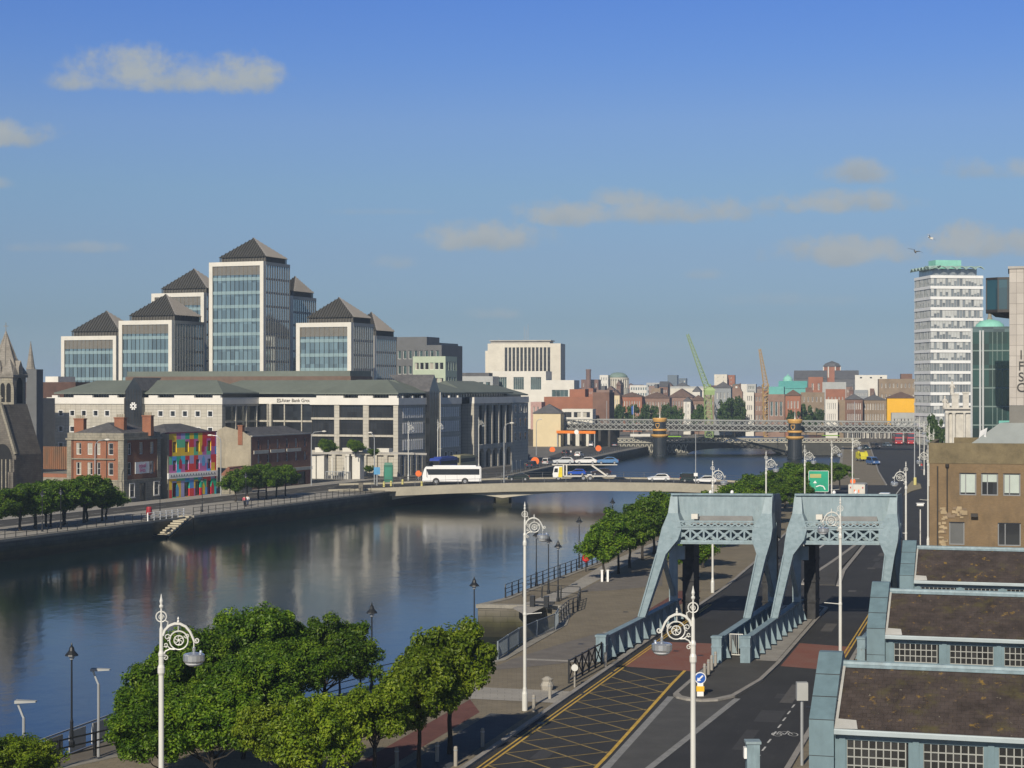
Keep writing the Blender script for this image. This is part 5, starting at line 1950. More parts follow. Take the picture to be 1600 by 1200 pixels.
m.lathe([(.8, 0), (.8, .06)], 16, c=(7.2, -.4, 4.9), axis='y')
m.build('height_disc', M_wh, t)
def stone_bridge():
 D = 590
 A = P(965, D)
 t = thing('stone_bridge', 'old grey stone bridge with patterned balustrade and one wide arch beyond the railway', 'bridge', (A.x, A.y, 0))
 L_ = P(1345, D).x - A.x
 cx, r = P(1148, D).x - A.x, (P(1222, D).x - P(1072, D).x) / 2
 zt = Z(692, D)
 m = MB()
 n = 20
 rise = 2.1
 def arch(x):
  q = 1 - ((x - cx) / r) ** 2
  return WL + .2 + rise * sqrt(q) if q > 0 else -6
 xs = [0, cx - r] + [cx - r + 2 * r * k / n for k in range(1, n)] + [cx + r, L_]
 for a, b in zip(xs[:-1], xs[1:]):
  za = arch(a) if a > cx - r else -6
  zb = arch(b) if b < cx + r else -6
  if a == 0 or b == L_:
   m.box(a, b, 0, 16, -6, zt)
  else:
   za, zb = max(arch(a + .01), WL - 1), max(arch(b - .01), WL - 1)
   m.add([(a, 0, za), (b, 0, zb), (b, 0, zt), (a, 0, zt), (a, 16, za), (b, 16, zb), (b, 16, zt), (a, 16, zt)], [(0, 1, 2, 3), (0, 4, 5, 1), (3, 2, 6, 7), (5, 4, 7, 6)])
 m.build('arch_wall', mat('sooty bridge stone', (.06, .06, .054), .9, var=.2, scale=.5), t)
 b = MB()
 b.box(0, L_, -.3, .5, zt, zt + .35)
 b.box(0, L_, -.2, .4, zt + 1.35, zt + 1.65)
 st = 1.5
 for k in range(int(L_ / st)):
  b.bar((k * st, .1, zt + .3), (k * st + st, .1, zt + 1.4), .2, .3)
  b.bar((k * st + st, .12, zt + .3), (k * st, .12, zt + 1.4), .2, .3)
 b.build('balustrade', mat('pale weathered stone', (.34, .33, .28), .9, var=.15), t)
 p = MB()
 k = 0
 for (a, c) in ((0, cx - r), (cx + r, L_)):
  x = a + .8
  while x < c - .5:
   p.bar((x, -.12, zt - 3.2), (x + 1.2, -.12, zt - .4), .24, .3)
   p.bar((x + 1.2, -.13, zt - 3.2), (x, -.13, zt - .4), .24, .3)
   x += 1.5
   if a > 0 and x > a + 6: break
 p.build('pattern_work', mat('pale weathered stone', (.34, .33, .28)), t)
stone_bridge()
# tall white tower with the wavy roof
def wavy_tower():
 D = 600.0
 fr = Fr(*P(1430, D + 6).xy, radians(-34))
 C = P(1454.5, D)
 fr = Fr(C.x, C.y, radians(8))
 W = fr.u(1535, 0)
 L_ = fr.v(1430, 0)
 L_ = 16.0
 rotl = None
 t = thing('white_tower', 'tall white banded office tower with wavy roof canopy and green penthouse', 'tower block', (C.x, C.y, 0), fr.rot)
 k = (1430 - CX) / F
 best = None
 Lx, Ly = -4.2, 16.0
 for q in range(400):
  lx = -8 + q * .03
  w = fr.w(lx, Ly)
  if abs(w.x / w.y - k) < 1e-3 * .2:
   Lx = lx
   break
 z1 = Z(430, D)
 plan = [(0, 0), (W, 0), (W + Lx, Ly), (Lx, Ly)]
 core = MB()
 core.prism([(p[0] * .985 + .05, p[1] * .985 + .1) for p in plan], 0, z1 - .2)
 core.build('core', M_glassL, t)
 nf = 16
 fh = z1 / nf
 bands = MB()
 for k in range(nf + 1):
  za = z1 - k * fh - .95
  bands.prism([(-.25, -.3), (W + .2, -.3), (W + Lx + .2, Ly + .2), (Lx - .25, Ly + .2)], max(0, za), z1 - k * fh + .0, 0)
 bands.build('white_bands', M_whitet, t)
 ul = MB()
 for k in range(nf):
  za = z1 - (k + 1) * fh
  n = 18
  for i in range(n + 1):
   x = W * i / n
   ul.box(x - .07, x + .07, -.12, .0, za, za + fh - .95)
  n = 12
  for i in range(1, n + 1):
   p = Vector((Lx * i / n, Ly * i / n, 0))
   ul.box(p.x - .12, p.x + .02, p.y - .07, p.y + .07, za, za + fh - .95)
 ul.build('mullions', M_grylt, t)
 rnd = random.Random(11)                                 # drawn blinds behind some windows
 mbl = mat('grey white blinds', (.46, .48, .47), .8, var=.1)
 rest = MB()
 nb = 0
 for k in range(nf):
  za = z1 - (k + 1) * fh
  for i in range(30):
   if rnd.random() >= ((.16 if k >= 8 else .72) if i < 18 else .6): continue
   hh = (fh - 1.0) * (.35 + .65 * rnd.random())
   if i < 18:
    bx = (W * i / 18 + .07, W * (i + 1) / 18 - .07, -.05, .05)
   else:
    p, q = Vector((Lx * (i - 18) / 12, Ly * (i - 18) / 12)), Vector((Lx * (i - 17) / 12, Ly * (i - 17) / 12))
    bx = (min(p.x, q.x) - .02, min(p.x, q.x) + .1, p.y + .08, q.y - .08)
   b1 = MB() if i < 18 and nb < 100 else rest
   b1.box(*bx, za + fh - .98 - hh, za + fh - .96)
   if b1 is not rest:
    b1.build('blind', mbl, t)
    nb += 1
 rest.build('blind', mbl, t)['kind'] = 'stuff'
 rec = MB()
 rec.prism([(1.0, 1.2), (W - 1.5, 1.2), (W + Lx - 1.5, Ly - 1.2), (Lx + 1, Ly - 1.2)], z1, Z(419, D))
 rec.build('recessed_storey', M_glassL, t)
 c = MB()
 n = 54
 zc = Z(418, D)
 def wave(s_): return 1.0 * abs(sin(s_ * pi)) - .45
 for i in range(n):
  a, b = i / n, (i + 1) / n
  for (pa, pb, na) in ((Vector((-1.0, -1.3, 0)), Vector((W + .2, -1.3, 0)), Vector((0, 1, 0))), (Vector((Lx - 1.4, Ly + 1, 0)), Vector((-1.0, -1.3, 0)), Vector((1, 0, 0)))):
   p, q = pa.lerp(pb, a), pa.lerp(pb, b)
   za, zb = zc + wave(a * 6), zc + wave(b * 6)
   ip, iq = p + na * 4, q + na * 4
   c.add([(p.x, p.y, za), (q.x, q.y, zb), (iq.x, iq.y, zc + .7), (ip.x, ip.y, zc + .7), (p.x, p.y, za - .28), (q.x, q.y, zb - .28), (iq.x, iq.y, zc + .4), (ip.x, ip.y, zc + .4)],
     [(0, 1, 2, 3), (4, 7, 6, 5), (0, 4, 5, 1), (3, 2, 6, 7)])
 c.build('wavy_canopy', mat('mint grey canopy', (.30, .42, .38), .7), t)
 ph = MB()
 f2 = fr
 x0, x1 = fr.u(1461, 5), fr.u(1501, 5)
 ph.box(x0, x1, 4.5, 11, zc, Z(404.5, D))
 ph.build('penthouse', M_green2, t)
M_glassL = glass('hazy tower glass', (.19, .21, .22), (.6, .66, .7), .14, .08, 1.0, 3.6, .35)
M_whitet = mat('white tower concrete', (.74, .75, .74), .8, var=.04)
M_green2 = mat('mint copper', (.22, .52, .42), .7, var=.08)
wavy_tower()
# domed custom building: pavilion with statues, dome behind the glass block
def custom_house():
 D = 430.0
 C = P(1471, D)
 fr = Fr(C.x, C.y, RB.rot + .05)
 t = thing('columned_pavilion', 'white classical pavilion with columns and rooftop statues before the banded tower', 'public building', (C.x, C.y, 0), fr.rot)
 x = lambda p: fr.u(p, 0)
 W = x(1530)
 ze = Z(645, D)
 m = MB()
 m.box(x(1478), W, 1.2, 14, 0, ze)
 m.box(x(1477), W, .6, 14, ze, ze + .9)
 m.box(x(1476), W, -.1, 14, ze + .9, ze + 1.25)
 for (a, b, y1, y2) in ((1487.5, 1498, 645, 617), (1505, 1514, 645, 615)):
  m.box(x(a), x(b), 1.0, 3.0, ze + 1.25, Z(y2, D))
  m.box(x(a) - .15, x(b) + .15, .85, 3.15, Z(y2, D), Z(y2, D) + .4)
 m.box(x(1478), x(1484), 1.4, 8, ze + 1.25, Z(630, D))
 m.build('stone_wall', mat('white portland stone', (.50, .48, .43), .85, var=.14, scale=.6), t)
 for (a, b) in ((1476.5, 1483), (1487.5, 1493.5), (1505, 1509)):
  c = MB()
  c.lathe([((x(b) - x(a)) / 2, 0), ((x(b) - x(a)) / 2 * .88, ze - .5), ((x(b) - x(a)) / 2 * 1.15, ze)], 12, 0, ((x(a) + x(b)) / 2, .6, 0))
  c.build('stone_column', mat('white portland stone', (.5, .48, .43)), t)
 for pxs, yb in ((1476.5, 640), (1488, 617)):
  s = MB()
  b0 = Z(yb, D)
  h = 3.3
  xc = x(pxs)
  s.lathe([(.5, 0), (.55, .6), (.42, 1.5), (.5, 2.1), (.56, 2.45), (.2, 2.65), (.17, 2.75), (.27, 2.95), (.25, 3.2), (.05, 3.35)], 10, 0, (xc, 1.6, b0))
  s.bar((xc + .4, 1.5, b0 + 2.3), (xc + .75, 1.3, b0 + 1.5), .22, .22)
  s.bar((xc - .4, 1.5, b0 + 2.3), (xc - .6, 1.2, b0 + 1.7), .22, .22)
  st = thing('statue', 'weathered white roof statue ' + ('at the pavilion corner above its first column' if pxs < 1480 else 'standing on the taller pedestal of the pavilion'), 'statue', fr.w(0, 0, 0), fr.rot)
  s.build('figure', mat('white portland stone', (.5, .48, .43)), st, smooth=True)
 Dd = 470.0
 c0 = P(1546.5, Dd)
 t = thing('domed_drum', 'pale verdigris dome with stone lantern rising over the dark glass block', 'dome', (c0.x, c0.y, 0))
 s = Dd / F
 r = 24 * s
 m = MB()
 m.lathe([(r * 1.05, 0), (r * 1.05, Z(521, Dd))], 24)
 m.build('drum', M_quoin, t)
 d = MB()
 d.lathe([(r, Z(521, Dd)), (r * .99, Z(514, Dd)), (r * .86, Z(507, Dd)), (r * .62, Z(502, Dd)), (r * .3, Z(500, Dd)), (r * .15, Z(499, Dd))], 24)
 d.build('dome', M_green2, t, smooth=True)
 l = MB()
 l.lathe([(4.5 * s, Z(501, Dd)), (4 * s, Z(497, Dd)), (3 * s, Z(496, Dd)), (3 * s, Z(488, Dd)), (3.6 * s, Z(487, Dd)), (1.5 * s, Z(482, Dd)), (.3, Z(478, Dd))], 12)
 l.build('lantern', M_quoin, t)
custom_house()
# dark green glass block and stone tower with letters
def glass_and_stone():
 D = 330.0
 C = P(1517, D)
 fr = Fr(C.x, C.y, RB.rot)
 W = fr.u(1600, 0)
 t = thing('green_glass_block', 'dark green glass office block with pale steel edge next to the stone tower', 'office building', (C.x, C.y, 0), fr.rot)
 z1 = Z(519, D)
 x = lambda p: fr.u(p, 0)
 m = MB()
 m.box(.3, W, .4, 18, 0, z1)
 m.build('glazing', M_glassG, t)
 f = MB()
 f.box(-.05, .3, -.1, 18, 0, z1 + .6)
 for p in (1531.5, 1536):
  f.box(x(p) - .16, x(p) + .16, -.25, .4, 0, z1 + .3)
 f.build('steel_fins', M_alu, t)
 h = MB()
 for k in range(1, 9):
  z = z1 - k * (z1 / 8.6)
  h.box(.3, W, .3, .4, z - .12, z + .12)
 for p in (1551, 1558, 1566):
  h.box(x(p) - .05, x(p) + .05, .32, .4, 0, z1)
 h.build('transoms', mat('grey green transoms', (.14, .20, .19), .5), t)
 r = MB()
 r.box(.3, W, .35, .45, z1, z1 + 1.0)
 r.build('glass_parapet', M_bluegl, t)
 v = MB()
 v.box(x(1560.5), W, .28, .395, Z(682, D), Z(657, D))
 v.build('turquoise_panel', mat('turquoise panel', (.14, .42, .37), .4), t)
 D2 = 300.0
 C = P(1577, D2)
 fr2 = Fr(C.x, C.y, RB.rot)
 t = thing('stone_tower', 'pale stone clad tower at the frame edge with large raised letters', 'tower block', (C.x, C.y, 0), fr2.rot)
 z1 = Z(420, D2)
 m = MB()
 m.box(0, 14, 0, 14, 0, z1)
 m.build('cladding', brick('pale pink stone cladding', (.40, .37, .335), (.47, .44, .40), (.22, .20, .18), w=1.15, h=1.75, ms=.035, rough=.8, var=.08, off=0, bump=.2), t)
 cpg = MB()
 cpg.box(-.2, 14, -.2, 14, z1, z1 + .4)
 cpg.build('coping', M_concrete, t)
 for ch, yy in zip('IFSC', (561, 578.5, 595.5, 612)):
  text_mesh('lettering', ch, 2.15, M_dkmetal, t, (fr2.u(1595.5, 0) - .0, -.08, Z(yy, D2)), 0, .08)
 bx = MB()
 zt, zb = Z(436, D2), Z(483, D2)
 a, b, c = fr2.u(1540, 0), fr2.u(1559.5, 0), 0
 pl = [(a + .1, 1.8), (b, .4), (-.003, .4), (-.003, 6), (a + .1, 6)]
 bx.prism(pl, zb, zt)
 o = bx.build('projecting_glass_box', M_glassG2, t)
 fr3 = MB()
 fr3.prism([(p[0] + (-.1 if p[0] < -.1 else -.003), p[1] + (-.1 if p[1] < 3 else .1)) for p in pl], zt, zt + .35)
 fr3.prism([(p[0] + (-.1 if p[0] < -.1 else -.003), p[1] + (-.1 if p[1] < 3 else .1)) for p in pl], zb - .5, zb, 0)
 for (px, py) in (pl[0], pl[1], (-.2, .35)):
  fr3.box(px - .1, px + .1, py - .13, py + .05, zb, zt)
 fr3.build('box_frame', M_dkmetal, o)
 sf = MB()
 sf.add([(a + .6, 2, zb - .5), (b, .6, zb - .5), (-.003, .6, zb - .5), (-.003, 6, zb - .5), (a + .6, 6, zb - .5), (a + 1.6, 3, zb - 1.2), (-.003, 2, zb - 1.4), (-.003, 5.5, zb - 1.4)],
   [(0, 1, 6, 5), (1, 2, 6), (0, 5, 7, 4), (5, 6, 7), (3, 4, 7)])
 sf.build('soffit', M_dkmetal, o)
M_glassG = glass('dark green glass', (.006, .035, .032), (.34, .55, .50), .06, .05, 3.2, 3.9, .6)
M_glassG2 = glass('blue green box glass', (.012, .05, .06), (.4, .6, .66), .16, .05, 2.2, 4, .5)
glass_and_stone()
# tan brick warehouse block in front
def tan_block():
 D = 194.0
 C = P(1452, D)
 fr = Fr(C.x, C.y, RB.rot)
 t = thing('tan_brick_block', 'flat roofed tan brick block with metal framed windows and peeling stone patch', 'building', (C.x, C.y, 0), fr.rot)
 z1 = Z(692, D)
 x = lambda p: fr.u(p, 0)
 zz = lambda y, p=1520: Z(y, fr.w(x(p), 0).y)
 up = [(x(a), x(b)) for a, b in ((1499, 1525.5), (1533, 1559.5), (1567.5, 1594.5), (1606, 1633))]
 zu = (zz(774), zz(739))
 lo = [(x(1483), x(1507)), (x(1559), x(1595)), (x(1612), x(1646))]
 zl = (zz(852), zz(816))
 W = x(1660)
 m = MB()
 zs = [0, zl[0], zl[1], zu[0], zu[1], z1]
 def row(xs, z0, z1_):
  c = [0] + [q for a in xs for q in a] + [W]
  for i in range(0, len(c), 2):
   m.box(c[i], c[i + 1], 0, .4, z0, z1_)
 m.box(0, W, 0, .4, 0, zl[0])
 row(lo, *zl)
 m.box(0, W, 0, .4, zl[1], zu[0])
 row(up, *zu)
 m.box(0, W, 0, .4, zu[1], z1 - 2.2)
 m.box(0, W, .403, 16, 0, z1 - 1.2)
 m.build('brick_wall', M_tanbrick, t)
 p = MB()
 p.box(-.05, W, -.06, .5, z1 - 2.2, z1)
 p.box(-.05, .45, .5, 16, z1 - 2.2, z1)
 p.box(x(1487), W, 8, 8.4, z1 - 1.2, z1 + .4)
 p.build('parapet', mat('weathered parapet brick', (.155, .125, .07), .9, var=.22, scale=.8, fine=.1), t)
 for i, (a, b) in enumerate(up):
  w = MB()
  h = zu[1] - zu[0]
  ww = b - a
  w.box(0, ww, 0, .12, 0, .12, 0); w.box(0, ww, 0, .12, h - .12, h, 0)
  w.box(0, .12, 0, .12, .12, h - .12, 0); w.box(ww - .12, ww, 0, .12, .12, h - .12, 0)
  w.box(ww * .34, ww * .34 + .1, 0, .12, .12, h - .12, 0)
  w.face([(.12, .08, .12), (ww - .12, .08, .12), (ww - .12, .08, h - .12), (.12, .08, h - .12)], 1)
  w.face([(.14, .07, h * (.12 if i != 1 else .6)), (ww - .14, .07, h * (.12 if i != 1 else .6)), (ww - .14, .07, h - .14), (.14, .07, h - .14)], 2)
  w.box(-.1, ww + .1, -.15, -.0, h, h + .22, 3)
  o = w.build('window', [M_greyfr, M_glassD, M_curtain, M_kerb], t)
  o.location = (a, .2, zu[0])
 for i, (a, b) in enumerate(lo):
  w = MB()
  h = zl[1] - zl[0]
  ww = b - a
  w.box(0, ww, 0, .12, 0, .12, 0); w.box(0, ww, 0, .12, h - .12, h, 0)
  w.box(0, .12, 0, .12, .12, h - .12, 0); w.box(ww - .12, ww, 0, .12, .12, h - .12, 0)
  if i:
   w.box(ww * .3, ww * .3 + .1, 0, .12, .12, h - .12, 0)
  w.face([(.12, .08, .12), (ww - .12, .08, .12), (ww - .12, .08, h - .12), (.12, .08, h - .12)], 1 if i else 2)
  o = w.build('window', [M_greyfr, M_glassW, mat('grey board', (.10, .105, .105), .7)], t)
  o.location = (a, .2, zl[0])
 s, s2 = MB(), MB()                                      # patch where render has come off rough stone
 rnd = random.Random(3)
 for k in range(150):
  px, py = 1466 + rnd.random() * 40, 795 + rnd.random() * 60
  if px > 1479 and py > 806 and not (px < 1482):
   if py > 812: continue
  if rnd.random() < .25 + .75 * (px < 1478 or py < 806):
   a = x(px)
   if any(l0 - .25 < a + .3 and a < l1 + .15 for l0, l1 in lo) and zl[0] - .3 < zz(py, px) < zl[1] + .2: continue
   wd, hd = .25 + .35 * rnd.random(), .15 + .2 * rnd.random()
   z = zz(py, px)
   (s if px < 1479 else s2).box(a, a + wd, -.05 - .05 * rnd.random(), 0, z, z + hd, k % 2)
 for q in (s, s2): q.build('rubble_pattern', [mat('buff rubble stone', (.36, .28, .17), .9, var=.2), mat('brown rubble stone', (.20, .15, .10), .9, var=.2)], t)
 r = MB()
 zr = z1 - .9
 r.add([(x(1500), 1, zr), (W + 10, 1, zr), (W + 10, 15, zr), (x(1500) + 4, 15, zr), (x(1562), 5.5, zr + 3.0), (W + 10, 5.5, zr + 3.0), (W + 10, 11, zr + 3.0), (x(1562) + 1, 11, zr + 3.0)],
   [(0, 1, 5, 4), (4, 5, 6, 7), (3, 0, 4, 7), (2, 3, 7, 6)])
 r.build('metal_roof', mat('pale seamed roof', (.33, .36, .35), .5, .1, var=.06), t)
 hb = MB()
 hb.box(x(1577), W + 6, 6.0, 10.5, zr + 3.0, zr + 4.9)
 hb.build('roof_housing', mat('grey plant louvre', (.16, .155, .14), .7), t)
 sk = MB()
 sk.add([(x(1528), 3.6, zr + 1.2), (x(1540), 3.2, zr + 1.7), (x(1542), 4.6, zr + 2.5), (x(1530), 5.0, zr + 2.1), (x(1528), 3.7, zr + .7), (x(1540), 3.3, zr + 1.1)], [(0, 1, 2, 3), (4, 5, 1, 0)])
 sk.build('skylight', M_wh, t)
 pipe = MB()
 pipe.tube([(x(1465), -.12, 0), (x(1465), -.12, zz(729))], .07, 6)
 pipe.tube([(x(1480), -.12, zz(800)), (x(1480), -.12, zz(731))], .07, 6)
 pipe.lathe([(.1, 0), (.2, .15), (.2, .45)], 8, 0, (x(1480), -.14, zz(732)))
 pipe.build('drainpipe', M_dkmetal, t)
 lt = MB()
 lt.box(x(1517), x(1528), -.7, 0, zz(807), zz(802))
 lt.build('flood_lamp', M_dkmetal, t)
M_greyfr = mat('grey window steel', (.20, .21, .22), .5, var=.05)
M_curtain = mat('pale net curtain', (.42, .48, .44), .9, var=.06)
tan_block()
# the far city
M_hzgrey = mat('hazy grey facade', (.26, .28, .29), .85, var=.1, scale=.1)
M_pinkb = mat('pinkish brick far', (.235, .155, .12), .9, var=.14, scale=.3)
W1 = (5, 3, .42, .52, 2.5)
far('white washed quay house with three rows of tall windows', 'house', 1290, 1309, 624, 690, M_offw, (5, 3, .5, .6, 2), None, 10, cat='house', roofm=M_slatef)
far('windowless grey brown gable squeezed between white house and brick terrace', 'house', 1309.2, 1320.5, 625, 693, M_tan, None, None, 10, cat='house')
far('orange brown brick quay terrace with bright white sashes beside the white house', 'terrace', 1321, 1348, 624, 692, M_brown, (7, 3, .45, .6, 2), ('hip', 2.0), 12, cat='house', roofm=M_slatef)
far('dull brown brick quay terrace between the white sashed terrace and the yellow front', 'terrace', 1348, 1384, 625, 696, M_tan, (8, 3, .4, .6, 2), ('hip', 2.0), 12, cat='house', roofm=M_slatef)
t = far('bright yellow painted building with striped awnings beside the white tower', 'yellow_building', 1386, 1431, 622, 655, M_yell, None, ('hip', 2.2, .3), 12, roofm=M_rooft)
m = MB()
for k in range(7):
 x = 5.4 + k * .8
 m.add([(x, -.02, 5.2), (x + .55, -.02, 5.2), (x + .55, -.9, 4.2), (x, -.9, 4.2)], [(0, 1, 2, 3), (3, 2, 1, 0)], k % 2)
m.build('awnings', [mat('dark green awning', (.03, .14, .09), .8), M_offw], t)
far('big tan stone warehouse block with flat top behind the yellow front', 'warehouse', 1373, 1432, 592, 770, M_tan, (9, 4, .3, .4, 4), ('box', 2.2, .6, .9), 20, roofm=M_brown)
far('long white modern block on the skyline left of the banded tower', 'office_block', 1336, 1386, 586, 960, M_offw, (3, 1, .25, .5, 24), None, 16, gm=M_glassD)
far('pale grey rendered gable wall above low orange brick on the north skyline', 'building', 1285, 1322, 597, 830, M_grylt, None, None, 14)
far('low orange brick range under the pale grey wall', 'building', 1290, 1321, 608, 800, M_orange, (5, 1, .3, .3, 10), None, 10)
far('red brick block with dark flat roof beside the pale grey wall', 'brick_block', 1263, 1286, 589, 850, M_orange, (2, 2, .3, .4, 8), None, 14)
far('long dark slate skylighted roof range in front of the brick lantern', 'long_roof', 1240, 1292, 592, 1050, M_slatef, None, ('gablex', 5.0), 22, roofm=M_slatef)
far('dark slate roof range running right from the brick lantern', 'long_roof', 1304, 1342, 592, 1040, M_slatef, None, ('gablex', 5.0), 22, roofm=M_slatef)
def lantern():
 D = 1080
 c = P(1300, D)
 t = thing('brick_lantern', 'octagonal red brick lantern tower with dark shallow dome on the skyline', 'tower', (c.x, c.y, 0), .2)
 s = D / F
 r = 14 * s
 m = MB()
 m.lathe([(r, 0), (r, Z(573, D))], 8)
 m.build('brick_drum', M_orange, t)
 d = MB()
 d.lathe([(r * 1.06, Z(573, D)), (r * 1.06, Z(572, D)), (r * .8, Z(568, D)), (r * .3, Z(565.5, D)), (.2, Z(564, D))], 8)
 d.build('dome', M_slatef, t)
 p = MB()
 for k in range(8):
  a = 2 * pi * k / 8
  p.tube([(r * cos(a), r * sin(a), Z(590, D)), (r * cos(a), r * sin(a), Z(573, D))], 1.0 * s, 6)
 p.build('white_ribs', M_offw, t)
lantern()
t = far('brown brick building with three grey green windows under turquoise roof', 'building', 1200, 1226, 616, 705, M_pinkb, (3, 1, .55, .55, 6), ('flat', 3.0), 14, roofm=M_turq, gm=M_bluegl)
far('turquoise roofed hall rising behind the brown brick front', 'hall', 1216, 1261, 607, 760, M_turq, None, ('gablex', 3.2), 12, roofm=M_turq)
far('red brick house with white windows between turquoise roof and quay trees', 'house', 1227, 1251, 618, 700, M_orange, (4, 2, .4, .5, 4), ('hip', 2.2), 9, cat='house', roofm=M_rooft)
far('tall tan chimneyed house peeping above quay trees below the red brick block', 'house', 1251, 1288, 613, 740, M_tan, (5, 3, .3, .45, 3), ('box', 2.0, .2, .5), 10, cat='house', roofm=M_brown)
t = thing('small_dome', 'small mint green dome glowing on the skyline above turquoise roofs', 'dome', P(1231, 960))
m = MB()
r = 8 * 960 / F
m.lathe([(r, 0), (r, Z(597, 960)), (r * .95, Z(592, 960)), (r * .65, Z(588.5, 960)), (r * .1, Z(586, 960)), (.1, Z(584, 960))], 16)
m.build('dome', M_green2, t)
far('low grey shop front range before the yellow painted building', 'shop', 1393, 1440, 645, 640, M_grylt, (8, 1, .5, .4, 5), None, 8)
far('dark low quay shops and arches under the railway on the north bank', 'shop', 1318, 1400, 664, 636, mat('sooty shop fronts', (.06, .055, .05), .9, var=.3), (12, 1, .6, .6, .5), None, 6)
def dutch_gable():
 D = 760
 p0 = P(1141, D)
 t = thing('curved_gable_house', 'brown brick house with round curved gable among plain roofs', 'house', (p0.x, p0.y, 0), -.15)
 s = D / F
 w = 19 * s
 m = MB()
 pts = [(0, 0, 0), (w, 0, 0), (w, 0, Z(612, D)), (w * .9, 0, Z(611, D)), (w * .82, 0, Z(606, D)), (w * .66, 0, Z(602, D)), (w * .5, 0, Z(600.5, D)), (w * .34, 0, Z(602, D)), (w * .18, 0, Z(606, D)), (w * .1, 0, Z(611, D)), (0, 0, Z(612, D))]
 n = len(pts)
 m.add(pts + [(p[0], 12, p[2]) for p in pts], [tuple(range(n))] + [(i, n + i, n + (i + 1) % n, (i + 1) % n) for i in range(n)])
 m.build('wall', M_pinkb, t)
 m = MB()
 m.lathe([(1.2 * s * 1.5, 0), (1.2 * s * 1.5, .1)], 12, c=(w * .5, -.15, Z(605, D)), axis='y')
 m.build('oculus', M_offw, t)
 for k in range(3):
  for z in (4, 9, 13):
   link('window', win_mesh(1.1, 2.2, M_woodw, M_glassD, 1, 1, .12, .1, False), t, (w * (.22 + .28 * k), -.01, z), 0)
dutch_gable()
far('cream blank tower block with dark left edge on the skyline over the green crane', 'tower_block', 1116, 1136, 585, 1150, M_cream, (2, 3, .15, .3, 20), None, 14)
far('orange brick stair tower attached to the cream skyline block', 'tower_block', 1136, 1148, 586, 1155, M_orange, (1, 3, .2, .3, 20), None, 10)
far('white flat roofed block beside curved brick gable', 'office_block', 1158, 1168, 600, 800, M_offw, None, None, 10)
far('blue glazed office block between white block and yellow crane', 'office_block', 1167, 1181, 600, 780, M_grylt, (4, 3, .75, .6, 14), None, 10, gm=M_bluegl)
far('white balconied apartment house left of the yellow crane', 'apartment_house', 1165, 1178, 613, 720, M_offw, (3, 4, .6, .55, 2), None, 9, gm=M_glassD)
far('brown brick apartment house right of the balconied white one', 'apartment_house', 1178, 1200, 614, 722, M_pinkb, (4, 4, .45, .5, 2), None, 9)
far('grey brown stone house half hidden by the big quay tree', 'house', 1116, 1142, 606, 735, M_hzgrey, (4, 3, .35, .5, 3), ('hip', 2.4), 10, cat='house', roofm=M_slatef)
far('slim dark slate tower block alone on the hazy skyline', 'tower_block', 1043, 1058, 586, 1700, M_steelblue, None, None, 16)
far('second slim dark block just right of the slate tower block', 'tower_block', 1060, 1072, 591, 1650, M_steelblue, (3, 3, .5, .4, 14), None, 14)
t = far('broad blank cream wall of a theatre like hall behind brown roofs', 'hall', 1046, 1116, 607, 1020, M_cream, None, ('flat', 1.2), 25, roofm=M_grylt)
far('long low white glass roofed block right of the domed building', 'office_block', 984, 1012, 602, 1500, M_offw, (7, 2, .6, .5, 12), None, 14, gm=M_bluegl)
far('pale grey stepped block next to the long low white one', 'office_block', 1010, 1040, 598, 1480, M_grylt, (6, 3, .55, .5, 10), None, 14, gm=M_bluegl)
far('white square tower block touching the domed building', 'tower_block', 937, 950, 586, 1290, M_offw, (3, 5, .35, .5, 6), None, 12, gm=M_bluegl)
far('brown brick mill block at the foot of the tall chimney', 'mill', 908, 935, 593, 1260, M_brown, (5, 2, .3, .4, 12), None, 14)
far('cream gabled house front above the river trees', 'house', 955, 968, 618, 790, mat('cream render', (.62, .52, .33)), (3, 2, .35, .5, 6), ('gabley', 2.4), 9, cat='house', roofm=M_rooft)
far('long orange brick row with white pillar sign above the river trees', 'terrace', 968, 1003, 620, 795, M_orange, (8, 2, .35, .5, 5), ('hip', 2.0), 10, cat='house', roofm=M_rooft)
far('brown roofed terrace running behind river trees to the white houses', 'terrace', 1003, 1046, 622, 800, M_pinkb, (9, 2, .35, .5, 5), ('hip', 2.6), 12, cat='house', roofm=M_rooft)
far('brown hipped roof warehouse below the blank cream wall', 'warehouse', 1044, 1082, 621, 840, M_pinkb, (8, 2, .35, .5, 5), ('hip', 4.0), 20, roofm=M_rooft)
far('narrow white quay house with dark shop below the hipped warehouse', 'house', 1068, 1079, 627, 745, M_offw, (2, 4, .4, .5, 2), ('hip', 1.6), 8, cat='house', roofm=M_slatef)
far('pair of pink brick houses left of the green crane tower', 'house', 1079, 1101, 626, 752, M_pinkb, (5, 3, .4, .5, 2), ('hip', 2.2), 10, cat='house', roofm=M_rooft)
rnd = random.Random(21)
fills = []
for k in range(110):                                        # the many roofs of the middle distance
 D = 860 + 1500 * rnd.random() ** 1.4
 px = 850 + 590 * (k + rnd.random()) / 110
 w_ = 6 + 18 * rnd.random() ** 1.5
 yt = 602 + 11 * rnd.random()
 zt = Z(yt, D)
 wl = rnd.choice([M_pinkb, M_brown, M_orange, M_tan, M_hzgrey, M_offw, M_tan, M_brown, M_grylt])
 far('one of many brick and rendered city blocks packed along the far horizon beyond the railway', 'city_block', px, px + w_, yt, D, wl, (3 + int(w_ / 6), 2, .35, .4, max(3, zt - 8)) if D < 1500 else None,
  rnd.choice([None, ('hip', 2.5), ('gablex', 3), ('box', 2, .3, .6)]), 14, group='city blocks along the far horizon', roofm=rnd.choice([M_rooft, M_slatef, M_rooft, M_copper]))
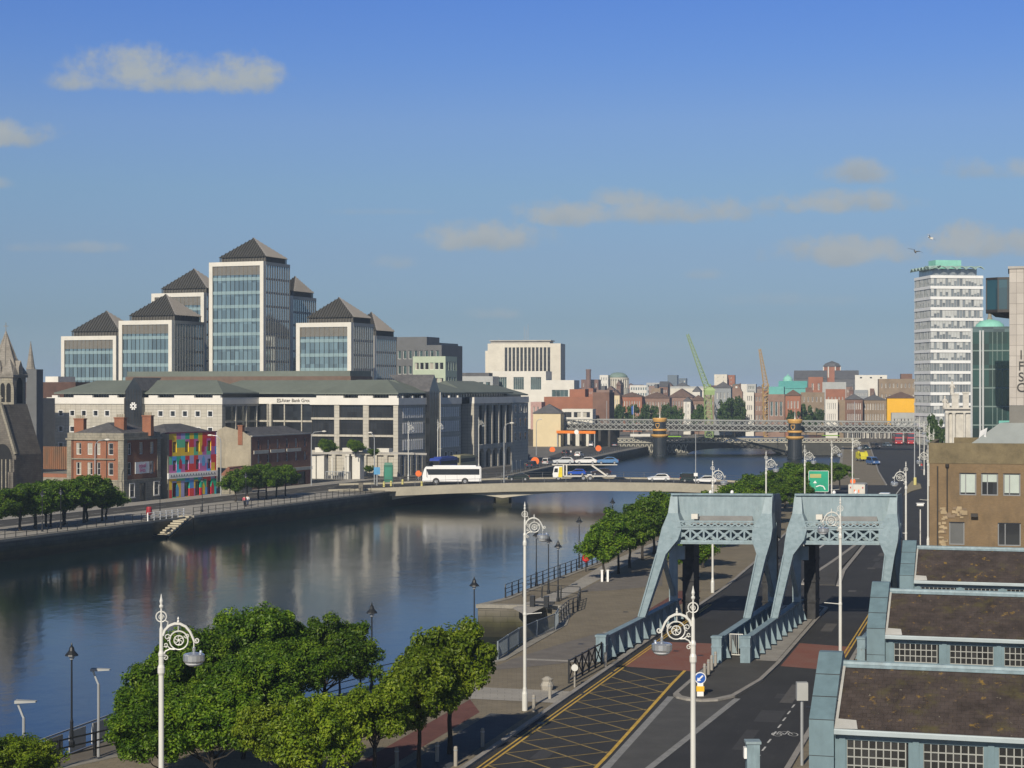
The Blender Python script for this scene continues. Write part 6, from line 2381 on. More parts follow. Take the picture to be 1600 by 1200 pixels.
# cranes
def lattice_mast(mb, p0, p1, w0, w1, n, r):
 p0, p1 = Vector(p0), Vector(p1)
 d = (p1 - p0).normalized()
 a = d.cross(Vector((0, 1, 0)))
 a = a.normalized() if a.length > .1 else Vector((1, 0, 0))
 b = d.cross(a)
 def ring(s_):
  w = (w0 + (w1 - w0) * s_) / 2
  c = p0.lerp(p1, s_)
  return [c + a * sa * w + b * sb * w for sa, sb in ((-1, -1), (1, -1), (1, 1), (-1, 1))]
 R0 = ring(0)
 R1 = ring(1)
 for i in range(4):
  mb.tube([R0[i], R1[i]], r, 4)
 for k in range(n):
  A, B = ring(k / n), ring((k + 1) / n)
  for i in range(4):
   j = (i + 1) % 4
   mb.bar(A[i], B[j], r * 1.3, r * 1.3)
   mb.bar(A[i], A[j], r * 1.3, r * 1.3)
M_crgreen = mat('lime green crane paint', (.26, .36, .14), .5, var=.06)
M_cryel = mat('ochre crane paint', (.44, .29, .11), .5, var=.06)
D = 705
c = P(1108, D)
t = thing('green_crane', 'lime green lattice crane with its long boom raised leaning over the far quay', 'crane', c)
m = MB()
L2 = lambda px, py: (P(px, D).x - c.x, 0, Z(py, D))
lattice_mast(m, (0, 0, 0), L2(1105, 600), 3.0, 2.4, 10, .13)
m.build('mast', M_crgreen, t)
m = MB()
lattice_mast(m, L2(1107, 612), L2(1074, 522), 2.1, .8, 16, .11)
m.build('boom', M_crgreen, t)
m = MB()
m.box(-1.8, 2.0, -1.6, 1.6, Z(617, D), Z(610, D))
m.add([(-2.2, -1.6, Z(610, D)), (2.6, -1.6, Z(610, D)), (1.2, -1.2, Z(605, D)), (-.6, -1.2, Z(605, D)), (-2.2, 1.6, Z(610, D)), (2.6, 1.6, Z(610, D)), (1.2, 1.2, Z(605, D)), (-.6, 1.2, Z(605, D))], [(0, 1, 2, 3), (7, 6, 5, 4), (1, 5, 6, 2), (4, 0, 3, 7), (3, 2, 6, 7)])
m.build('cab', M_crgreen, t)
D = 712
c = P(1199, D)
t = thing('yellow_crane', 'ochre yellow crane mast standing nearly upright among quay buildings', 'crane', c)
m = MB()
lattice_mast(m, (0, 0, 0), L2(1196, 600), 2.6, 2.2, 9, .14)
m.build('mast', M_cryel, t)
m = MB()
lattice_mast(m, L2(1197, 604), L2(1187, 545), 1.8, .7, 12, .11)
m.build('boom', M_cryel, t)
# the two bascule bridges
M_steelshade = mat('shade dark steel and seams', (.035, .036, .038), .7, .2, var=.4, scale=2)  # near-black stands for shade on the rear columns; plain dark on hall seams
M_cover = mat('weathered grey tarpaulin board', (.20, .20, .195), .8, var=.1, scale=1.5)
BW = 7.8
SK = .2
def bascule(label, u, v):
 o = RB.w(u, v)
 t = thing('bascule_bridge', label, 'bascule bridge', (o.x, o.y, 0), RB.rot, 'rolling bascule bridges over the dock entrance')
 def fin(mb, name, m, parent=t):
  mb.v = [(p[0] + .042 * p[1], p[1] + SK * p[0], p[2]) for p in mb.v]
  return mb.build(name, m, parent)
 GL = 24.0
 for gx, out in ((0, -1), (BW, 1)):
  g = MB()
  g.box(gx - .06, gx + .06, .35, GL, .25, 1.7)
  g.box(gx - .26, gx + .26, .35, GL, 1.7, 1.82)
  g.box(gx - .26, gx + .26, .35, GL, .14, .26)
  g.box(gx - .33, gx + .33, -.25, .35, .14, 1.86)
  g.box(gx - .38, gx + .38, -.3, .4, 1.86, 1.98)
  g.box(gx - .36, gx + .36, -.28, .38, 1.2, 1.3)
  for k in range(10):
   y = 1.4 + k * 2.4
   for s_ in (-1, 1):
    g.add([(gx + s_ * .06, y - .05, .26), (gx + s_ * .66, y - .05, .26), (gx + s_ * .2, y - .05, 1.7), (gx + s_ * .06, y - .05, 1.7), (gx + s_ * .06, y + .05, .26), (gx + s_ * .66, y + .05, .26), (gx + s_ * .2, y + .05, 1.7), (gx + s_ * .06, y + .05, 1.7)],
      [(0, 1, 2, 3), (7, 6, 5, 4), (1, 5, 6, 2), (2, 6, 7, 3), (3, 2, 1, 0), (4, 5, 6, 7)])
  fin(g, 'girder', M_bluegrey2)
 for gx, s_ in ((0, 1), (BW, -1)):
  l = MB()
  path = [(11.4, 1.82, -.22, .28, .7), (15.0, 4.2, -.28, .36, .85), (17.6, 6.0, -.32, .42, 1.0), (19.0, 7.05, -.42, 1.05, 1.3), (19.9, 7.9, -.40, 1.15, 1.5), (21.0, 9.0, -.16, .62, 1.4), (21.6, 10.3, -.1, .46, 1.4)]
  n = len(path)
  vs = []
  for (y, z, xa, xb, dp) in path:
   for (x, yy) in ((xa, 0), (xb, 0), (xb, dp), (xa, dp)):
    vs.append((gx + s_ * x, y + yy, z))
  fs = []
  for i in range(n - 1):
   for j in range(4):
    j2 = (j + 1) % 4
    q = (i * 4 + j, i * 4 + j2, (i + 1) * 4 + j2, (i + 1) * 4 + j)
    fs.append(q if s_ > 0 else tuple(reversed(q)))
  fs += [tuple(range(4)), tuple((n - 1) * 4 + j for j in range(4))]
  l.add(vs, fs)
  for (ya, za, yb, zb) in ((11.4, 1.82, 17.6, 6.0),):          # angle iron edge along the strut
   l.bar((gx + s_ * -.2, ya - .08, za), (gx + s_ * -.28, yb - .08, zb), .1, .12)
   l.bar((gx + s_ * .26, ya - .08, za), (gx + s_ * .4, yb - .08, zb), .1, .12)
  fin(l, 'sloping_leg', M_bluegrey)
  p = MB()
  p.box(gx - .2, gx + .2, 22.3, 22.7, 0, 7.4)
  p.box(gx - .34, gx + .34, 22.2, 22.3, 0, 8.2)
  p.bar((gx, 22.4, 2.2), (gx, 18.4, 5.8), .3, .3)
  fin(p, 'upright_post', M_bluegrey)
  q = MB()
  q.box(gx + s_ * .25, gx + s_ * 1.15, 24.4, 26.6, 0, 7.2)
  for z in (1.5, 3.2, 4.9):
   q.box(gx + s_ * .2, gx + s_ * 1.2, 24.3, 26.7, z, z + .15)
  fin(q, 'rear_column', M_steelshade)
  b = MB()
  b.box(gx + s_ * .35, gx + s_ * .95, 21.9, 22.2, 5.2, 6.3)
  fin(b, 'bracket_box', M_bluegrey)
 c = MB()
 prof = [(21.9, 7.35), (24.6, 7.0), (25.4, 7.4), (25.4, 9.6), (24.9, 10.15), (24.0, 10.35), (22.1, 10.4), (21.9, 10.2)]
 c.extr(prof, .1, BW - .1)
 fin(c, 'counterweight', M_bluegrey)
 e = MB()                                              # flanged side plates of the counterweight
 for x in (-.12, BW):
  e.extr([(21.7, 7.6), (25.7, 6.6), (25.9, 9.8), (25.1, 10.4), (21.9, 10.5)], x, x + .12)
 e.extr([(21.8, 10.4), (22.15, 10.38), (22.15, 10.55), (21.8, 10.55)], -.1, BW + .1)
 fin(e, 'side_plates', M_bluegrey2)
 x0, x1 = .75, BW - .75
 b = MB()
 b.box(x0 - .6, x1 + .6, 19.7, 20.6, 6.32, 6.45)
 b.box(x0 - .5, x1 + .5, 19.95, 20.1, 6.45, 6.62)
 b.box(x0 - .3, x1 + .3, 19.95, 20.1, 7.45, 7.62)
 b.box(x0, x1, 19.9, 20.6, 7.62, 7.7)
 b.box(x0, x1, 20.35, 20.5, 8.02, 8.14)
 n = 6
 for k in range(n + 1):
  x = x0 + (x1 - x0) * k / n
  b.box(x - .07, x + .07, 19.97, 20.08, 6.6, 7.47)
 for k in range(n):
  a, d = x0 + (x1 - x0) * k / n, x0 + (x1 - x0) * (k + 1) / n
  b.bar((a, 20.0, 6.6), (d, 20.0, 7.47), .1, .15)
  b.bar((d, 20.04, 6.6), (a, 20.04, 7.47), .1, .15)
  b.box((a + d) / 2 - .16, (a + d) / 2 + .16, 19.94, 19.99, 6.9, 7.2)
 n = 12
 for k in range(n):
  a, d = x0 + (x1 - x0) * k / n, x0 + (x1 - x0) * (k + 1) / n
  b.bar((a, 20.4, 7.7), (d, 20.4, 8.05), .06, .09)
  b.bar((d, 20.42, 7.7), (a, 20.42, 8.05), .06, .09)
 b.box(x0, x1, 21.2, 21.3, 6.45, 7.4, 0)
 for x in (x0 - .45, x1 + .15):                       # splayed end gussets
  b.box(x, x + .3, 20.0, 20.12, 6.45, 7.6)
 b.v = [(p[0], p[1], p[2] + .32) for p in b.v]
 fin(b, 'cross_lattice', M_bluegrey)
 s = MB()
 s.add([(1.6, 20.9, 8.0), (6.5, 20.9, 8.0), (6.3, 21.85, 8.75), (2.1, 21.85, 8.75), (1.6, 21.86, 8.0), (6.5, 21.86, 8.0)], [(0, 1, 2, 3), (0, 3, 4), (1, 5, 2), (0, 4, 5, 1)])
 fin(s, 'cover_board', M_cover)
 s = MB()
 s.box(1.7, 2.2, 20.85, 21.3, 8.55, 8.95)
 fin(s, 'junction_box', M_offw)
 for x in (2.9, 4.6):
  s = MB()
  s.lathe([(.02, 0), (.11, .08), (.14, .2), (.1, .32), (.02, .38)], 10, 0, (x, 22.4, 10.42))
  fin(s, 'lamp_globe', M_wh)
 r = MB()
 for k in range(7):
  for j in range(2):
   pass
 for z in (7.9, 9.1, 10.0):
  for k in range(14):
   x = .5 + (BW - 1) * k / 13
   r.lathe([(.02, 0), (.03, .02)], 6, 0, (x, 21.88, z), 'y')
 fin(r, 'rivets', M_bluegrey2)
 return t
bascule('blue grey riveted bascule bridge nearer the river, sloping legs carrying a boxed counterweight', -1.85, 24.5)
bascule('blue grey riveted bascule bridge nearer the slate roofed halls, with worn grey cover board', 7.85, 26.6)
# gate between the two bridges
o = RB.w(6.35, 29.2)
t = thing('mesh_gate', 'pale grey steel gate closing the gap between the two bascule bridges', 'gate', (o.x, o.y, .13), RB.rot)
m = MB()
for x in (0, .9):
 m.box(x - .04, x + .04, -.04, .04, 0, 1.6)
for z in (.1, 1.55):
 m.box(0, .9, -.03, .03, z, z + .06)
for k in range(1, 6):
 m.box(k * .15 - .012, k * .15 + .012, -.015, .015, .1, 1.55)
m.build('gate_frame', M_lampw, t)
# slate roofed halls
def slate_lichen():
 m = brick('mossy stone slates', (.050, .039, .035), (.060, .047, .042), (.034, .028, .025), w=.36, h=.27, ms=.010, rough=.85, var=.38, vscale=1.1, bump=.5)
 add_spots(m, 1.9, .60, .70, (.30, .185, .025), .8, 3)
 add_spots(m, 3.2, .66, .72, (.27, .25, .19), .7, 9)
 return add_spots(m, .7, .55, .72, (.085, .075, .03), .8, 17)
M_lichen = slate_lichen()
M_hallsteel = mat('blue grey hall cladding', (.135, .205, .235), .55, var=.10, scale=1.2, fine=.07, bscale=2, stretch=(1.5, 1.5, .4))
M_pane = glass('small hall panes', (.018, .018, .018), (.4, .45, .48), .05, .1, .308, .365, .8)
M_putty = mat('putty grey glazing bars', (.30, .31, .29), .6, var=.08)
def hall():
 o = RB.w(17.15, -18.9)
 t = thing('slate_hall', '', 'market hall', (o.x, o.y, 0), RB.rot, 'slate roofed halls beside the bascule bridges')
 parts = []
 Wp, Lh = 1.05, 26.0
 ze, zr, yr = 4.5, 6.6, 4.0
 g = MB()
 g.extr([(-.4, 0), (8.4, 0), (8.4, 4.85), (4.25, 7.15), (3.75, 7.15), (-.4, 4.85)], 0, Wp)
 for f_ in (.33, .66):
  y, z = -.4 + 4.15 * f_, 4.85 + 2.3 * f_
  g.box(-.012, Wp + .012, y - .02, y + .02, z - .02, z + .02, 1)
 for z in (1.7, 3.3, 4.85):
  g.box(-.012, Wp + .012, -.412, -.35, z - .012, z + .012, 1)
 gw = g.build('gable_parapet', [M_hallsteel, M_steelshade], t)
 parts.append((gw, []))
 r = MB()
 r.add([(Wp, -.35, ze - .1), (Lh, -.35, ze - .1), (Lh, yr, zr), (Wp, yr, zr), (Wp, 8.35, ze - .1), (Lh, 8.35, ze - .1)], [(0, 1, 2, 3), (3, 2, 5, 4)])
 rnd = random.Random(8)
 for row in range(11):                                 # courses with slipped and lifted slates
  s0 = row / 11.0
  for k in range(46):
   if rnd.random() < .16:
    x = Wp + .1 + k * .54 + (.27 if row % 2 else 0)
    y0 = -.35 + (yr + .35) * s0
    z0 = ze - .1 + (zr - ze + .1) * s0
    dy, dz = (yr + .35) / 11 * 1.05, (zr - ze + .1) / 11 * 1.05
    h = .015 + .025 * rnd.random()
    if x + .5 < Lh:
     r.add([(x, y0, z0 + h), (x + .5, y0, z0 + h), (x + .5, y0 + dy, z0 + dz + .006), (x, y0 + dy, z0 + dz + .006), (x, y0, z0 + .002), (x + .5, y0, z0 + .002)], [(0, 1, 2, 3), (4, 5, 1, 0), (0, 3, 4), (1, 5, 2)])
 ro = r.build('slate_roof', M_lichen, t)
 parts.append((ro, []))
 rc = MB()
 rc.tube([(Wp, yr, zr + .03), (Lh, yr, zr + .03)], .16, 8)
 rc.box(Wp, Lh, yr - .28, yr + .28, zr - .1, zr + .03)
 o2 = rc.build('ridge_cap', M_bluegrey2, t)
 parts.append((o2, []))
 gt = MB()
 gt.box(Wp + .02, Lh, -.55, -.33, ze - .22, ze - .06)
 gt.tube([(Wp + .02, -.44, ze - .08), (Lh, -.44, ze - .08)], .09, 6)
 o2 = gt.build('gutter', M_gutter, t)
 parts.append((o2, []))
 fl = MB()
 fl.add([(Wp + .02, -.4, ze + .0), (Wp + 1.0, -.38, ze + .02), (Wp + .9, .15, ze + .3), (Wp + .02, .2, ze + .33)], [(0, 1, 2, 3)])
 fl.add([(Wp + .02, 0, ze + .22), (Wp + .14, 0, ze + .2), (Wp + .14, yr, zr + .1), (Wp + .02, yr, zr + .1)], [(0, 1, 2, 3)])
 o2 = fl.build('lead_flashing', mat('pale lead flashing', (.42, .42, .40), .6, var=.15), t)
 parts.append((o2, []))
 st = 3.08
 fr_m = MB()
 n = 8
 fr_m.box(Wp, Lh, -.05, .12, 3.98, 4.3)
 fr_m.box(Wp, Lh, -.05, .12, .0, .7)
 fr_m.box(Wp, Lh, -.12, .12, 4.1, 4.2)
 for k in range(n + 1):
  x = Wp + .02 + k * st
  fr_m.box(x, x + (.62 if k else .5), -.08, .12, .7, 3.98)
  fr_m.box(x + .18, x + .44, -.13, -.08, 0, 4.1)
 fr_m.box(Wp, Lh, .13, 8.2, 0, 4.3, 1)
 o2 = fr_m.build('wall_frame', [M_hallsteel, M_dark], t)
 parts.append((o2, []))
 wm = MB()
 ww, wh_ = st - .62, 3.28
 nx, ny = 8, 9
 for i in range(nx + 1):
  x = ww * i / nx
  wm.box(x - .025, x + .025, -.03, .03, 0, wh_)
 for j in range(ny + 1):
  z = wh_ * j / ny
  wm.box(0, ww, -.025, .025, z - .025, z + .025)
 wm.face([(0, .015, 0), (ww, .015, 0), (ww, .015, wh_), (0, .015, wh_)], 1)
 me = wm.build('window', [M_putty, M_pane], me_only=True)
 for k in range(n):
  o2 = link('window', me, t, (Wp + .02 + k * st + (.62 if k else .5), .02, .7))
  parts.append((o2, []))
 return tree_of(t, parts)
M_gutter = mat('pale blue grey gutter', (.34, .40, .42), .5, var=.1)
h1 = hall()
h1['label'] = 'nearest slate roofed hall with blue grey gable parapet and many small panes'
copy_thing(h1, RB.w(17.25, 11.4), None, 'middle slate roofed hall, its eave ending over the nearest ridge, yellow lichen spots')
copy_thing(h1, RB.w(17.3, 42.6), None, 'farthest slate roofed hall, its ridge ending just below the tan brick block')
# trees
def leaf_material(name, c1, c2, c3, tr=.35):
 m = bpy.data.materials.new(name)
 m.use_nodes = True
 nt = m.node_tree
 N, L = nt.nodes.new, nt.links.new
 out = nt.nodes['Material Output']
 bs = nt.nodes['Principled BSDF']
 geo = N('ShaderNodeNewGeometry')
 oi = N('ShaderNodeObjectInfo')
 nz = N('ShaderNodeTexNoise')
 nz.inputs['Scale'].default_value = .9
 nz.inputs['Detail'].default_value = 3
 L(geo.outputs['Position'], nz.inputs['Vector'])
 a = N('ShaderNodeMath')
 a.operation = 'MULTIPLY_ADD'
 L(geo.outputs['Random Per Island'], a.inputs[0])
 a.inputs[1].default_value = .55
 b = N('ShaderNodeMath')
 b.operation = 'MULTIPLY_ADD'
 L(nz.outputs[0], b.inputs[0])
 b.inputs[1].default_value = 1.3
 b.inputs[2].default_value = -.42
 L(b.outputs[0], a.inputs[2])
 rp = N('ShaderNodeValToRGB')
 e = rp.color_ramp.elements
 e[0].position, e[0].color = .1, (*c1, 1)
 e[1].position, e[1].color = .9, (*c3, 1)
 k = e.new(.5)
 k.color = (*c2, 1)
 L(a.outputs[0], rp.inputs[0])
 hsv = N('ShaderNodeHueSaturation')
 mr = N('ShaderNodeMapRange')
 L(oi.outputs['Random'], mr.inputs[0])
 mr.inputs[3].default_value = .8
 mr.inputs[4].default_value = 1.2
 L(mr.outputs[0], hsv.inputs['Value'])
 L(rp.outputs[0], hsv.inputs['Color'])
 L(hsv.outputs[0], bs.inputs['Base Color'])
 bs.inputs['Roughness'].default_value = .5
 bs.inputs['Specular IOR Level'].default_value = .35
 t = N('ShaderNodeBsdfTranslucent')
 L(hsv.outputs[0], t.inputs[0])
 mx = N('ShaderNodeMixShader')
 mx.inputs[0].default_value = tr
 L(bs.outputs[0], mx.inputs[1])
 L(t.outputs[0], mx.inputs[2])
 L(mx.outputs[0], out.inputs[0])
 return m
M_leafD = leaf_material('deep green leaves', (.016, .050, .003), (.074, .155, .006), (.19, .285, .018))
M_leafL = leaf_material('yellow green leaves', (.046, .092, .003), (.130, .205, .007), (.26, .33, .022))
M_leafF = leaf_material('far dark green leaves', (.022, .055, .010), (.048, .098, .016), (.085, .14, .026), .25)
M_bark = mat('dark bark', (.035, .030, .025), .9, var=.2, scale=3)
def tree_meshes(seed, h, bottom, rad, leaf, nclump, per, mleaf, flat=1.0, trunk_r=.13):
 """trunk with limbs, crown of leaf-sized faces in uneven clumps; returns two meshes with origin at the foot"""
 rnd = random.Random(seed)
 cz, rz = (h + bottom) / 2, (h - bottom) / 2
 cl = []
 lobes = [(rnd.uniform(-.5, .5) * rad, rnd.uniform(-.5, .5) * rad, cz + rnd.uniform(-.35, .4) * rz, rnd.uniform(.5, .75)) for _ in range(6)]
 tries = 0
 while len(cl) < nclump and tries < 6000:
  tries += 1
  lx, ly, lz, ls = rnd.choice(lobes)
  d = Vector((rnd.gauss(0, 1), rnd.gauss(0, 1), rnd.gauss(0, 1)))
  d = d.normalized() * (rnd.random() ** .4)
  p = Vector((lx + d.x * rad * ls, ly + d.y * rad * ls, lz + d.z * rz * ls * flat))
  q = Vector((p.x / rad, p.y / rad, (p.z - cz) / rz))
  if q.length > (1.2 if rnd.random() < .12 else 1.04) or p.z < bottom: continue
  if all((p - c).length > rad * .17 for c in cl):
   cl.append(p)
 vs, fs = [], []
 for c in cl:
  cr = rad * rnd.uniform(.12, .29)
  for _ in range(per):
   d = Vector((rnd.gauss(0, 1), rnd.gauss(0, 1), rnd.gauss(0, .75))).normalized()
   p = c + d * cr * (rnd.random() ** .45)
   n = (d + Vector((rnd.gauss(0, .55), rnd.gauss(0, .55), rnd.gauss(0, .5) + .45))).normalized()
   a = n.cross(Vector((rnd.gauss(0, 1), rnd.gauss(0, 1), rnd.gauss(0, 1)))).normalized()
   b = n.cross(a)
   s_ = leaf * rnd.uniform(.55, 1.25)
   k = len(vs)
   bend = n * s_ * .18
   vs += [p - a * s_ * .5, p - b * s_ * .34 + bend, p + a * s_ * .6, p + b * s_ * .34 + bend]
   fs.append((k, k + 1, k + 2, k + 3))
 me = bpy.data.meshes.new('crown')
 me.from_pydata([tuple(v) for v in vs], [], fs)
 me.materials.append(mleaf)
 t = MB()
 top = bottom + rz * .9
 w = [Vector((0, 0, 0))]
 for k in range(1, 6):
  w.append(Vector((rnd.gauss(0, .05) * rad * .3, rnd.gauss(0, .05) * rad * .3, top * k / 5)))
 t.tube(w, [trunk_r * 1.25, trunk_r, trunk_r * .9, trunk_r * .8, trunk_r * .55, trunk_r * .25], 7)
 for c in rnd.sample(cl, min(16, len(cl))):
  z0 = bottom * .85 + rnd.random() * rz * .7
  s0 = Vector((0, 0, min(z0, top * .9)))
  mid = s0.lerp(c, .5) + Vector((0, 0, -.08 * rad))
  t.tube([s0, mid, c], [trunk_r * .42, trunk_r * .28, trunk_r * .1], 5)
 return t.build('trunk', M_bark, me_only=True), me
TREES = {}
def tree(kind, loc, label, group, rot=0.0, scale=1.0):
 tk, ck = TREES[kind]
 r = thing('tree', label, 'tree', loc, rot, group)
 r.scale = (scale, scale, scale) if isinstance(scale, (int, float)) else scale
 link('trunk', tk, r)
 link('crown', ck, r)
 return r
TREES['bigA'] = tree_meshes(1, 7.4, 1.5, 3.2, .21, 96, 350, M_leafD)
TREES['bigB'] = tree_meshes(2, 7.0, 1.4, 3.05, .21, 90, 350, M_leafD)
TREES['lightA'] = tree_meshes(3, 6.6, 2.4, 2.5, .21, 68, 260, M_leafL)
TREES['lightB'] = tree_meshes(4, 6.6, 2.4, 2.5, .21, 62, 260, M_leafL)
TREES['lightC'] = tree_meshes(5, 6.0, 1.6, 2.9, .21, 78, 270, M_leafL)
TREES['midA'] = tree_meshes(6, 6.4, 2.1, 2.6, .26, 84, 150, M_leafD)
TREES['midB'] = tree_meshes(7, 6.4, 2.0, 2.7, .26, 80, 150, M_leafD)
TREES['farA'] = tree_meshes(8, 8.0, 2.2, 3.3, .6, 44, 60, M_leafF)
TREES['farB'] = tree_meshes(9, 8.0, 2.0, 3.4, .6, 40, 60, M_leafF)
TREES['huge'] = tree_meshes(10, 13, 2.0, 6.2, 1.0, 60, 60, M_leafF)
# foreground group by the water and along the kerb: (kind, px, distance, height scale, label)
for kind, px, D, zt, base, label in (
  ('bigA', 395, 103, 942, 7.4, 'tall dark green tree by the water, its round top highest of the near clump'),
  ('bigB', 508, 105, 954, 7.0, 'full dark green tree by the water just left of the black river lamp'),
  ('bigB', 272, 93, 1006, 7.0, 'broad dark tree behind the nearest white lamp pole, overhanging the river'),
  ('bigA', 325, 97, 975, 7.4, 'dark tree wedged between the lamp pole tree and the tallest crown'),
  ('bigA', 455, 98, 1000, 7.4, 'dark tree filling the middle of the near clump below the two tall crowns'),
  ('lightC', 436, 84, 1092, 6.0, 'pale yellow green low crown in front of the dark clump at the picture foot'),
  ('bigB', 330, 85, 1068, 7.0, 'lowest dark tree at the foot of the near clump beside the pale low crown'),
  ('bigA', 252, 85, 1072, 7.4, 'dark tree at the foot of the nearest white lamp pole'),
  ('lightB', 585, 85.5, 1060, 6.6, 'yellow green young tree with bare forked trunk over the red paving strip'),
  ('lightA', 655, 89, 1018, 6.6, 'yellow green tree standing between two others on the kerbside row'),
  ('lightA', 703, 93.3, 974, 6.6, 'last yellow green tree of the near kerbside row, straight dark trunk on blue slabs'),
  ('bigA', 380, 92, 1010, 7.4, 'dark tree under the tallest crown, hemmed in on every side'),
  ('lightC', 500, 83, 1085, 6.0, 'pale yellow green low crown beside the young forked tree at the picture foot'),
  ('lightB', 548, 88, 1075, 6.6, 'yellow green tree between the pale low crown and the young forked tree'),
  ('lightC', 25, 82, 1150, 6.0, 'young tree crown cut off by the bottom corner of the view beside flat headed lamps')):
 c = P(px, D)
 s_ = Z(zt, D) / base
 tree(kind, (c.x, c.y, 0), label, 'trees on the near promenade', rot=px * .37, scale=(max(s_, .8) * (1.04 if 'big' in kind else .95), max(s_, .8) * (1.04 if 'big' in kind else .95), s_))
# promenade row before and behind the bascule bridges
mid = [(943, 177.5, .98, 'first tree of the promenade row, two white guard posts at its foot'),
  (966, 184, 1.0, 'second tree of the promenade row with bare ground shadow around it'),
  (984, 190, 1.03, 'third promenade tree along, its crown joining the taller ones behind'),
  (1004, 199, 1.08, 'promenade tree just outside the sloping leg of the river side bascule bridge'),
  (1022, 206, 1.12, 'promenade tree partly behind the sloping leg of the river side bascule bridge'),
  (1040, 216, 1.05, 'promenade tree right behind the bascule bridge leg, tip above its shoulder')]
for i, (px, D, sc, lab) in enumerate(mid):
 tree('midA' if i % 2 else 'midB', P(px, D), lab, 'trees of the river promenade row', rot=i * 1.7, scale=(sc * 1.02, sc * 1.02, sc))
row2 = [(1080, 176, .82), (1098, 190, .82), (1072, 205, .85), (1100, 212, .85), (1120, 228, .95), (1140, 240, 1.0), (1163, 252, 1.02), (1183, 263, 1.02), (1205, 274, 1.04), (1226, 285, 1.06), (1246, 297, 1.06), (1266, 310, 1.02), (1176, 236, .9), (1212, 252, .92), (1244, 268, .94), (1290, 322, .92), (1312, 335, .82)]
place = ['seen under the river side bascule bridge beam, nearest the camera', 'seen under the river side bascule bridge beam, second along', 'in the shade beneath the bascule bridge beam, towards the river', 'in the shade beneath the bascule bridge beam, towards the road',
   'behind the left shoulder of the river side bascule bridge', 'peeping over the river side counterweight near the scrolled lamp', 'over the middle of the river side counterweight top', 'over the river side counterweight, just left of the lamp pole',
   'between the two bascule bridge tops, river side', 'highest crown between the two bascule bridge tops', 'crown between bridge tops just left of the green road sign', 'right behind the green road sign',
   'under the taller crowns between the two bascule bridges, left one', 'under the taller crowns between the two bascule bridges, middle one', 'under the taller crowns between the two bascule bridges, right one', 'small dark crown just right of the green road sign', 'last dark crown before the open promenade paving']
for i, ((px, D, sc), pl) in enumerate(zip(row2, place)):
 tree('midA' if i % 3 else 'midB', P(px, D), 'bushy green tree ' + pl, 'trees between the bridges and the road bridge', rot=i * 2.1, scale=(sc * 1.2, sc * 1.2, sc))
# south quay
qv = [LB.v(p, 15.2) for p in (0, 23, 36, 48, 58, 72, 76, 91, 105, 124, 139, 152, 170)]
names = ['cut off by the frame edge', 'second from the frame edge', 'third from the frame edge', 'fourth from the frame edge', 'below the church annexe', 'below the rusty yard wall', 'crowding the yard wall tree', 'at the near corner of the brick pub', 'under the first pub windows',
   'tallest, reaching the brick pub balcony line', 'beside the tall grey street lamp at the pub', 'small one under the pub corner', 'last in line, low, past the pub corner']
for i, (v, nm) in enumerate(zip(qv, names)):
 p = LB.w(15.2 + (.8 if i % 2 else -.4), v)
 sc = (.98, 1.0, .96, 1.02, .97, 1.0, .95, 1.04, 1.02, 1.12, 1.06, .92, .86)[i]
 tree('midA' if i % 2 else 'midB', (p.x, p.y, .1), 'dark south quay tree, ' + nm, 'trees along the south quay', rot=i * 1.3, scale=(sc * 1.3, sc * 1.3, sc * .97))
for i, (px, vv, sc, nm) in enumerate(((368, 11.5, .95, 'nearest the painted house'), (386, 13, .98, 'second from the painted house'), (404, 11, 1.02, 'middle of the rear clump'), (416, 13.5, 1.0, 'in front of the brick terrace'), (432, 12, 1.0, 'fifth along before the terrace'), (446, 11.5, .92, 'last before the street corner'))):
 p = LB.w(vv, LB.v(px, vv))
 tree('midA' if i % 2 else 'midB', (p.x, p.y, .1), 'rounded tree of the clump before the brick terrace, ' + nm, 'tree clump before the brick terrace', rot=i, scale=(sc * 1.1, sc * 1.1, sc * .95))
for px, D, zb, zt, w_, lab in ((512, 379, 713, 684, .8, 'bushy planter tree over the stone gateway, nearer the brick terrace'), (556, 374, 712, 685, .75, 'bushy planter tree over the stone gateway, nearer the quay corner'), (583, 372, 713, 700, .5, 'small low shrub tree at the planter end of the stone gateway'), (577, 366, 742, 726, .45, 'small round bush on the ground beside the gateway')):
 c = P(px, D, Z(zb, D) - (.4 if zb < 720 else 0))
 tree('midB', c, lab, 'planter trees at the stone gateway', rot=px, scale=(w_, w_, (Z(zt, D) - c.z) / 6.4))
# far trees by the river beyond the railway
for i, (px, D, zt, sc, lab) in enumerate(((952, 715, 629, 1.0, 'leafy river tree just past the dark brick block end'), (968, 720, 627, 1.05, 'second leafy river tree past the dark brick block'), (985, 725, 628, 1.05, 'third leafy river tree, near the blue flag pole'), (1004, 722, 627, 1.0, 'fourth leafy river tree, right of the blue flag pole'),
           (1021, 728, 630, .9, 'last leafy tree of the first river clump'), (1046, 718, 626, 1.0, 'dense dark tree above the first black and gold pier'), (1060, 724, 630, .85, 'smaller dark tree touching the dense one above the pier'),
           (1092, 716, 627, 1.05, 'rounded dark tree between white houses and green crane'), (1132, 712, 617, 1.25, 'big leafy tree right of the green crane, river side'), (1148, 716, 614, 1.3, 'biggest leafy tree on the far quay'), (1160, 722, 622, 1.0, 'leafy tree at the edge of the biggest far quay tree'),
           (1243, 700, 634, 1.0, 'far quay tree above the second black and gold pier'), (1259, 704, 627, 1.15, 'tallest far quay tree before the white quay house'), (1276, 708, 634, .95, 'far quay tree touching the white quay house'))):
 s_ = Z(zt, D) / 8.0
 tree('farA' if i % 2 else 'farB', P(px, D), lab, 'trees along the far quays', rot=i * 1.1, scale=(sc, sc, s_))
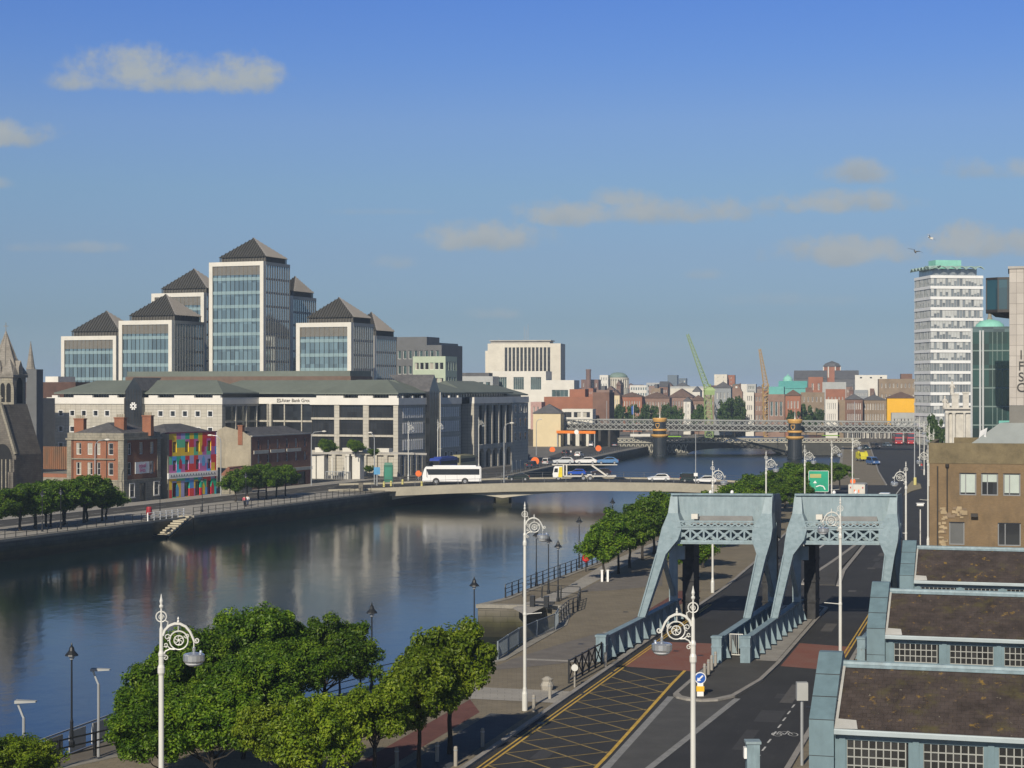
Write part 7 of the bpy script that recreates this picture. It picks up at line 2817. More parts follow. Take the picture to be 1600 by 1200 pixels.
for i, (px, D, zt, lab) in enumerate(((1462, 470, 641, 'dark evergreen tree between the white tower and the columned pavilion'), (1466, 455, 660, 'lower dark tree before the columned pavilion'))):
 s_ = Z(zt, D) / 8.0
 tree('farA', P(px, D), lab, 'dark trees by the columned pavilion', rot=i, scale=(.75, .75, s_))
# lamps
def arc(cx, cz, r, a0, a1, n, y=0.0):
 return [(cx + r * cos(a0 + (a1 - a0) * k / n), y, cz + r * sin(a0 + (a1 - a0) * k / n)) for k in range(n + 1)]
def spiral(cx, cz, r0, r1, a0, a1, n):
 return [(cx + (r0 + (r1 - r0) * k / n) * cos(a0 + (a1 - a0) * k / n), 0, cz + (r0 + (r1 - r0) * k / n) * sin(a0 + (a1 - a0) * k / n)) for k in range(n + 1)]
def scroll_lamp():
 t = thing('scroll_lamp', '', 'street lamp', (0, 0, 0), 0, 'ornate white scrolled street lamps')
 parts = []
 p = MB()
 p.lathe([(.16, 0), (.17, 1.0), (.13, 1.15), (.12, 1.3), (.1, 1.4), (.098, 5.6), (.115, 5.65), (.115, 5.75), (.09, 5.8), (.085, 9.7), (.12, 9.78), (.12, 9.95), (.085, 10.05), (.085, 10.3), (.1, 10.34), (.1, 10.4), (.065, 10.5), (.06, 11.2), (.035, 11.3), (.03, 11.9)], 12)
 parts.append((p.build('pole', M_lampw, t), []))
 f = MB()
 f.lathe([(.03, 11.85), (.07, 11.92), (.07, 11.96), (.035, 12.0), (.06, 12.1), (.03, 12.22), (.008, 12.34)], 8)
 parts.append((f.build('finial', M_lampw, t), []))
 s = MB()
 s.tube(arc(0, 11.6, .17, 0, 2 * pi, 18), .022, 5)
 s.tube(spiral(.0, 11.58, .1, .02, 0, 3.5 * pi, 16), .015, 4)
 s.tube([(.05, 0, 10.98), (.12, 0, 11.16), (.26, 0, 11.3), (.44, 0, 11.37), (.62, 0, 11.36), (.8, 0, 11.27), (.94, 0, 11.1), (1.03, 0, 10.9), (1.08, 0, 10.76)], [.05, .05, .05, .05, .048, .045, .042, .04, .035], 6)
 s.tube(spiral(1.15, 10.83, .09, .02, pi * 1.25, pi * 3.6, 14), .022, 5)
 s.tube([(.08, 0, 11.1), (.2, 0, 11.3), (.22, 0, 11.42), (.12, 0, 11.48)], .02, 4)
 cx, cz = .57, 10.83
 s.tube(arc(cx, cz, .3, 0, 2 * pi, 26), .024, 5)
 s.tube(arc(cx, cz, .155, 0, 2 * pi, 18), .02, 5)
 for k in range(6):
  a = k * pi / 3 + .3
  s.tube([(cx, 0, cz), (cx + .1 * cos(a + .5), 0, cz + .1 * sin(a + .5)), (cx + .15 * cos(a), 0, cz + .15 * sin(a))], .014, 4)
 s.lathe([(.02, -.02), (.05, 0), (.02, .02)], 8, 0, (cx, 0, cz), 'y')
 s.tube(spiral(.2, 10.93, .12, .03, -pi * .5, pi * 2.2, 16), .018, 4)
 s.tube(spiral(.83, 10.98, .09, .02, pi, pi * 3.4, 14), .016, 4)
 s.tube([(.55, 0, 11.13), (.55, 0, 11.3)], .016, 4)
 s.tube([(.06, 0, 10.32), (.14, 0, 10.48), (.28, 0, 10.55), (.44, 0, 10.54)], .03, 5)
 s.tube(spiral(.14, 10.26, .09, .02, pi * .7, -pi * 1.6, 14), .018, 4)
 s.tube(spiral(.14, 10.68, .08, .02, pi * 1.5, pi * 3.2, 12), .018, 4)
 s.tube([(.3, 0, 10.56), (.2, 0, 10.64), (.08, 0, 10.62)], .018, 4)
 s.lathe([(.02, 0), (.045, .04), (.02, .09), (.035, .13), (.005, .2)], 6, 0, (.55, 0, 11.4))
 s.tube([(1.06, 0, 10.78), (1.06, 0, 10.44)], .02, 5)
 parts.append((s.build('scroll_bracket', M_lampw, t), []))
 h = MB()
 h.lathe([(.05, 10.46), (.1, 10.44), (.3, 10.4), (.35, 10.36), (.35, 10.18), (.31, 10.12)], 16, 0, (1.06, 0, 0))
 h.lathe([(.05, 10.48), (.06, 10.6)], 8, 0, (1.06, 0, 0))
 h.lathe([(.03, 10.4), (.05, 10.44), (.04, 10.5), (.0, 10.52)], 6, 0, (1.28, 0, 0))
 lh = h.build('lamp_head', M_alubright, t)
 b = MB()
 b.lathe([(.30, 10.12), (.26, 10.06), (.16, 10.0), (.02, 9.98)], 16, 0, (1.06, 0, 0))
 parts.append((lh, [b.build('diffuser', M_frost, lh, True)]))
 a = MB()
 a.tube([(.08, 0, 5.7), (1.0, 0, 5.78)], .028, 5)
 parts.append((a.build('banner_arm', M_lampw, t), []))
 return tree_of(t, parts)
M_alubright = mat('bright aluminium', (.62, .65, .68), .25, .75, var=.05)
M_frost = mat('frosted lamp bowl', (.55, .57, .58), .3, var=.05)
L0 = scroll_lamp()
first = True
for (px, D, rot, lab) in ((252, 58.2, 0, 'nearest white scrolled lamp, standing up through the dark river trees, pole cut by the frame'),
       (820, 105.8, 0, 'white scrolled lamp on the promenade edge before the river, whole pole visible'),
       (1083, 60.6, pi, 'near white scrolled lamp over the yellow box, arm towards the river'),
       (1313, 110.8, pi, 'white scrolled lamp on the right kerb before the hall side bascule bridge'),
       (1113.5, 167, 0, 'white scrolled lamp framed under the river side bascule bridge beam'),
       (1415.5, 165, pi, 'white scrolled lamp past the bascule bridges, at the tan brick block corner'),
       (1197, 193, 0, 'white scrolled lamp rising between trees over the river side counterweight'),
       (1257.5, 214, 0, 'white scrolled lamp just left of the green road sign'),
       (1299.5, 236, 0, 'white scrolled lamp just right of the green road sign'),
       (1332, 264, 0, 'white scrolled lamp above the white lorry, orange roundel at its foot'),
       (1450, 214, pi, 'white scrolled lamp against the tan brick block edge, high'),
       (1459, 300, pi, 'fourth back of the row of white scrolled lamps by the pavilion'),
       (1452, 350, pi, 'third from the end of the receding white scrolled lamps'),
       (1444, 395, pi, 'second from the end of the receding white scrolled lamps'),
       (1437, 440, pi, 'farthest of the receding white scrolled lamps near the banded tower'),
       (638, 372, 0, 'white scrolled lamp on the south quay at the office corner'),
       (684, 396, 0, 'white scrolled lamp on the south quay behind the white coach front'),
       (748, 425, 0, 'white scrolled lamp on the south quay before the arcade arches')):
 loc = P(px, D)
 if first:
  L0.location = loc
  L0.rotation_euler = (0, 0, rot)
  L0['label'] = lab
  first = False
 else:
  copy_thing(L0, loc, rot, lab)
def river_lamp():
 t = thing('river_lamp', '', 'lamp post', (0, 0, 0), 0, 'black riverside lamp posts')
 parts = []
 p = MB()
 p.lathe([(.16, 0), (.16, .3), (.1, .4), (.085, 1.3), (.1, 1.35), (.055, 1.5), (.045, 4.6), (.07, 4.65)], 8)
 parts.append((p.build('pole', M_black, t), []))
 g = MB()
 g.lathe([(.08, 4.65), (.15, 4.75), (.17, 4.95)], 8)
 parts.append((g.build('lantern_glass', M_frost, t), []))
 h = MB()
 h.lathe([(.36, 4.85), (.34, 4.92), (.16, 5.12), (.12, 5.3), (.05, 5.36), (.05, 5.45), (.01, 5.55)], 10)
 parts.append((h.build('lamp_hood', M_black, t), []))
 return tree_of(t, parts)
R0 = river_lamp()
first = True
for (px, D, lab) in ((112, 95, 'black river lamp above the pontoon deck with white boards'), (581, 113, 'black river lamp standing on the river wall between near trees'), (741, 128.5, 'black river lamp seen against the stone dock corner'),
      (838, 172, 'black river lamp left of the three on the dock corner, ringed head'), (857, 166, 'black river lamp in the middle of the dock corner railings'), (872, 160, 'shortest looking black river lamp on the dock corner'), (905, 190, 'black river lamp beside the red lifebuoy post'),
      (957, 222, 'black river lamp half hidden by the promenade tree row'), (1185, 215, 'black river lamp in shadow beyond the bascule bridge beam')):
 loc = P(px, D)
 if first:
  R0.location = loc
  R0['label'] = lab
  first = False
 else:
  copy_thing(R0, loc, px * .1, lab)
for i, (px, off) in enumerate(((66, 19.5), (95, 19.5), (250, 19.6), (316, 19.5), (384, 19.5))):
 p = LB.w(off, LB.v(px, off))
 copy_thing(R0, (p.x, p.y, .12), px * .1, ['south quay black lamp near the frame edge, before the shaded trees', 'south quay black lamp below the rusty wall trees', 'south quay black lamp standing beside the red bin', 'south quay black lamp before the painted house', 'south quay black lamp before the clump of rounded trees'][i])
def goose_lamp(name, label, px, D, ytop, side, z0=0.0, double=False, arm=2.2):
 c = P(px, D, z0)
 t = thing(name, label, 'street lamp', c, 0, 'plain grey gooseneck street lamps')
 h = Z(ytop, D) - z0
 p = MB()
 p.tube([(0, 0, 0), (0, 0, 1.4), (0, 0, h - 1.2)], [.13, .12, .08], 8)
 p.tube([(0, 0, h - 1.25), (side * .15, 0, h - .6), (side * .6, 0, h - .15), (side * arm, 0, h)], [.08, .075, .07, .06], 7)
 p.build('pole', M_alu, t)
 b = MB()
 b.lathe([(.05, -.45), (.15, -.25), (.17, .15), (.06, .4)], 8, 0, (side * (arm + .3), 0, h), 'x')
 b.build('lamp_head', M_offw, t)
 return t
goose_lamp('gooseneck_lamp', 'grey gooseneck lamp in front of the brick pub windows', 148.5, 290, 687, 1, .1, arm=1.7)
goose_lamp('gooseneck_lamp', 'grey gooseneck lamp between the painted house and the sandy gable', 345, 318, 680, -1, .1, arm=-1.6 * -1)
goose_lamp('gooseneck_lamp', 'grey gooseneck lamp at the street corner by the stone gateway', 486.5, 350, 674, 1, .1)
goose_lamp('gooseneck_lamp', 'grey gooseneck lamp on the road bridge behind the coach rear', 787.5, 340, 661, 1, 1.1, arm=1.2)
goose_lamp('gooseneck_lamp', 'slim grey lamp post beside the green kiosk', 585, 352, 676, -1, .1, arm=.5)
goose_lamp('gooseneck_lamp', 'slim grey lamp post with twin signs under the railway start', 838, 510, 655, 1, 0, arm=.9)
t = thing('sign_pole', 'plain tall pole with small white box on the road bridge', 'pole', P(1087, 341, 1.1), 0)
m = MB()
m.tube([(0, 0, 0), (0, 0, Z(678, 341) - 1.1)], [.1, .06], 8)
m.build('pole', M_alu, t)
m = MB()
m.box(-.35, .35, -.2, .2, Z(744, 341) - 1.1, Z(739, 341) - 1.1)
m.build('box', M_wh, t)
t = thing('mast', 'tall grey traffic mast on the sandy island beside the road', 'pole', P(1429, 352, .1))
m = MB()
m.tube([(0, 0, 0), (0, 0, Z(656, 352))], [.14, .07], 8)
m.build('pole', M_alu, t)
m = MB()
m.lathe([(.3, 0), (.3, 1.3), (.25, 1.5)], 8, 0, (.1, 0, 0))
m.build('yellow_base', mat('pale yellow plastic', (.55, .50, .18), .5), t)
def flat_lamp(label, px, D, ytop):
 c = P(px, D)
 t = thing('flat_lamp', label, 'lamp post', c, 0, 'grey flat headed pontoon lamps')
 h = Z(ytop, D)
 p = MB()
 p.tube([(0, 0, -2.5), (0, 0, h - .75)], [.085, .075], 8)
 p.bar((0, 0, h - .8), (-.3, 0, h - .05), .09, .09)
 p.build('pole', M_alu, t)
 b = MB()
 b.add([(-.4, -.22, h - .05), (.62, -.16, h), (.62, .16, h), (-.4, .22, h - .05), (-.4, -.22, h + .1), (.62, -.16, h + .06), (.62, .16, h + .06), (-.4, .22, h + .1)], [(0, 3, 2, 1), (4, 5, 6, 7), (0, 1, 5, 4), (1, 2, 6, 5), (2, 3, 7, 6), (3, 0, 4, 7)])
 b.build('lamp_head', M_grylt, t)
flat_lamp('pontoon lamp with tilted flat head nearest the bottom corner', 37, 88, 1097)
flat_lamp('pontoon lamp with tilted flat head against the dark river trees', 154, 97, 1047)
# railings
def railing(name, label, pts, post_gap, h, rails, m, cat='railing', pw=.07, curved=False, z0=0.05, group=None, rr=.03):
 o = pts[0]
 t = thing(name, label, cat, (o.x, o.y, o.z), 0, group)
 q = [p - o for p in pts]
 r = MB()
 for f_ in rails:
  r.tube([(p.x, p.y, p.z + z0 + h * f_) for p in q], rr, 5)
 r.build('rails', m, t)
 pm = MB()
 if curved:
  pm.tube([(0, 0, 0), (.0, 0, h * .45), (-.05, 0, h * .8), (.06, 0, h + .03)], [pw, pw * .8, pw * .7, pw * .6], 5)
 else:
  pm.box(-pw / 2, pw / 2, -pw / 2, pw / 2, 0, h + .06)
 me = pm.build('post', m, me_only=True)
 n = 0
 for a, b in zip(q[:-1], q[1:]):
  L_ = (b - a).length
  k = max(1, int(round(L_ / post_gap)))
  for i in range(k + (1 if b is q[-1] else 0)):
   if n < 100:
    p = a.lerp(b, i / k)
    link('post', me, t, (p.x, p.y, p.z + z0), atan2((b - a).y, (b - a).x))
    n += 1
 return t
railing('railing', 'black iron railing on top of the south river wall before the shaded tree row', [LB.w(UQ - .35, LB.v(-6, UQ)), LB.w(UQ - .35, v1q - .4)], 2.2, 1.15, (.5, 1.0), M_black)
railing('railing', 'black iron railing on the south river wall from the white steps to the road bridge', [LB.w(UQ - .35, v2q + .4), LB.w(UQ - .35, -58)], 2.2, 1.15, (.5, 1.0), M_black)
railing('railing', 'white painted railing above the river landing steps', [LB.w(UQ - .2, LB.v(233, UQ)), LB.w(UQ - .2, LB.v(289, UQ))], 1.6, 1.15, (.35, .7, 1.0), M_wh, pw=.14, rr=.045)
railing('railing', 'black curved post railing along the promenade edge from the dock corner', [Vector((-.6, 162.4, 0)), Vector((4.2, 178.5, 0)), Vector((9.25, 194.8, 0)), Vector((24, 257, 0))], 2.1, 1.2, (.35, .68, 1.0), M_black, curved=True, pw=.09)
railing('railing', 'black railing turning round the dock corner knuckle beside the timber baulks', [Vector((5.6, 153, 0)), Vector((6.1, 160.5, 0)), Vector((1.0, 163.5, 0))], 2.0, 1.2, (.5, 1.0), M_black, curved=True, pw=.09)
railing('railing', 'short black curved railing along the dock edge after the glazed panels', [Vector((3.75, 144.6, 0)), Vector((4.75, 150.5, 0)), Vector((5.6, 153, 0))], 1.7, 1.2, (.35, .68, 1.0), M_black, curved=True, pw=.1)
railing('railing', 'black river railing behind the near kerbside trees', [Vector((-19.5, 94.4, 0)), Vector((-8.4, 114.5, 0)), Vector((-1.2, 125.2, 0))], 2.2, 1.25, (.33, .66, 1.0), M_black, curved=True, pw=.09)
railing('railing', 'dark rails along the pontoon gangway at the bottom corner', [Vector((-26.5, 83, .2)), Vector((-20, 93.6, .2))], 2.4, 1.2, (.33, .66, 1.0), M_black, pw=.12, rr=.045)
# metal mesh panels curving round the dock edge
t = thing('panel_fence', 'grey mesh panel fence curving round the dock edge', 'fence', (-1.0, 125.4, 0))
pp = [Vector(p) for p in ((0, 0, 0), (.7, 3.4, 0), (1.5, 7, 0), (2.9, 11.4, 0), (4.4, 15.6, 0), (4.75, 19.0, 0))]
M_mesh = mat('grey mesh panel', (.20, .235, .26), .5, .3, var=.08)
for a, b in zip(pp[:-1], pp[1:]):
 m = MB()
 d = b - a
 n = 26
 for k in range(n):
  p = a + d * (k / n)
  m.box(p.x - .012, p.x + .012, p.y - .012, p.y + .012, .15, 1.25)
 m.bar(a + Vector((0, 0, 1.28)), b + Vector((0, 0, 1.28)), .07, .07)
 m.bar(a + Vector((0, 0, .15)), b + Vector((0, 0, .15)), .05, .05)
 m.box(a.x - .05, a.x + .05, a.y - .05, a.y + .05, 0, 1.35)
 m.build('mesh_panel', M_mesh, t)
# lattice fence at the end of the bascule girder
for nm, lab, A, B in (('lattice_fence', 'black criss cross iron fence leading to the river side bascule girder', RB.w(-2.0, 15.6), RB.w(-1.75, 24.0)), ('lattice_fence', 'black criss cross iron fence behind the nearest hall gable', RB.w(16.1, 25.5), RB.w(16.3, 33))):
 t = thing(nm, lab, 'fence', A, 0)
 d = B - A
 m = MB()
 n = 5
 m.bar((0, 0, 1.45), d + Vector((0, 0, 1.45)), .08, .08)
 m.bar((0, 0, .2), d + Vector((0, 0, .2)), .08, .08)
 for k in range(n):
  a, b = d * (k / n), d * ((k + 1) / n)
  m.bar(a + Vector((0, 0, .2)), b + Vector((0, 0, 1.45)), .06, .06)
  m.bar(b + Vector((0, 0, .2)), a + Vector((0, 0, 1.45)), .06, .06)
 m.build('lattice', M_black, t)
 for k in range(n + 1):
  m = MB()
  p = d * (k / n)
  m.box(p.x - .06, p.x + .06, p.y - .06, p.y + .06, 0, 1.55)
  m.build('post', M_black, t)
# landing steps cut into the river wall
t = thing('river_steps', 'sunlit stone landing steps going down inside the south river wall', 'steps', LB.w(UQ - 2.35, v1q), LB.rot)
m = MB()
Ls = v2q - v1q
n = 9
for k in range(n):
 a = .42 * Ls + (.58 * Ls - .1) * k / n
 z = -2.6 + 2.6 * (k + 1) / n
 m.box(.05, 1.95, a, Ls - .05, z - .22, z)
m.build('treads', mat('pale step stone', (.42, .385, .30), .85, var=.12), t)
m = MB()
m.extr([(.4 * Ls, -5), (Ls - .1, -5), (Ls - .1, -.15), (.4 * Ls, -2.75)], 1.96, 2.3)
m.build('side_wall', M_quay, t)
m = MB()
m.box(2.0, 2.4, -.3, Ls * .78, -.22, .04)
m.build('edge_beam', M_cop, t)
m = MB()
m.box(.05, 1.9, .1, .4 * Ls, -4.5, -2.35)
m.build('landing', M_quay, t)
# vehicles
PAINT = {}
def paint(name, col):
 if name not in PAINT:
  m = mat('car paint ' + name, col, .28, .0, var=.03)
  m.node_tree.nodes['Principled BSDF'].inputs['Coat Weight'].default_value = .6
  PAINT[name] = m
 return PAINT[name]
M_red = mat('red lamp lens', (.45, .02, .01), .3)
M_lens = mat('clear lamp lens', (.75, .76, .78), .2)
M_orangep = mat('orange sign face', (.80, .16, .02), .5, var=.04)
def slab(mb, poly, y0, y1, m=0, inset=.08, tuck=.06):
 """side outline (x, z) given width, with rounded-off edges"""
 cx = sum(p[0] for p in poly) / len(poly)
 cz = sum(p[1] for p in poly) / len(poly)
 def sc(f): return [(cx + (p[0] - cx) * f, cz + (p[1] - cz) * f) for p in poly]
 rows = [(y0, sc(1 - tuck)), (y0 + inset, sc(1)), (y1 - inset, sc(1)), (y1, sc(1 - tuck))]
 n = len(poly)
 vs = [(p[0], y, p[1]) for y, r in rows for p in r]
 fs = []
 for k in range(3):
  for i in range(n):
   j = (i + 1) % n
   fs.append((k * n + j, k * n + i, (k + 1) * n + i, (k + 1) * n + j))
 fs.append(tuple(range(n)))
 fs.append(tuple(reversed(range(3 * n, 4 * n))))
 mb.add(vs, fs, m)
def wheel(t, x, y, r, w=.2, name='wheel'):
 m = MB()
 m.lathe([(r * .6, -w / 2), (r, -w / 2 + .03), (r, w / 2 - .03), (r * .6, w / 2)], 16, 0, axis='y')
 m.lathe([(.02, -w / 2 - .01), (r * .62, -w / 2 - .008), (r * .62, w / 2 + .008), (.02, w / 2 + .01)], 12, 1, axis='y')
 o = m.build(name, [M_rub, M_rim], t)
 o.location = (x, y, r)
 return o
def car(label, pname, col, loc, rot, kind='hatch', cat='car', group=None, s=1.0):
 t = thing('parked_car' if cat == 'parked' else 'car', label, 'car', loc, rot, group)
 b = MB()
 low = [(-2.08, .32), (2.0, .32), (2.12, .5), (2.08, .72), (1.9, .82), (.95, .95), (-1.75, 1.0), (-2.05, .9), (-2.14, .6)]
 slab(b, low, -.84, .84)
 if kind == 'hatch':
  roof = [(.95, .93), (.25, 1.42), (-.1, 1.48), (-1.3, 1.46), (-1.65, 1.36), (-2.0, .95)]
  glassp = [(.82, .98), (.22, 1.36), (-1.25, 1.38), (-1.72, .98)]
 elif kind == 'saloon':
  roof = [(.9, .93), (.2, 1.38), (-.1, 1.43), (-.9, 1.42), (-1.25, 1.33), (-1.85, .98)]
  glassp = [(.78, .97), (.18, 1.32), (-.9, 1.34), (-1.5, .99)]
 else:
  roof = [(1.25, .93), (.6, 1.62), (.3, 1.74), (-1.85, 1.74), (-2.05, 1.6), (-2.1, .93)]
  glassp = [(1.12, 1.0), (.55, 1.6), (-1.9, 1.62), (-1.98, 1.02)]
 slab(b, roof, -.70, .70, 0, .1, .07)
 b.build('body', paint(pname, col), t)
 g = MB()
 slab(g, glassp, -.725, .725, 0, .02, .02)
 xs = [p[0] for p in glassp]
 fr_, rr = roof[0], roof[1]
 g.add([(fr_[0] + .02, -.6, fr_[1] + .05), (rr[0] + .03, -.55, rr[1] - .03), (rr[0] + .03, .55, rr[1] - .03), (fr_[0] + .02, .6, fr_[1] + .05)], [(0, 3, 2, 1), (0, 1, 2, 3)])
 a, c = roof[-1], roof[-2]
 g.add([(a[0] - .02, -.58, a[1] + .06), (c[0] - .03, -.55, c[1] - .04), (c[0] - .03, .55, c[1] - .04), (a[0] - .02, .58, a[1] + .06)], [(0, 1, 2, 3), (3, 2, 1, 0)])
 g.build('windows', M_carglass, t)
 for x in (1.3, -1.32):
  for y in (-.76, .76):
   wheel(t, x, y, .32)
 for y in (-.6, .6):
  h = MB()
  h.box(2.0, 2.13, y - .16, y + .16, .62, .76)
  h.build('headlight', M_lens, t)
  h = MB()
  h.box(-2.15, -2.03, y - .14, y + .14, .72, .9)
  h.build('tail_light', M_red, t)
 if s != 1: t.scale = (s, s, s)
 return t
def coach(label, name, loc, rot, L_, Hh, body_m, double=False, group=None, cat='coach'):
 t = thing(name, label, cat, loc, rot, group)
 b = MB()
 a = L_ / 2
 slab(b, [(-a, .35), (a - .15, .35), (a, .6), (a + .0, 1.5), (a - .35, Hh - .45), (a - .7, Hh - .05), (-a + .15, Hh), (-a - .02, Hh - .3)], -1.25, 1.25, 0, .12, .03)
 b.box(-a + 1, a - 2, -.9, .9, Hh - .02, Hh + .16)
 b.build('body', body_m, t)
 g = MB()
 bands = [(1.75, Hh - .5)] if not double else [(1.1, 2.0), (2.75, 3.6)]
 for (z0, z1) in bands:
  for s_ in (-1, 1):
   y = s_ * 1.262
   pts = [(-a + .35, y, z0), (a - 1.15, y, z0), (a - .75, y, z1), (-a + .35, y, z1)]
   g.add(pts, [(0, 1, 2, 3) if s_ < 0 else (3, 2, 1, 0)])
 g.build('side_windows', M_carglass, t)
 w = MB()
 for (z0, z1) in ([(1.05, Hh - .4)] if not double else [(1.2, 2.2), (2.7, 3.7)]):
  xa, xb = a + .02, (a - .32 if not double else a - .1)
  w.add([(xa, -1.15, z0), (xa, 1.15, z0), (xb + .03, 1.12, z1), (xb + .03, -1.12, z1), (a - .95, -1.262, z0 + .2), (a - .85, -1.262, z1), (a - .95, 1.262, z0 + .2), (a - .85, 1.262, z1)], [(0, 1, 2, 3), (4, 0, 3, 5), (1, 6, 7, 2)])
 w.build('windscreen', M_carglass, t)
 r = MB()
 r.box(-a - .05, -a - .01, -1.05, 1.05, Hh - 1.5, Hh - .4)
 r.build('rear_window', M_carglass, t)
 k = MB()
 for x in (a - 2.6, -a + 3.1):
  for y in (-1.258, 1.258):
   k.lathe([(.66, -.003), (.66, .003)], 16, 0, (x, y, .52), 'y')
 for x in (a - 1.6, -a + 1.2, -a + 4.6, a - 4.4):
  k.box(x - .012, x + .012, -1.256, 1.256, .5, 1.7)
 k.box(-a + .1, a - .2, -1.255, 1.255, .4, .5)
 k.build('wheel_arch_trim', M_dkmetal, t)
 for x in (a - 2.6, -a + 3.1):
  for y in (-1.12, 1.12):
   wheel(t, x, y, .5, .32)
 for y in (-.9, .9):
  h = MB()
  h.box(a - .06, a + .03, y - .18, y + .18, .65, .85)
  h.build('headlight', M_lens, t)
  m = MB()
  m.bar((a - .4, y * 1.35, Hh - .4), (a + .35, y * 1.5, Hh - .55), .06, .06)
  m.box(a + .28, a + .42, y * 1.5 - .12, y * 1.5 + .12, Hh - 1.1, Hh - .55)
  m.build('mirror', M_dkmetal, t)
 return t
def on_bridge(px, D):
 p = P(px, D)
 return Vector((p.x, p.y, deck_z(p.x) + .006))
coach('white touring coach with dark windows heading along the road bridge', 'coach', on_bridge(706, 342), pi + .03, 11.2, 3.35, mat('coach white', (.80, .80, .79), .3, var=.02))
coach('blue double decker bus on the south quay, only its top showing over the coach', 'bus', LB.w(11, LB.v(700, 11)) + Vector((-1, 0, 0)), LB.rot + pi / 2 + pi, 10, 4.3, mat('deep blue bus paint', (.03, .06, .30), .35), True, cat='bus')
coach('second blue double decker bus behind the white coach, farther along the south quay', 'bus', LB.w(8, LB.v(724, 8)), LB.rot + pi / 2, 9.5, 4.2, mat('dark cream bus paint', (.30, .28, .16), .4), True, cat='bus')
for i, (px, lab) in enumerate(((1402, 'red double decker bus facing down the quay road under the railway'), (1421, 'second red double decker bus beside the first under the railway, nearer the lamps'))):
 c = P(px, 612)
 coach(lab, 'bus', c, -pi / 2 - .1, 10, 4.3, mat('bright red bus paint', (.45, .03, .03), .35), True, cat='bus')
def transporter():
 o = on_bridge(912, 345)
 t = thing('car_transporter', 'white and yellow car transporter lorry with cars on two decks on the road bridge', 'lorry', o, pi)
 b = MB()
 slab(b, [(4.1, .5), (5.9, .5), (6.0, 1.2), (5.75, 2.5), (5.5, 2.75), (4.1, 2.75)], -1.15, 1.15, 0, .1, .03)
 b.build('cab', M_wh, t)
 p = MB()
 for y in (-1.17, 1.17):
  p.add([(4.15, y, .6), (4.95, y, .6), (4.75, y, 2.6), (4.15, y, 2.6)], [(0, 1, 2, 3), (3, 2, 1, 0)])
 p.build('yellow_panel', mat('transporter yellow', (.75, .60, .03), .4), t)
 g = MB()
 for y in (-1.18, 1.18):
  g.add([(5.0, y, 1.6), (5.75, y, 1.6), (5.62, y, 2.35), (5.0, y, 2.35)], [(0, 1, 2, 3), (3, 2, 1, 0)])
 g.add([(5.98, -1.0, 1.5), (5.98, 1.0, 1.5), (5.74, 1.0, 2.5), (5.74, -1.0, 2.5)], [(0, 1, 2, 3)])
 g.build('windows', M_carglass, t)
 d = MB()
 d.box(-6.2, 3.9, -1.1, 1.1, .75, .95)
 d.box(-6.4, 6.1, -1.1, 1.1, 2.95, 3.1)
 d.bar((-1.5, -1.15, 2.95), (-4.4, -1.15, .9), .12, .3)
 d.bar((-1.5, 1.15, 2.95), (-4.4, 1.15, .9), .12, .3)
 for x in (3.8, 3.2):
  for y in (-1.1, 1.1):
   d.box(x, x + .25, y - .08, y + .08, .9, 3.0)
 d.bar((-1.9, -1.15, 1.0), (-3.2, -1.15, 1.9), .1, .2)
 d.build('loading_frame', M_offw, t)
 y = MB()
 for k in range(4):
  y.box(-5 + k * 2.6, -4 + k * 2.6, -1.13, -1.105, 2.98, 3.08)
 y.build('yellow_marks', mat('transporter yellow', (.75, .6, .03)), t)
 for x in (4.9, .1, -1.2):
  for yy in (-1.0, 1.0):
   wheel(t, x, yy, .48, .3)
 k = MB()
 for x in (.1, -1.2):
  k.box(x - .6, x + .6, -1.16, -.85, .98, 1.1)
 k.build('mudguard', M_wh, t)
 for (x, z, nm, col, lab, kd, sc) in ((3.9, 3.1, 'silver', (.55, .57, .58), 'silver estate car foremost on the upper deck of the car transporter', 'hatch', .95), (-.4, 3.1, 'pearl white', (.72, .72, .70), 'white saloon car in the middle of the car transporter upper deck', 'saloon', .98),
          (-4.6, 3.1, 'steel blue', (.10, .22, .42), 'steel blue saloon car rearmost on the upper deck of the car transporter', 'saloon', .98), (1.4, .95, 'strong blue', (.02, .08, .42), 'strong blue car on the lower deck of the car transporter', 'hatch', .84), (-3.3, .95, 'maroon', (.03, .025, .03), 'dark car at the tail of the car transporter lower deck', 'hatch', .9)):
  car(lab, nm, col, (o.x - x, o.y, o.z + z), pi, kd, s=sc, group='cars on the transporter')
transporter()
for (px, D, rot, nm, col, lab, kd) in ((1029, 343.5, pi, 'white', (.78, .78, .77), 'white hatchback alone on the crown of the road bridge', 'hatch'), (1080, 344.5, 0, 'bottle green', (.015, .03, .03), 'very dark estate car behind the thin pole on the road bridge', 'van'), (1101, 342, pi, 'white', (.78, .78, .77), 'white car half hidden behind the scrolled lamp head on the road bridge', 'hatch'),
          (810, 346, pi, 'black green', (.012, .022, .02), 'black car on the road bridge between coach and transporter', 'saloon'), (690, 349, 0, 'charcoal', (.03, .032, .035), 'charcoal car on the far lane behind the white coach', 'hatch')):
 p = on_bridge(px, D)
 car(lab, nm, col, p, rot, kd)
A = LB.w(10, 0)
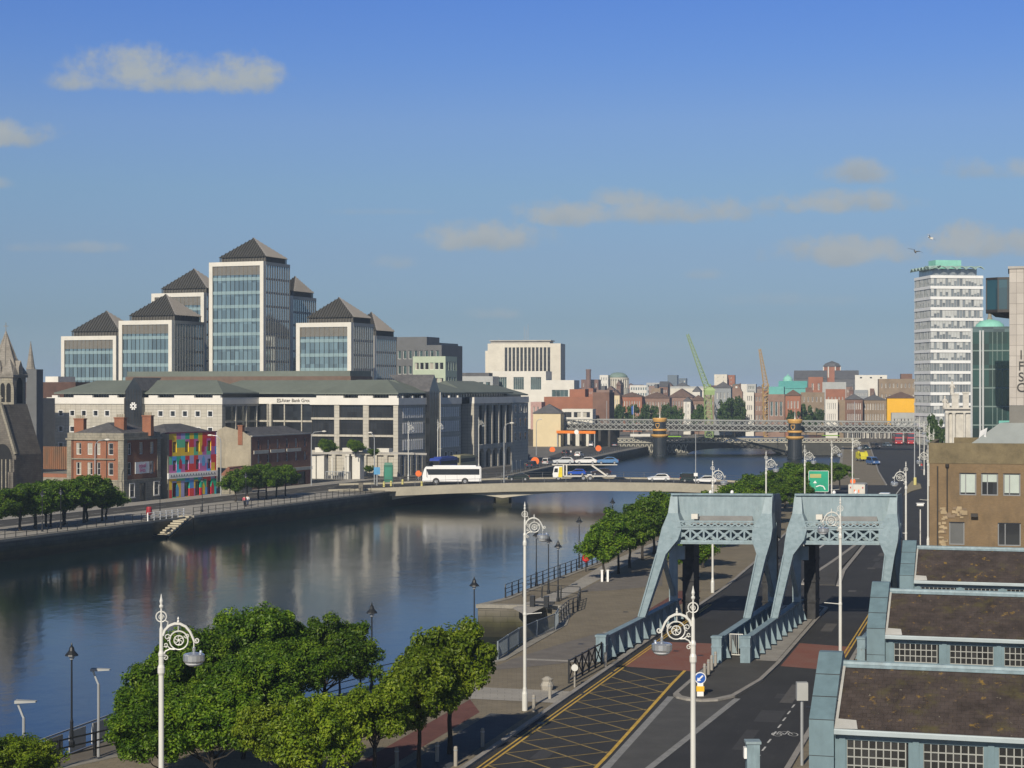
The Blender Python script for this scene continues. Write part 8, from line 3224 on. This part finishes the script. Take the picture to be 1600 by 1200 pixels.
for (px, D, rot, nm, col, lab, kd) in ((832, 430, 1.2, 'navy', (.02, .03, .06), 'navy van on the south quay beside the metal screens', 'van'), (856, 448, 1.2, 'pale grey', (.5, .5, .5), 'pale grey van behind the big orange roundel on the south quay', 'van'),
          (905, 500, 1.25, 'white', (.78, .78, .77), 'white car nose on towards the bridge on the south quay', 'hatch'), (885, 515, 1.25, 'black', (.02, .02, .02), 'black car among motorbikes before the orange beam', 'hatch'),
          (925, 590, 1.3, 'silver', (.55, .57, .58), 'silver people carrier passing under the orange beam', 'van'), (962, 585, 1.3, 'dark blue', (.02, .025, .05), 'dark car by the quay edge near the railway', 'hatch'),
          (1352, 560, -1.4, 'dark teal', (.03, .06, .07), 'dark teal car waiting at the junction under the railway', 'hatch'), (1368, 572, -1.4, 'brown', (.16, .13, .11), 'brownish van waiting under the railway left of the red buses', 'van'), (1386, 585, -1.4, 'grey blue', (.10, .14, .18), 'grey blue car just left of the red buses', 'hatch')):
 car(lab, nm, col, P(px, D, .004), rot, kd)
car('blue van with silver nose parked on the promenade paving near the mast', 'royal blue', (.06, .14, .34), P(1364, 448, .004), -1.38, 'van', s=1.15)
def street_sweeper():
 c = P(1347, 470)
 t = thing('sweeper', 'yellow road works vehicle parked on the promenade paving beside the blue van', 'works vehicle', c, -1.4)
 b = MB()
 slab(b, [(-2.2, .6), (1.9, .6), (2.0, 1.4), (1.3, 2.4), (-2.2, 2.4)], -1.0, 1.0)
 b.build('body', mat('works yellow', (.55, .50, .03), .5), t)
 for y in (-1.0, 1.0):
  h = MB()
  h.box(-.5, .3, y - .15, y + .15, 2.0, 2.7)
  h.build('beacon_box', mat('works yellow', (.55, .5, .03)), t)
 w = MB()
 slab(w, [(.8, 1.4), (1.75, 1.4), (1.2, 2.2), (.8, 2.2)], -1.02, 1.02)
 w.build('windows', M_carglass, t)
 for x in (-1.4, 1.2):
  for y in (-.9, .9):
   wheel(t, x, y, .45, .3)
street_sweeper()
def rear_lorry():
 c = P(1341, 300)
 t = thing('lorry', 'boxy white lorry seen from behind over the hall side bascule bridge', 'lorry', c, RB.rot + pi / 2)
 b = MB()
 b.box(-3.2, 2.2, -1.35, 1.35, .9, 3.1)
 b.build('box_body', M_offw, t)
 g = MB()
 g.box(-3.1, 2.1, -1.25, 1.25, 3.1, 3.2)
 g.box(2.3, 4.2, -1.2, 1.2, .6, 2.9)
 g.build('roof_and_cab', M_grylt, t)
 for y in (-1.0, -.35, .35, 1.0):
  k = MB()
  k.box(-3.26, -3.2, y - .09, y + .09, 2.5 if abs(y) > .5 else 1.8, 2.75 if abs(y) > .5 else 2.3)
  k.build('tail_light', M_red if abs(y) > .5 else M_orangep, t)
 for x in (-2, 3):
  for y in (-1.1, 1.1):
   wheel(t, x, y, .48, .3)
rear_lorry()
coachv = car('white van roof seen over the right end of the hall side counterweight', 'white', (.78, .78, .77), P(1383, 292, .004), RB.rot + pi / 2, 'van', s=1.2)
# signs, bollards and small things
def keep_left():
 c = G(1094, 1091, .0)
 t = thing('keep_left_bollard', 'blue round arrow sign on a yellow and white bollard at the island nose', 'traffic bollard', (c.x, c.y, .13), 0)
 b = MB()
 b.box(-.2, .2, -.1, .1, 0, .3, 0)
 b.box(-.24, .24, -.12, .12, .3, .62, 1)
 b.box(-.18, .18, -.09, .09, .62, .8, 0)
 b.build('base', [M_wh, mat('bollard yellow', (.75, .45, .02), .5)], t)
 d = MB()
 d.lathe([(.36, -.06), (.36, .06)], 20, 0, (0, 0, 1.12), 'y')
 d.build('disc_rim', M_wh, t)
 e = MB()
 e.lathe([(.31, -.012), (.31, .0)], 20, 0, (0, -.065, 1.12), 'y')
 e.build('disc_face', mat('sign blue', (.02, .10, .42), .4), t)
 a = MB()
 a.bar((.16, -.085, 1.28), (-.1, -.085, 1.02), .02, .09)
 a.add([(-.2, -.09, .92), (.04, -.09, .96), (-.16, -.09, 1.16)], [(0, 1, 2)])
 a.build('arrow', M_wh, t)
keep_left()
def green_sign():
 c = P(1279, 278)
 t = thing('direction_sign', 'green road direction sign with white arrow standing among promenade trees', 'road sign', c, RB.rot * .3)
 D = 278
 z0, z1 = Z(768, D), Z(736, D)
 w = 30 * D / F
 m = MB()
 m.box(-w / 2, w / 2, -.04, .04, z0, z1)
 m.build('panel', mat('sign green', (.01, .33, .19), .5), t)
 f = MB()
 for (x0, x1, a, b) in ((-w / 2 - .06, -w / 2, z0, z1), (w / 2, w / 2 + .06, z0, z1), (-w / 2, w / 2, z1, z1 + .06), (-w / 2, w / 2, z0 - .06, z0)):
  f.box(x0, x1, -.05, .05, a, b)
 f.build('border', M_wh, t)
 a = MB()
 a.bar((-.55, -.06, z0 + .3), (-.55, -.06, z0 + 1.35), .02, .2)
 a.add([(-.85, -.07, z0 + 1.3), (-.25, -.07, z0 + 1.3), (-.55, -.07, z0 + 1.7)], [(0, 1, 2)])
 pts = [(-.4, z0 + .75), (.2, z0 + .95), (.75, z0 + .8), (1.0, z0 + .3)]
 for p, q in zip(pts[:-1], pts[1:]):
  a.bar((p[0], -.06, p[1]), (q[0], -.06, q[1]), .02, .16)
 a.build('arrow', M_wh, t)
 y = MB()
 y.box(-w / 2 + .15, w / 2 - 1.1, -.07, -.045, z1 - 1.05, z1 - .45)
 y.build('inset_panel', mat('sign mustard', (.42, .40, .15), .5), t)
 p = MB()
 for x in (-1, 1):
  p.tube([(x, .1, 0), (x, .1, z1 - .2)], .07, 6)
 p.build('posts', M_alu, t)
green_sign()
for i, (px, D, y, lab) in enumerate(((654, 356, 740, 'orange round works sign on the road in front of the coach'), (836, 440, 720.5, 'big orange round works sign before the pale van on the south quay'), (935, 540, 700.5, 'orange round works sign near the quay edge before the railway'), (863, 540, 702.5, 'orange round works sign under the stone railway abutment'), (1332.5, 300, 752, 'orange round works sign at the foot of a white scrolled lamp'))):
 zc = Z(y, D)
 z0 = min(zc - 1.0, 1.1 if i == 0 else 0.0)
 c = P(px, D, max(0, z0) if i else .9)
 t = thing('works_sign', lab, 'road sign', c, 0, 'orange round works signs')
 m = MB()
 r = (.62, 1.0, .9, .85, .45)[i]
 m.lathe([(r, -.03), (r, .03)], 18, 0, (0, 0, zc - c.z), 'y')
 m.build('disc', M_orangep, t)
 f = MB()
 f.box(-.04, .04, .03, .09, 0, zc - c.z)
 f.bar((-.4, .2, .03), (0, .05, .7), .05, .05)
 f.bar((.4, .2, .03), (0, .05, .7), .05, .05)
 f.build('stand', M_alu, t)
def simple(name, label, cat, loc, parts, rot=0.0, group=None):
 t = thing(name, label, cat, loc, rot, group)
 for nm, fn, m in parts:
  b = MB()
  fn(b)
  b.build(nm, m, t)
 return t
# granite bollards along the promenade kerb
def bollard_parts(h=1.0, r=.1):
 return [('shaft', lambda b: b.lathe([(r, 0), (r, h * .93), (r * .7, h)], 8), M_stone), ('collar', lambda b: b.lathe([(r * 1.15, h * .78), (r * 1.15, h * .84)], 8), M_alu)]
bo = simple('bollard', 'granite bollard at the picture foot beside the young kerbside trees', 'bollard', G(712, 1197), bollard_parts(), group='granite bollards along the promenade kerb')
tree_of(bo, [(o, []) for o in bpy.data.objects if o.parent == bo])
for (x, y, lab) in ((754, 1167, 'granite bollard in the middle of the leaf shade on blue slabs'), (683, 1190, 'granite bollard nearest the last kerbside tree trunk'), (834, 1112, 'granite bollard next to the tall white lamp base'), (859, 1092, 'granite bollard below the round white sign'), (946, 1042, 'granite bollard at the end of the river side girder'), (620, 1199, 'granite bollard between the two leaning young trees')):
 copy_thing(bo, G(x, y), None, lab)
for i, (x, y) in enumerate(((1101, 1064), (1107, 1057), (1112, 1050), (1118, 1044))):
 c = G(x, y)
 copy_thing(bo, (c.x, c.y, .13), None, 'slim pale bollard on the traffic island, ' + ('nearest the blue arrow sign', 'second from the blue arrow sign', 'third from the blue arrow sign', 'closest to the girder end')[i], 'slim bollards on the traffic island')
for i, (x, y) in enumerate(((940, 908), (949, 908))):
 simple('guard_post', 'short white guard post at the first promenade tree, ' + ('river side', 'road side'), 'post', G(x, y), [('post', lambda b: b.box(-.09, .09, -.09, .09, 0, 1.1), M_wh)]) if False else None
for i, (x, lab) in enumerate(((940.5, 'short white guard post on the river side of the first promenade tree'), (949.5, 'short white guard post on the road side of the first promenade tree'))):
 o = MB()
 o.box(-.1, .1, -.1, .1, 0, 1.1)
 o.box(-.13, .13, -.13, .13, 1.1, 1.18)
 ob = o.build('guard_post', M_wh)
 ob.location = G(x, 909)
 tag(ob, lab, 'post', 'white guard posts at the first promenade tree')
simple('round_sign', 'small round white sign on a post before the black lattice fence', 'sign', G(898, 1074), [('disc', lambda b: b.lathe([(.22, -.02), (.22, .02)], 14, 0, (0, 0, 1.25), 'y'), M_lampw), ('post', lambda b: b.tube([(0, .05, 0), (0, .05, 1.5)], .06, 6), M_stone)])
simple('drinking_fountain', 'low pale stone object beside the white round sign', 'stone post', G(855, 1078), [('base', lambda b: b.lathe([(.35, 0), (.42, .3), (.3, .55), (.36, .7), (.1, .85)], 10), M_stone)])
simple('signal_cabinet', 'pale blue grey signal box on a pole at the cycle lane edge', 'traffic signal', G(1253, 1196), [('pole', lambda b: b.tube([(0, 0, 0), (0, 0, 4.1)], .08, 8), M_alu), ('box', lambda b: b.box(-.28, .28, -.2, .2, 3.3, 4.2), M_grylt)])
simple('roadside_cabinet', 'blue grey metal cabinet post at the picture foot on the right kerb', 'cabinet', P(1176, 84), [('case', lambda b: b.box(-.3, .3, -.3, .3, 0, 2.4), M_bluegrey2), ('cap', lambda b: b.box(-.36, .36, -.36, .36, 2.4, 2.52), M_bluegrey), ('lens', lambda b: b.box(-.42, -.3, -.2, .2, 1.7, 2.2), M_wh)])
simple('camera_pole', 'white security camera on a thin pole by the tan brick block', 'camera', P(1438, 176, 0), [('pole', lambda b: b.tube([(0, 0, 0), (0, 0, Z(796, 176))], .06, 6), M_offw), ('camera', lambda b: (b.lathe([(.12, -.35), (.14, 0), (.14, .3)], 8, 0, (0, 0, Z(789, 176)), 'x'), b.box(-.4, .38, -.16, .16, Z(789, 176) + .14, Z(789, 176) + .2)), M_wh)])
for (x, y, lab) in ((915.5, 893, 'red lifebuoy housing on the promenade railing'), ):
 c = G(x, y)
 simple('lifebuoy', lab, 'lifebuoy', c, [('post', lambda b: b.tube([(0, 0, 0), (0, 0, 1.2)], .06, 6), M_black), ('housing', lambda b: b.lathe([(.12, .95), (.36, 1.15), (.38, 1.6), (.3, 1.9), (.1, 2.0)], 12), mat('lifebuoy red', (.62, .02, .03), .5))])
p = LB.w(UQ - 1.0, LB.v(233, UQ - 1.0))
simple('litter_bin', 'red bin on the south quay at the white railing', 'bin', (p.x, p.y, .1), [('post', lambda b: b.tube([(0, 0, 0), (0, 0, .9)], .07, 6), M_black), ('bin', lambda b: b.lathe([(.3, .7), (.42, .9), (.42, 1.7), (.3, 1.9)], 10), mat('dull red bin', (.32, .02, .03), .5))])
simple('kiosk', 'narrow green advertising kiosk on the south quay corner', 'kiosk', P(607, 362), [('case', lambda b: b.box(-.9, .9, -.4, .4, 0, 3.6), mat('kiosk green', (.02, .14, .09), .5)), ('crown', lambda b: b.extr([(-.4, 3.6), (.4, 3.6), (.2, 4.1), (-.2, 4.1)], -.8, .8), mat('kiosk green', (.02, .14, .09))), ('poster', lambda b: b.box(-.7, .7, -.43, -.4, .8, 3.2), mat('kiosk poster', (.04, .22, .15), .4))])
simple('blue_sign', 'blue sign post with white lettering strip by the quay corner barrier', 'sign', P(589, 345, .3), [('panel', lambda b: b.box(-.6, .6, -.05, .05, 2.2, 3.6), mat('sign sky blue', (.08, .28, .50), .5)), ('post', lambda b: b.tube([(0, .1, 0), (0, .1, 3.4)], .12, 6), M_alu)])
for (x, D, lab) in ((600, 341, 'yellow topped traffic marker at the bridge mouth, first'), (611, 343, 'yellow topped traffic marker at the bridge mouth, second'), (629, 347, 'yellow topped traffic marker at the bridge mouth, third'), (659, 336, 'yellow topped traffic marker right before the coach wheel')):
 c = P(x, D)
 simple('traffic_marker', lab, 'traffic marker', (c.x, c.y, deck_z(c.x)), [('body', lambda b: b.lathe([(.22, 0), (.2, .9), (.12, 1.0)], 8), mat('pale yellow plastic', (.55, .5, .18)))], group='yellow traffic markers at the bridge mouth')
# timber baulks on the dock corner
t = thing('mooring_frame', 'black timber mooring frame on the dock corner paving', 'mooring frame', G(832, 948), RB.rot)
for x in (0, 1.25):
 m = MB()
 m.box(x - .2, x + .2, -.2, .2, 0, .95)
 m.build('post', M_black, t)
m = MB()
m.box(.2, 1.05, -.1, .1, .3, .5)
m.box(1.45, 2.0, -.1, .1, .3, .5)
m.build('crossbeam', M_black, t)
# pontoon gangway at the near corner
t = thing('pontoon', 'wooden pontoon deck with white panel screens along the near river edge', 'pontoon', (-27.5, 86, 0), RB.rot)
m = MB()
m.box(-.2, 2.4, -6, 18, -1.3, -1.0)
m.build('deck', mat('grey timber deck', (.13, .115, .095), .85, var=.15), t)
for k in range(9):
 m = MB()
 y = -5 + k * 2.5
 m.box(-.12, -.02, y, y + 1.7, -.9, .25)
 m.build('panel', M_offw if k % 3 else mat('beige panel', (.45, .42, .34), .7), t)
m = MB()
m.bar((-.1, -6, .35), (-.1, 18, .35), .08, .08)
m.build('handrail', M_alu, t)
# people, far and small
def skinned(name, pts, edges, radii, m, parent, sub=1):
 me = bpy.data.meshes.new(name)
 me.from_pydata(pts, edges, [])
 o = link(name, me, parent)
 mod = o.modifiers.new('skin', 'SKIN')
 for i, r in enumerate(radii):
  me.skin_vertices[0].data[i].radius = (r, r) if not isinstance(r, tuple) else r
 me.skin_vertices[0].data[0].use_root = True
 s_ = o.modifiers.new('sub', 'SUBSURF')
 s_.levels = s_.render_levels = sub
 me.materials.append(m)
 return o
M_skin = mat('skin', (.45, .27, .19), .6)
def person(label, loc, rot, top, legs, hair=(.05, .035, .025), stride=.22, group=None):
 t = thing('person', label, 'person', loc, rot, group)
 s_ = stride
 pts = [(0, 0, .95), (0, 0, 1.2), (0, 0, 1.42), (0, 0, 1.5), (0, .02, 1.6), (0, .02, 1.7),
   (.1, 0, .9), (.1, s_ * .6, .5), (.1, s_, .08), (.1, s_ + .14, .04),
   (-.1, 0, .9), (-.1, -s_ * .4, .5), (-.1, -s_, .1), (-.1, -s_ + .14, .04),
   (.2, 0, 1.4), (.25, -.06, 1.12), (.25, .06, .88), (.25, .1, .8),
   (-.2, 0, 1.4), (-.25, .06, 1.12), (-.25, .16, .9), (-.25, .2, .82)]
 ed = [(0, 1), (1, 2), (2, 3), (3, 4), (4, 5), (0, 6), (6, 7), (7, 8), (8, 9), (0, 10), (10, 11), (11, 12), (12, 13), (2, 14), (14, 15), (15, 16), (16, 17), (2, 18), (18, 19), (19, 20), (20, 21)]
 rad = [.14, .13, .13, .06, .1, .085, .09, .065, .045, .04, .09, .065, .045, .04, .06, .045, .035, .035, .06, .045, .035, .035]
 skinned('body', pts, ed, rad, M_skin, t)
 skinned('jacket', [(0, 0, .92), (0, 0, 1.2), (0, 0, 1.44), (.2, 0, 1.4), (.25, -.06, 1.12), (.25, .06, .92), (-.2, 0, 1.4), (-.25, .06, 1.12), (-.25, .15, .94)], [(0, 1), (1, 2), (2, 3), (3, 4), (4, 5), (2, 6), (6, 7), (7, 8)],
   [.17, .16, .15, .08, .062, .055, .08, .062, .055], top, t)
 skinned('trousers', [(0, 0, .95), (.1, 0, .88), (.1, s_ * .6, .5), (.1, s_, .12), (-.1, 0, .88), (-.1, -s_ * .4, .5), (-.1, -s_, .14)], [(0, 1), (1, 2), (2, 3), (0, 4), (4, 5), (5, 6)], [.16, .11, .085, .07, .11, .085, .07], legs, t)
 h = MB()
 h.lathe([(.06, 1.56), (.115, 1.62), (.12, 1.7), (.08, 1.77), (.01, 1.79)], 10, 0, (0, -.015, 0))
 h.build('hair', mat('hair %.2f' % hair[0], hair, .7), t, True)
 return t
M_pinkj = mat('pink jacket', (.60, .10, .16), .8)
M_whitej = mat('white jacket', (.70, .70, .70), .8)
M_redj = mat('red jacket', (.50, .04, .04), .8)
M_dkj = mat('dark jacket', (.03, .035, .05), .8)
M_jean = mat('blue jeans', (.05, .07, .13), .85)
p = lambda px, off: LB.w(off, LB.v(px, off), .12)
person('walker in a pink top on the south quay beside another in white', p(382, 19.0), .3, M_pinkj, M_dkj, group='couple walking on the south quay')
person('walker in a white top on the south quay beside another in pink', p(387, 18.6), .3, M_whitej, M_jean, group='couple walking on the south quay')
for (px, D, j, lab) in ((736, 440, M_redj, 'pedestrian in red standing by the arcade, white hat behind'), (740, 441, M_dkj, 'pedestrian in dark coat next to the one in red at the arcade'), (729, 432, M_redj, 'pedestrian in red at the dark recess of the office wing'), (770, 450, M_dkj, 'dark clothed pedestrian passing under the arcade arches'),
      (884, 505, M_dkj, 'motorcyclist like dark figure beside the white car on the south quay'), (892, 508, M_whitej, 'pale topped figure beside the white car on the south quay'), (828, 470, M_whitej, 'figure in a white shirt at the foot of the railway abutment'), (826, 475, M_dkj, 'dark figure just behind the white shirted one at the abutment'),
      (1440, 420, M_redj, 'pedestrian in red among the receding white lamps')):
 person(lab, P(px, D), (px % 7) * .8, j, M_jean)
person('walker in a red coat on the promenade by the river wall upstream', P(1306, 380, 0), .5, M_redj, M_dkj)
# gulls
def gull(label, px, py, D, rot, tilt):
 c = P(px, D, Z(py, D))
 t = thing('gull', label, 'gull', c, 0, 'gulls in flight')
 t.rotation_euler = (tilt, .3, rot)
 b = MB()
 b.lathe([(.02, -.5), (.09, -.32), (.15, 0), (.13, .2), (.08, .32), (.09, .42), (.05, .5), (.01, .6)], 10, 0, axis='y')
 for s_ in (-1, 1):
  b.add([(s_ * .08, .15, .03), (s_ * .6, .25, .28), (s_ * 1.25, -.05, .12), (s_ * .6, -.05, .24), (s_ * .08, -.2, .02)], [(0, 1, 3, 4), (1, 2, 3), (4, 3, 1, 0), (3, 2, 1)])
 b.add([(-.14, -.75, 0), (.14, -.75, 0), (.05, -.42, .03), (-.05, -.42, .03)], [(0, 1, 2, 3), (3, 2, 1, 0)])
 b.build('body', M_offw, t)
 w = MB()
 for s_ in (-1, 1):
  w.add([(s_ * 1.0, .05, .185), (s_ * 1.3, -.08, .125), (s_ * .95, -.06, .19)], [(0, 1, 2), (2, 1, 0)])
 w.build('wing_tips', M_black, t)
gull('gull with raised wings higher over the white banded tower', 1454, 372, 260, .8, .5)
gull('gull gliding lower left of the other over the white banded tower', 1430, 393, 262, -.6, -.4)
tb = thing('flag', 'blue flag on a pole at the river trees beyond the railway', 'flag', P(990, 690))
m = MB()
m.tube([(0, 0, 0), (0, 0, Z(632, 690))], .08, 6)
m.build('pole', M_offw, tb)
m = MB()
m.add([(0, 0, Z(633, 690)), (-.9, .1, Z(636, 690)), (-.7, .15, Z(648, 690)), (0, 0, Z(647, 690))], [(0, 1, 2, 3), (3, 2, 1, 0)])
m.build('cloth', mat('flag blue', (.03, .10, .35), .7), tb)
for i, (x0, x1, yt, yb, D, m_, lab) in enumerate(((985, 1016, 678, 690, 668, M_offw, 'white site cabin on the stone bridge deck'), (1044, 1064, 682, 688, 672, paint('lime', (.25, .50, .03)), 'lime green skip on the stone bridge deck by the first pier'), (1285, 1312, 680, 686, 672, paint('lime', (.25, .5, .03)), 'lime green barrier block on the stone bridge beyond the second pier'))):
 c = P(x0, D)
 w = P(x1, D).x - c.x
 t = thing('site_cabin' if i == 0 else 'skip', lab, 'site cabin' if i == 0 else 'skip', (c.x, c.y, Z(692, 590)))
 m = MB()
 h = Z(yt, D) - Z(692, 590)
 if i == 0:
  m.box(0, w, 0, 2.4, 0, h)
 else:
  m.extr([(0, .1), (1.8, .1), (2.2, h), (-.3, h)], 0, w)
 m.build('body', m_, t)
 m = MB()
 if i == 0:
  m.box(w * .4, w * .52, -.03, 0, .9, 1.9)
  m.build('window', M_carglass, t)
 else:
  m.box(-.05, w + .05, -.4, -.3, h - .15, h + .05)
  m.build('rim', m_, t)
# screens and barriers on the south quay before the road bridge
c = P(800, 405)
t = thing('metal_screen', 'grey mesh screens standing on the south quay wall beyond the bridge', 'fence', c, LB.rot + pi / 2)
for k in range(3):
 m = MB()
 m.box(k * 2.6, k * 2.6 + 2.4, -.05, .05, .6, 2.6)
 m.box(k * 2.6, k * 2.6 + .12, -.08, .08, 0, 2.7)
 m.build('panel', M_mesh, t)
pts = [Vector((-22, 360, .1)), Vector((-12, 372, .1)), Vector((-1.2, 388, .1)), Vector((16, 465, .1)), Vector((33, 545, .1))]
railing('quay_barrier', 'dark railing following the south river wall upstream of the road bridge', pts, 4.0, 1.1, (.5, 1.0), M_raildk)
# wear on the roads
M_patch = mat('fresh asphalt patch', (.045, .044, .044), .8, var=.15, fine=.1, scale=1.0)
M_patch2 = mat('worn asphalt patch', (.082, .078, .074), .88, var=.15, fine=.1, scale=1.0)
m = MB()
rnd = random.Random(5)
for k in range(26):
 u, v = rnd.choice([(rnd.uniform(.6, 3.5), rnd.uniform(-30, 120)), (rnd.uniform(10.4, 12.6), rnd.uniform(-30, 120))])
 w, l = rnd.uniform(.5, 1.6), rnd.uniform(1.0, 7)
 sheet(m, [RB.w(u, v), RB.w(u + w, v), RB.w(u + w + .02, v + l), RB.w(u - .02, v + l)], .0052 + k * .00004, k % 2)
structure('road_patches', m, [M_patch, M_patch2])
m = MB()
for k in range(12):
 u, v = rnd.choice([(-.45, rnd.uniform(-30, 60)), (13.7, rnd.uniform(0, 60)), (rnd.uniform(1, 4), rnd.uniform(-20, 80)), (rnd.uniform(-8, -3), rnd.uniform(0, 60))])
 sheet(m, [RB.w(u, v), RB.w(u + .4, v), RB.w(u + .4, v + .5), RB.w(u, v + .5)], .0135)
structure('drain_covers', m, M_dkmetal)
# thin air between here and the far city
m = MB()
m.box(-9600, 9600, -600, 14600, -7.5, 64)
hz = tag(m.build('haze', mat('unused haze surface', (1, 1, 1))), kind='stuff')
hm = bpy.data.materials.new('thin haze')
hm.use_nodes = True
nt = hm.node_tree
nt.nodes.remove(nt.nodes['Principled BSDF'])
pv = nt.nodes.new('ShaderNodeVolumePrincipled')
pv.inputs['Color'].default_value = (.58, .76, 1.0, 1)
pv.inputs['Density'].default_value = .00017
pv.inputs['Anisotropy'].default_value = 0.0
nt.links.new(pv.outputs[0], nt.nodes['Material Output'].inputs['Volume'])
hz.data.materials.clear()
hz.data.materials.append(hm)
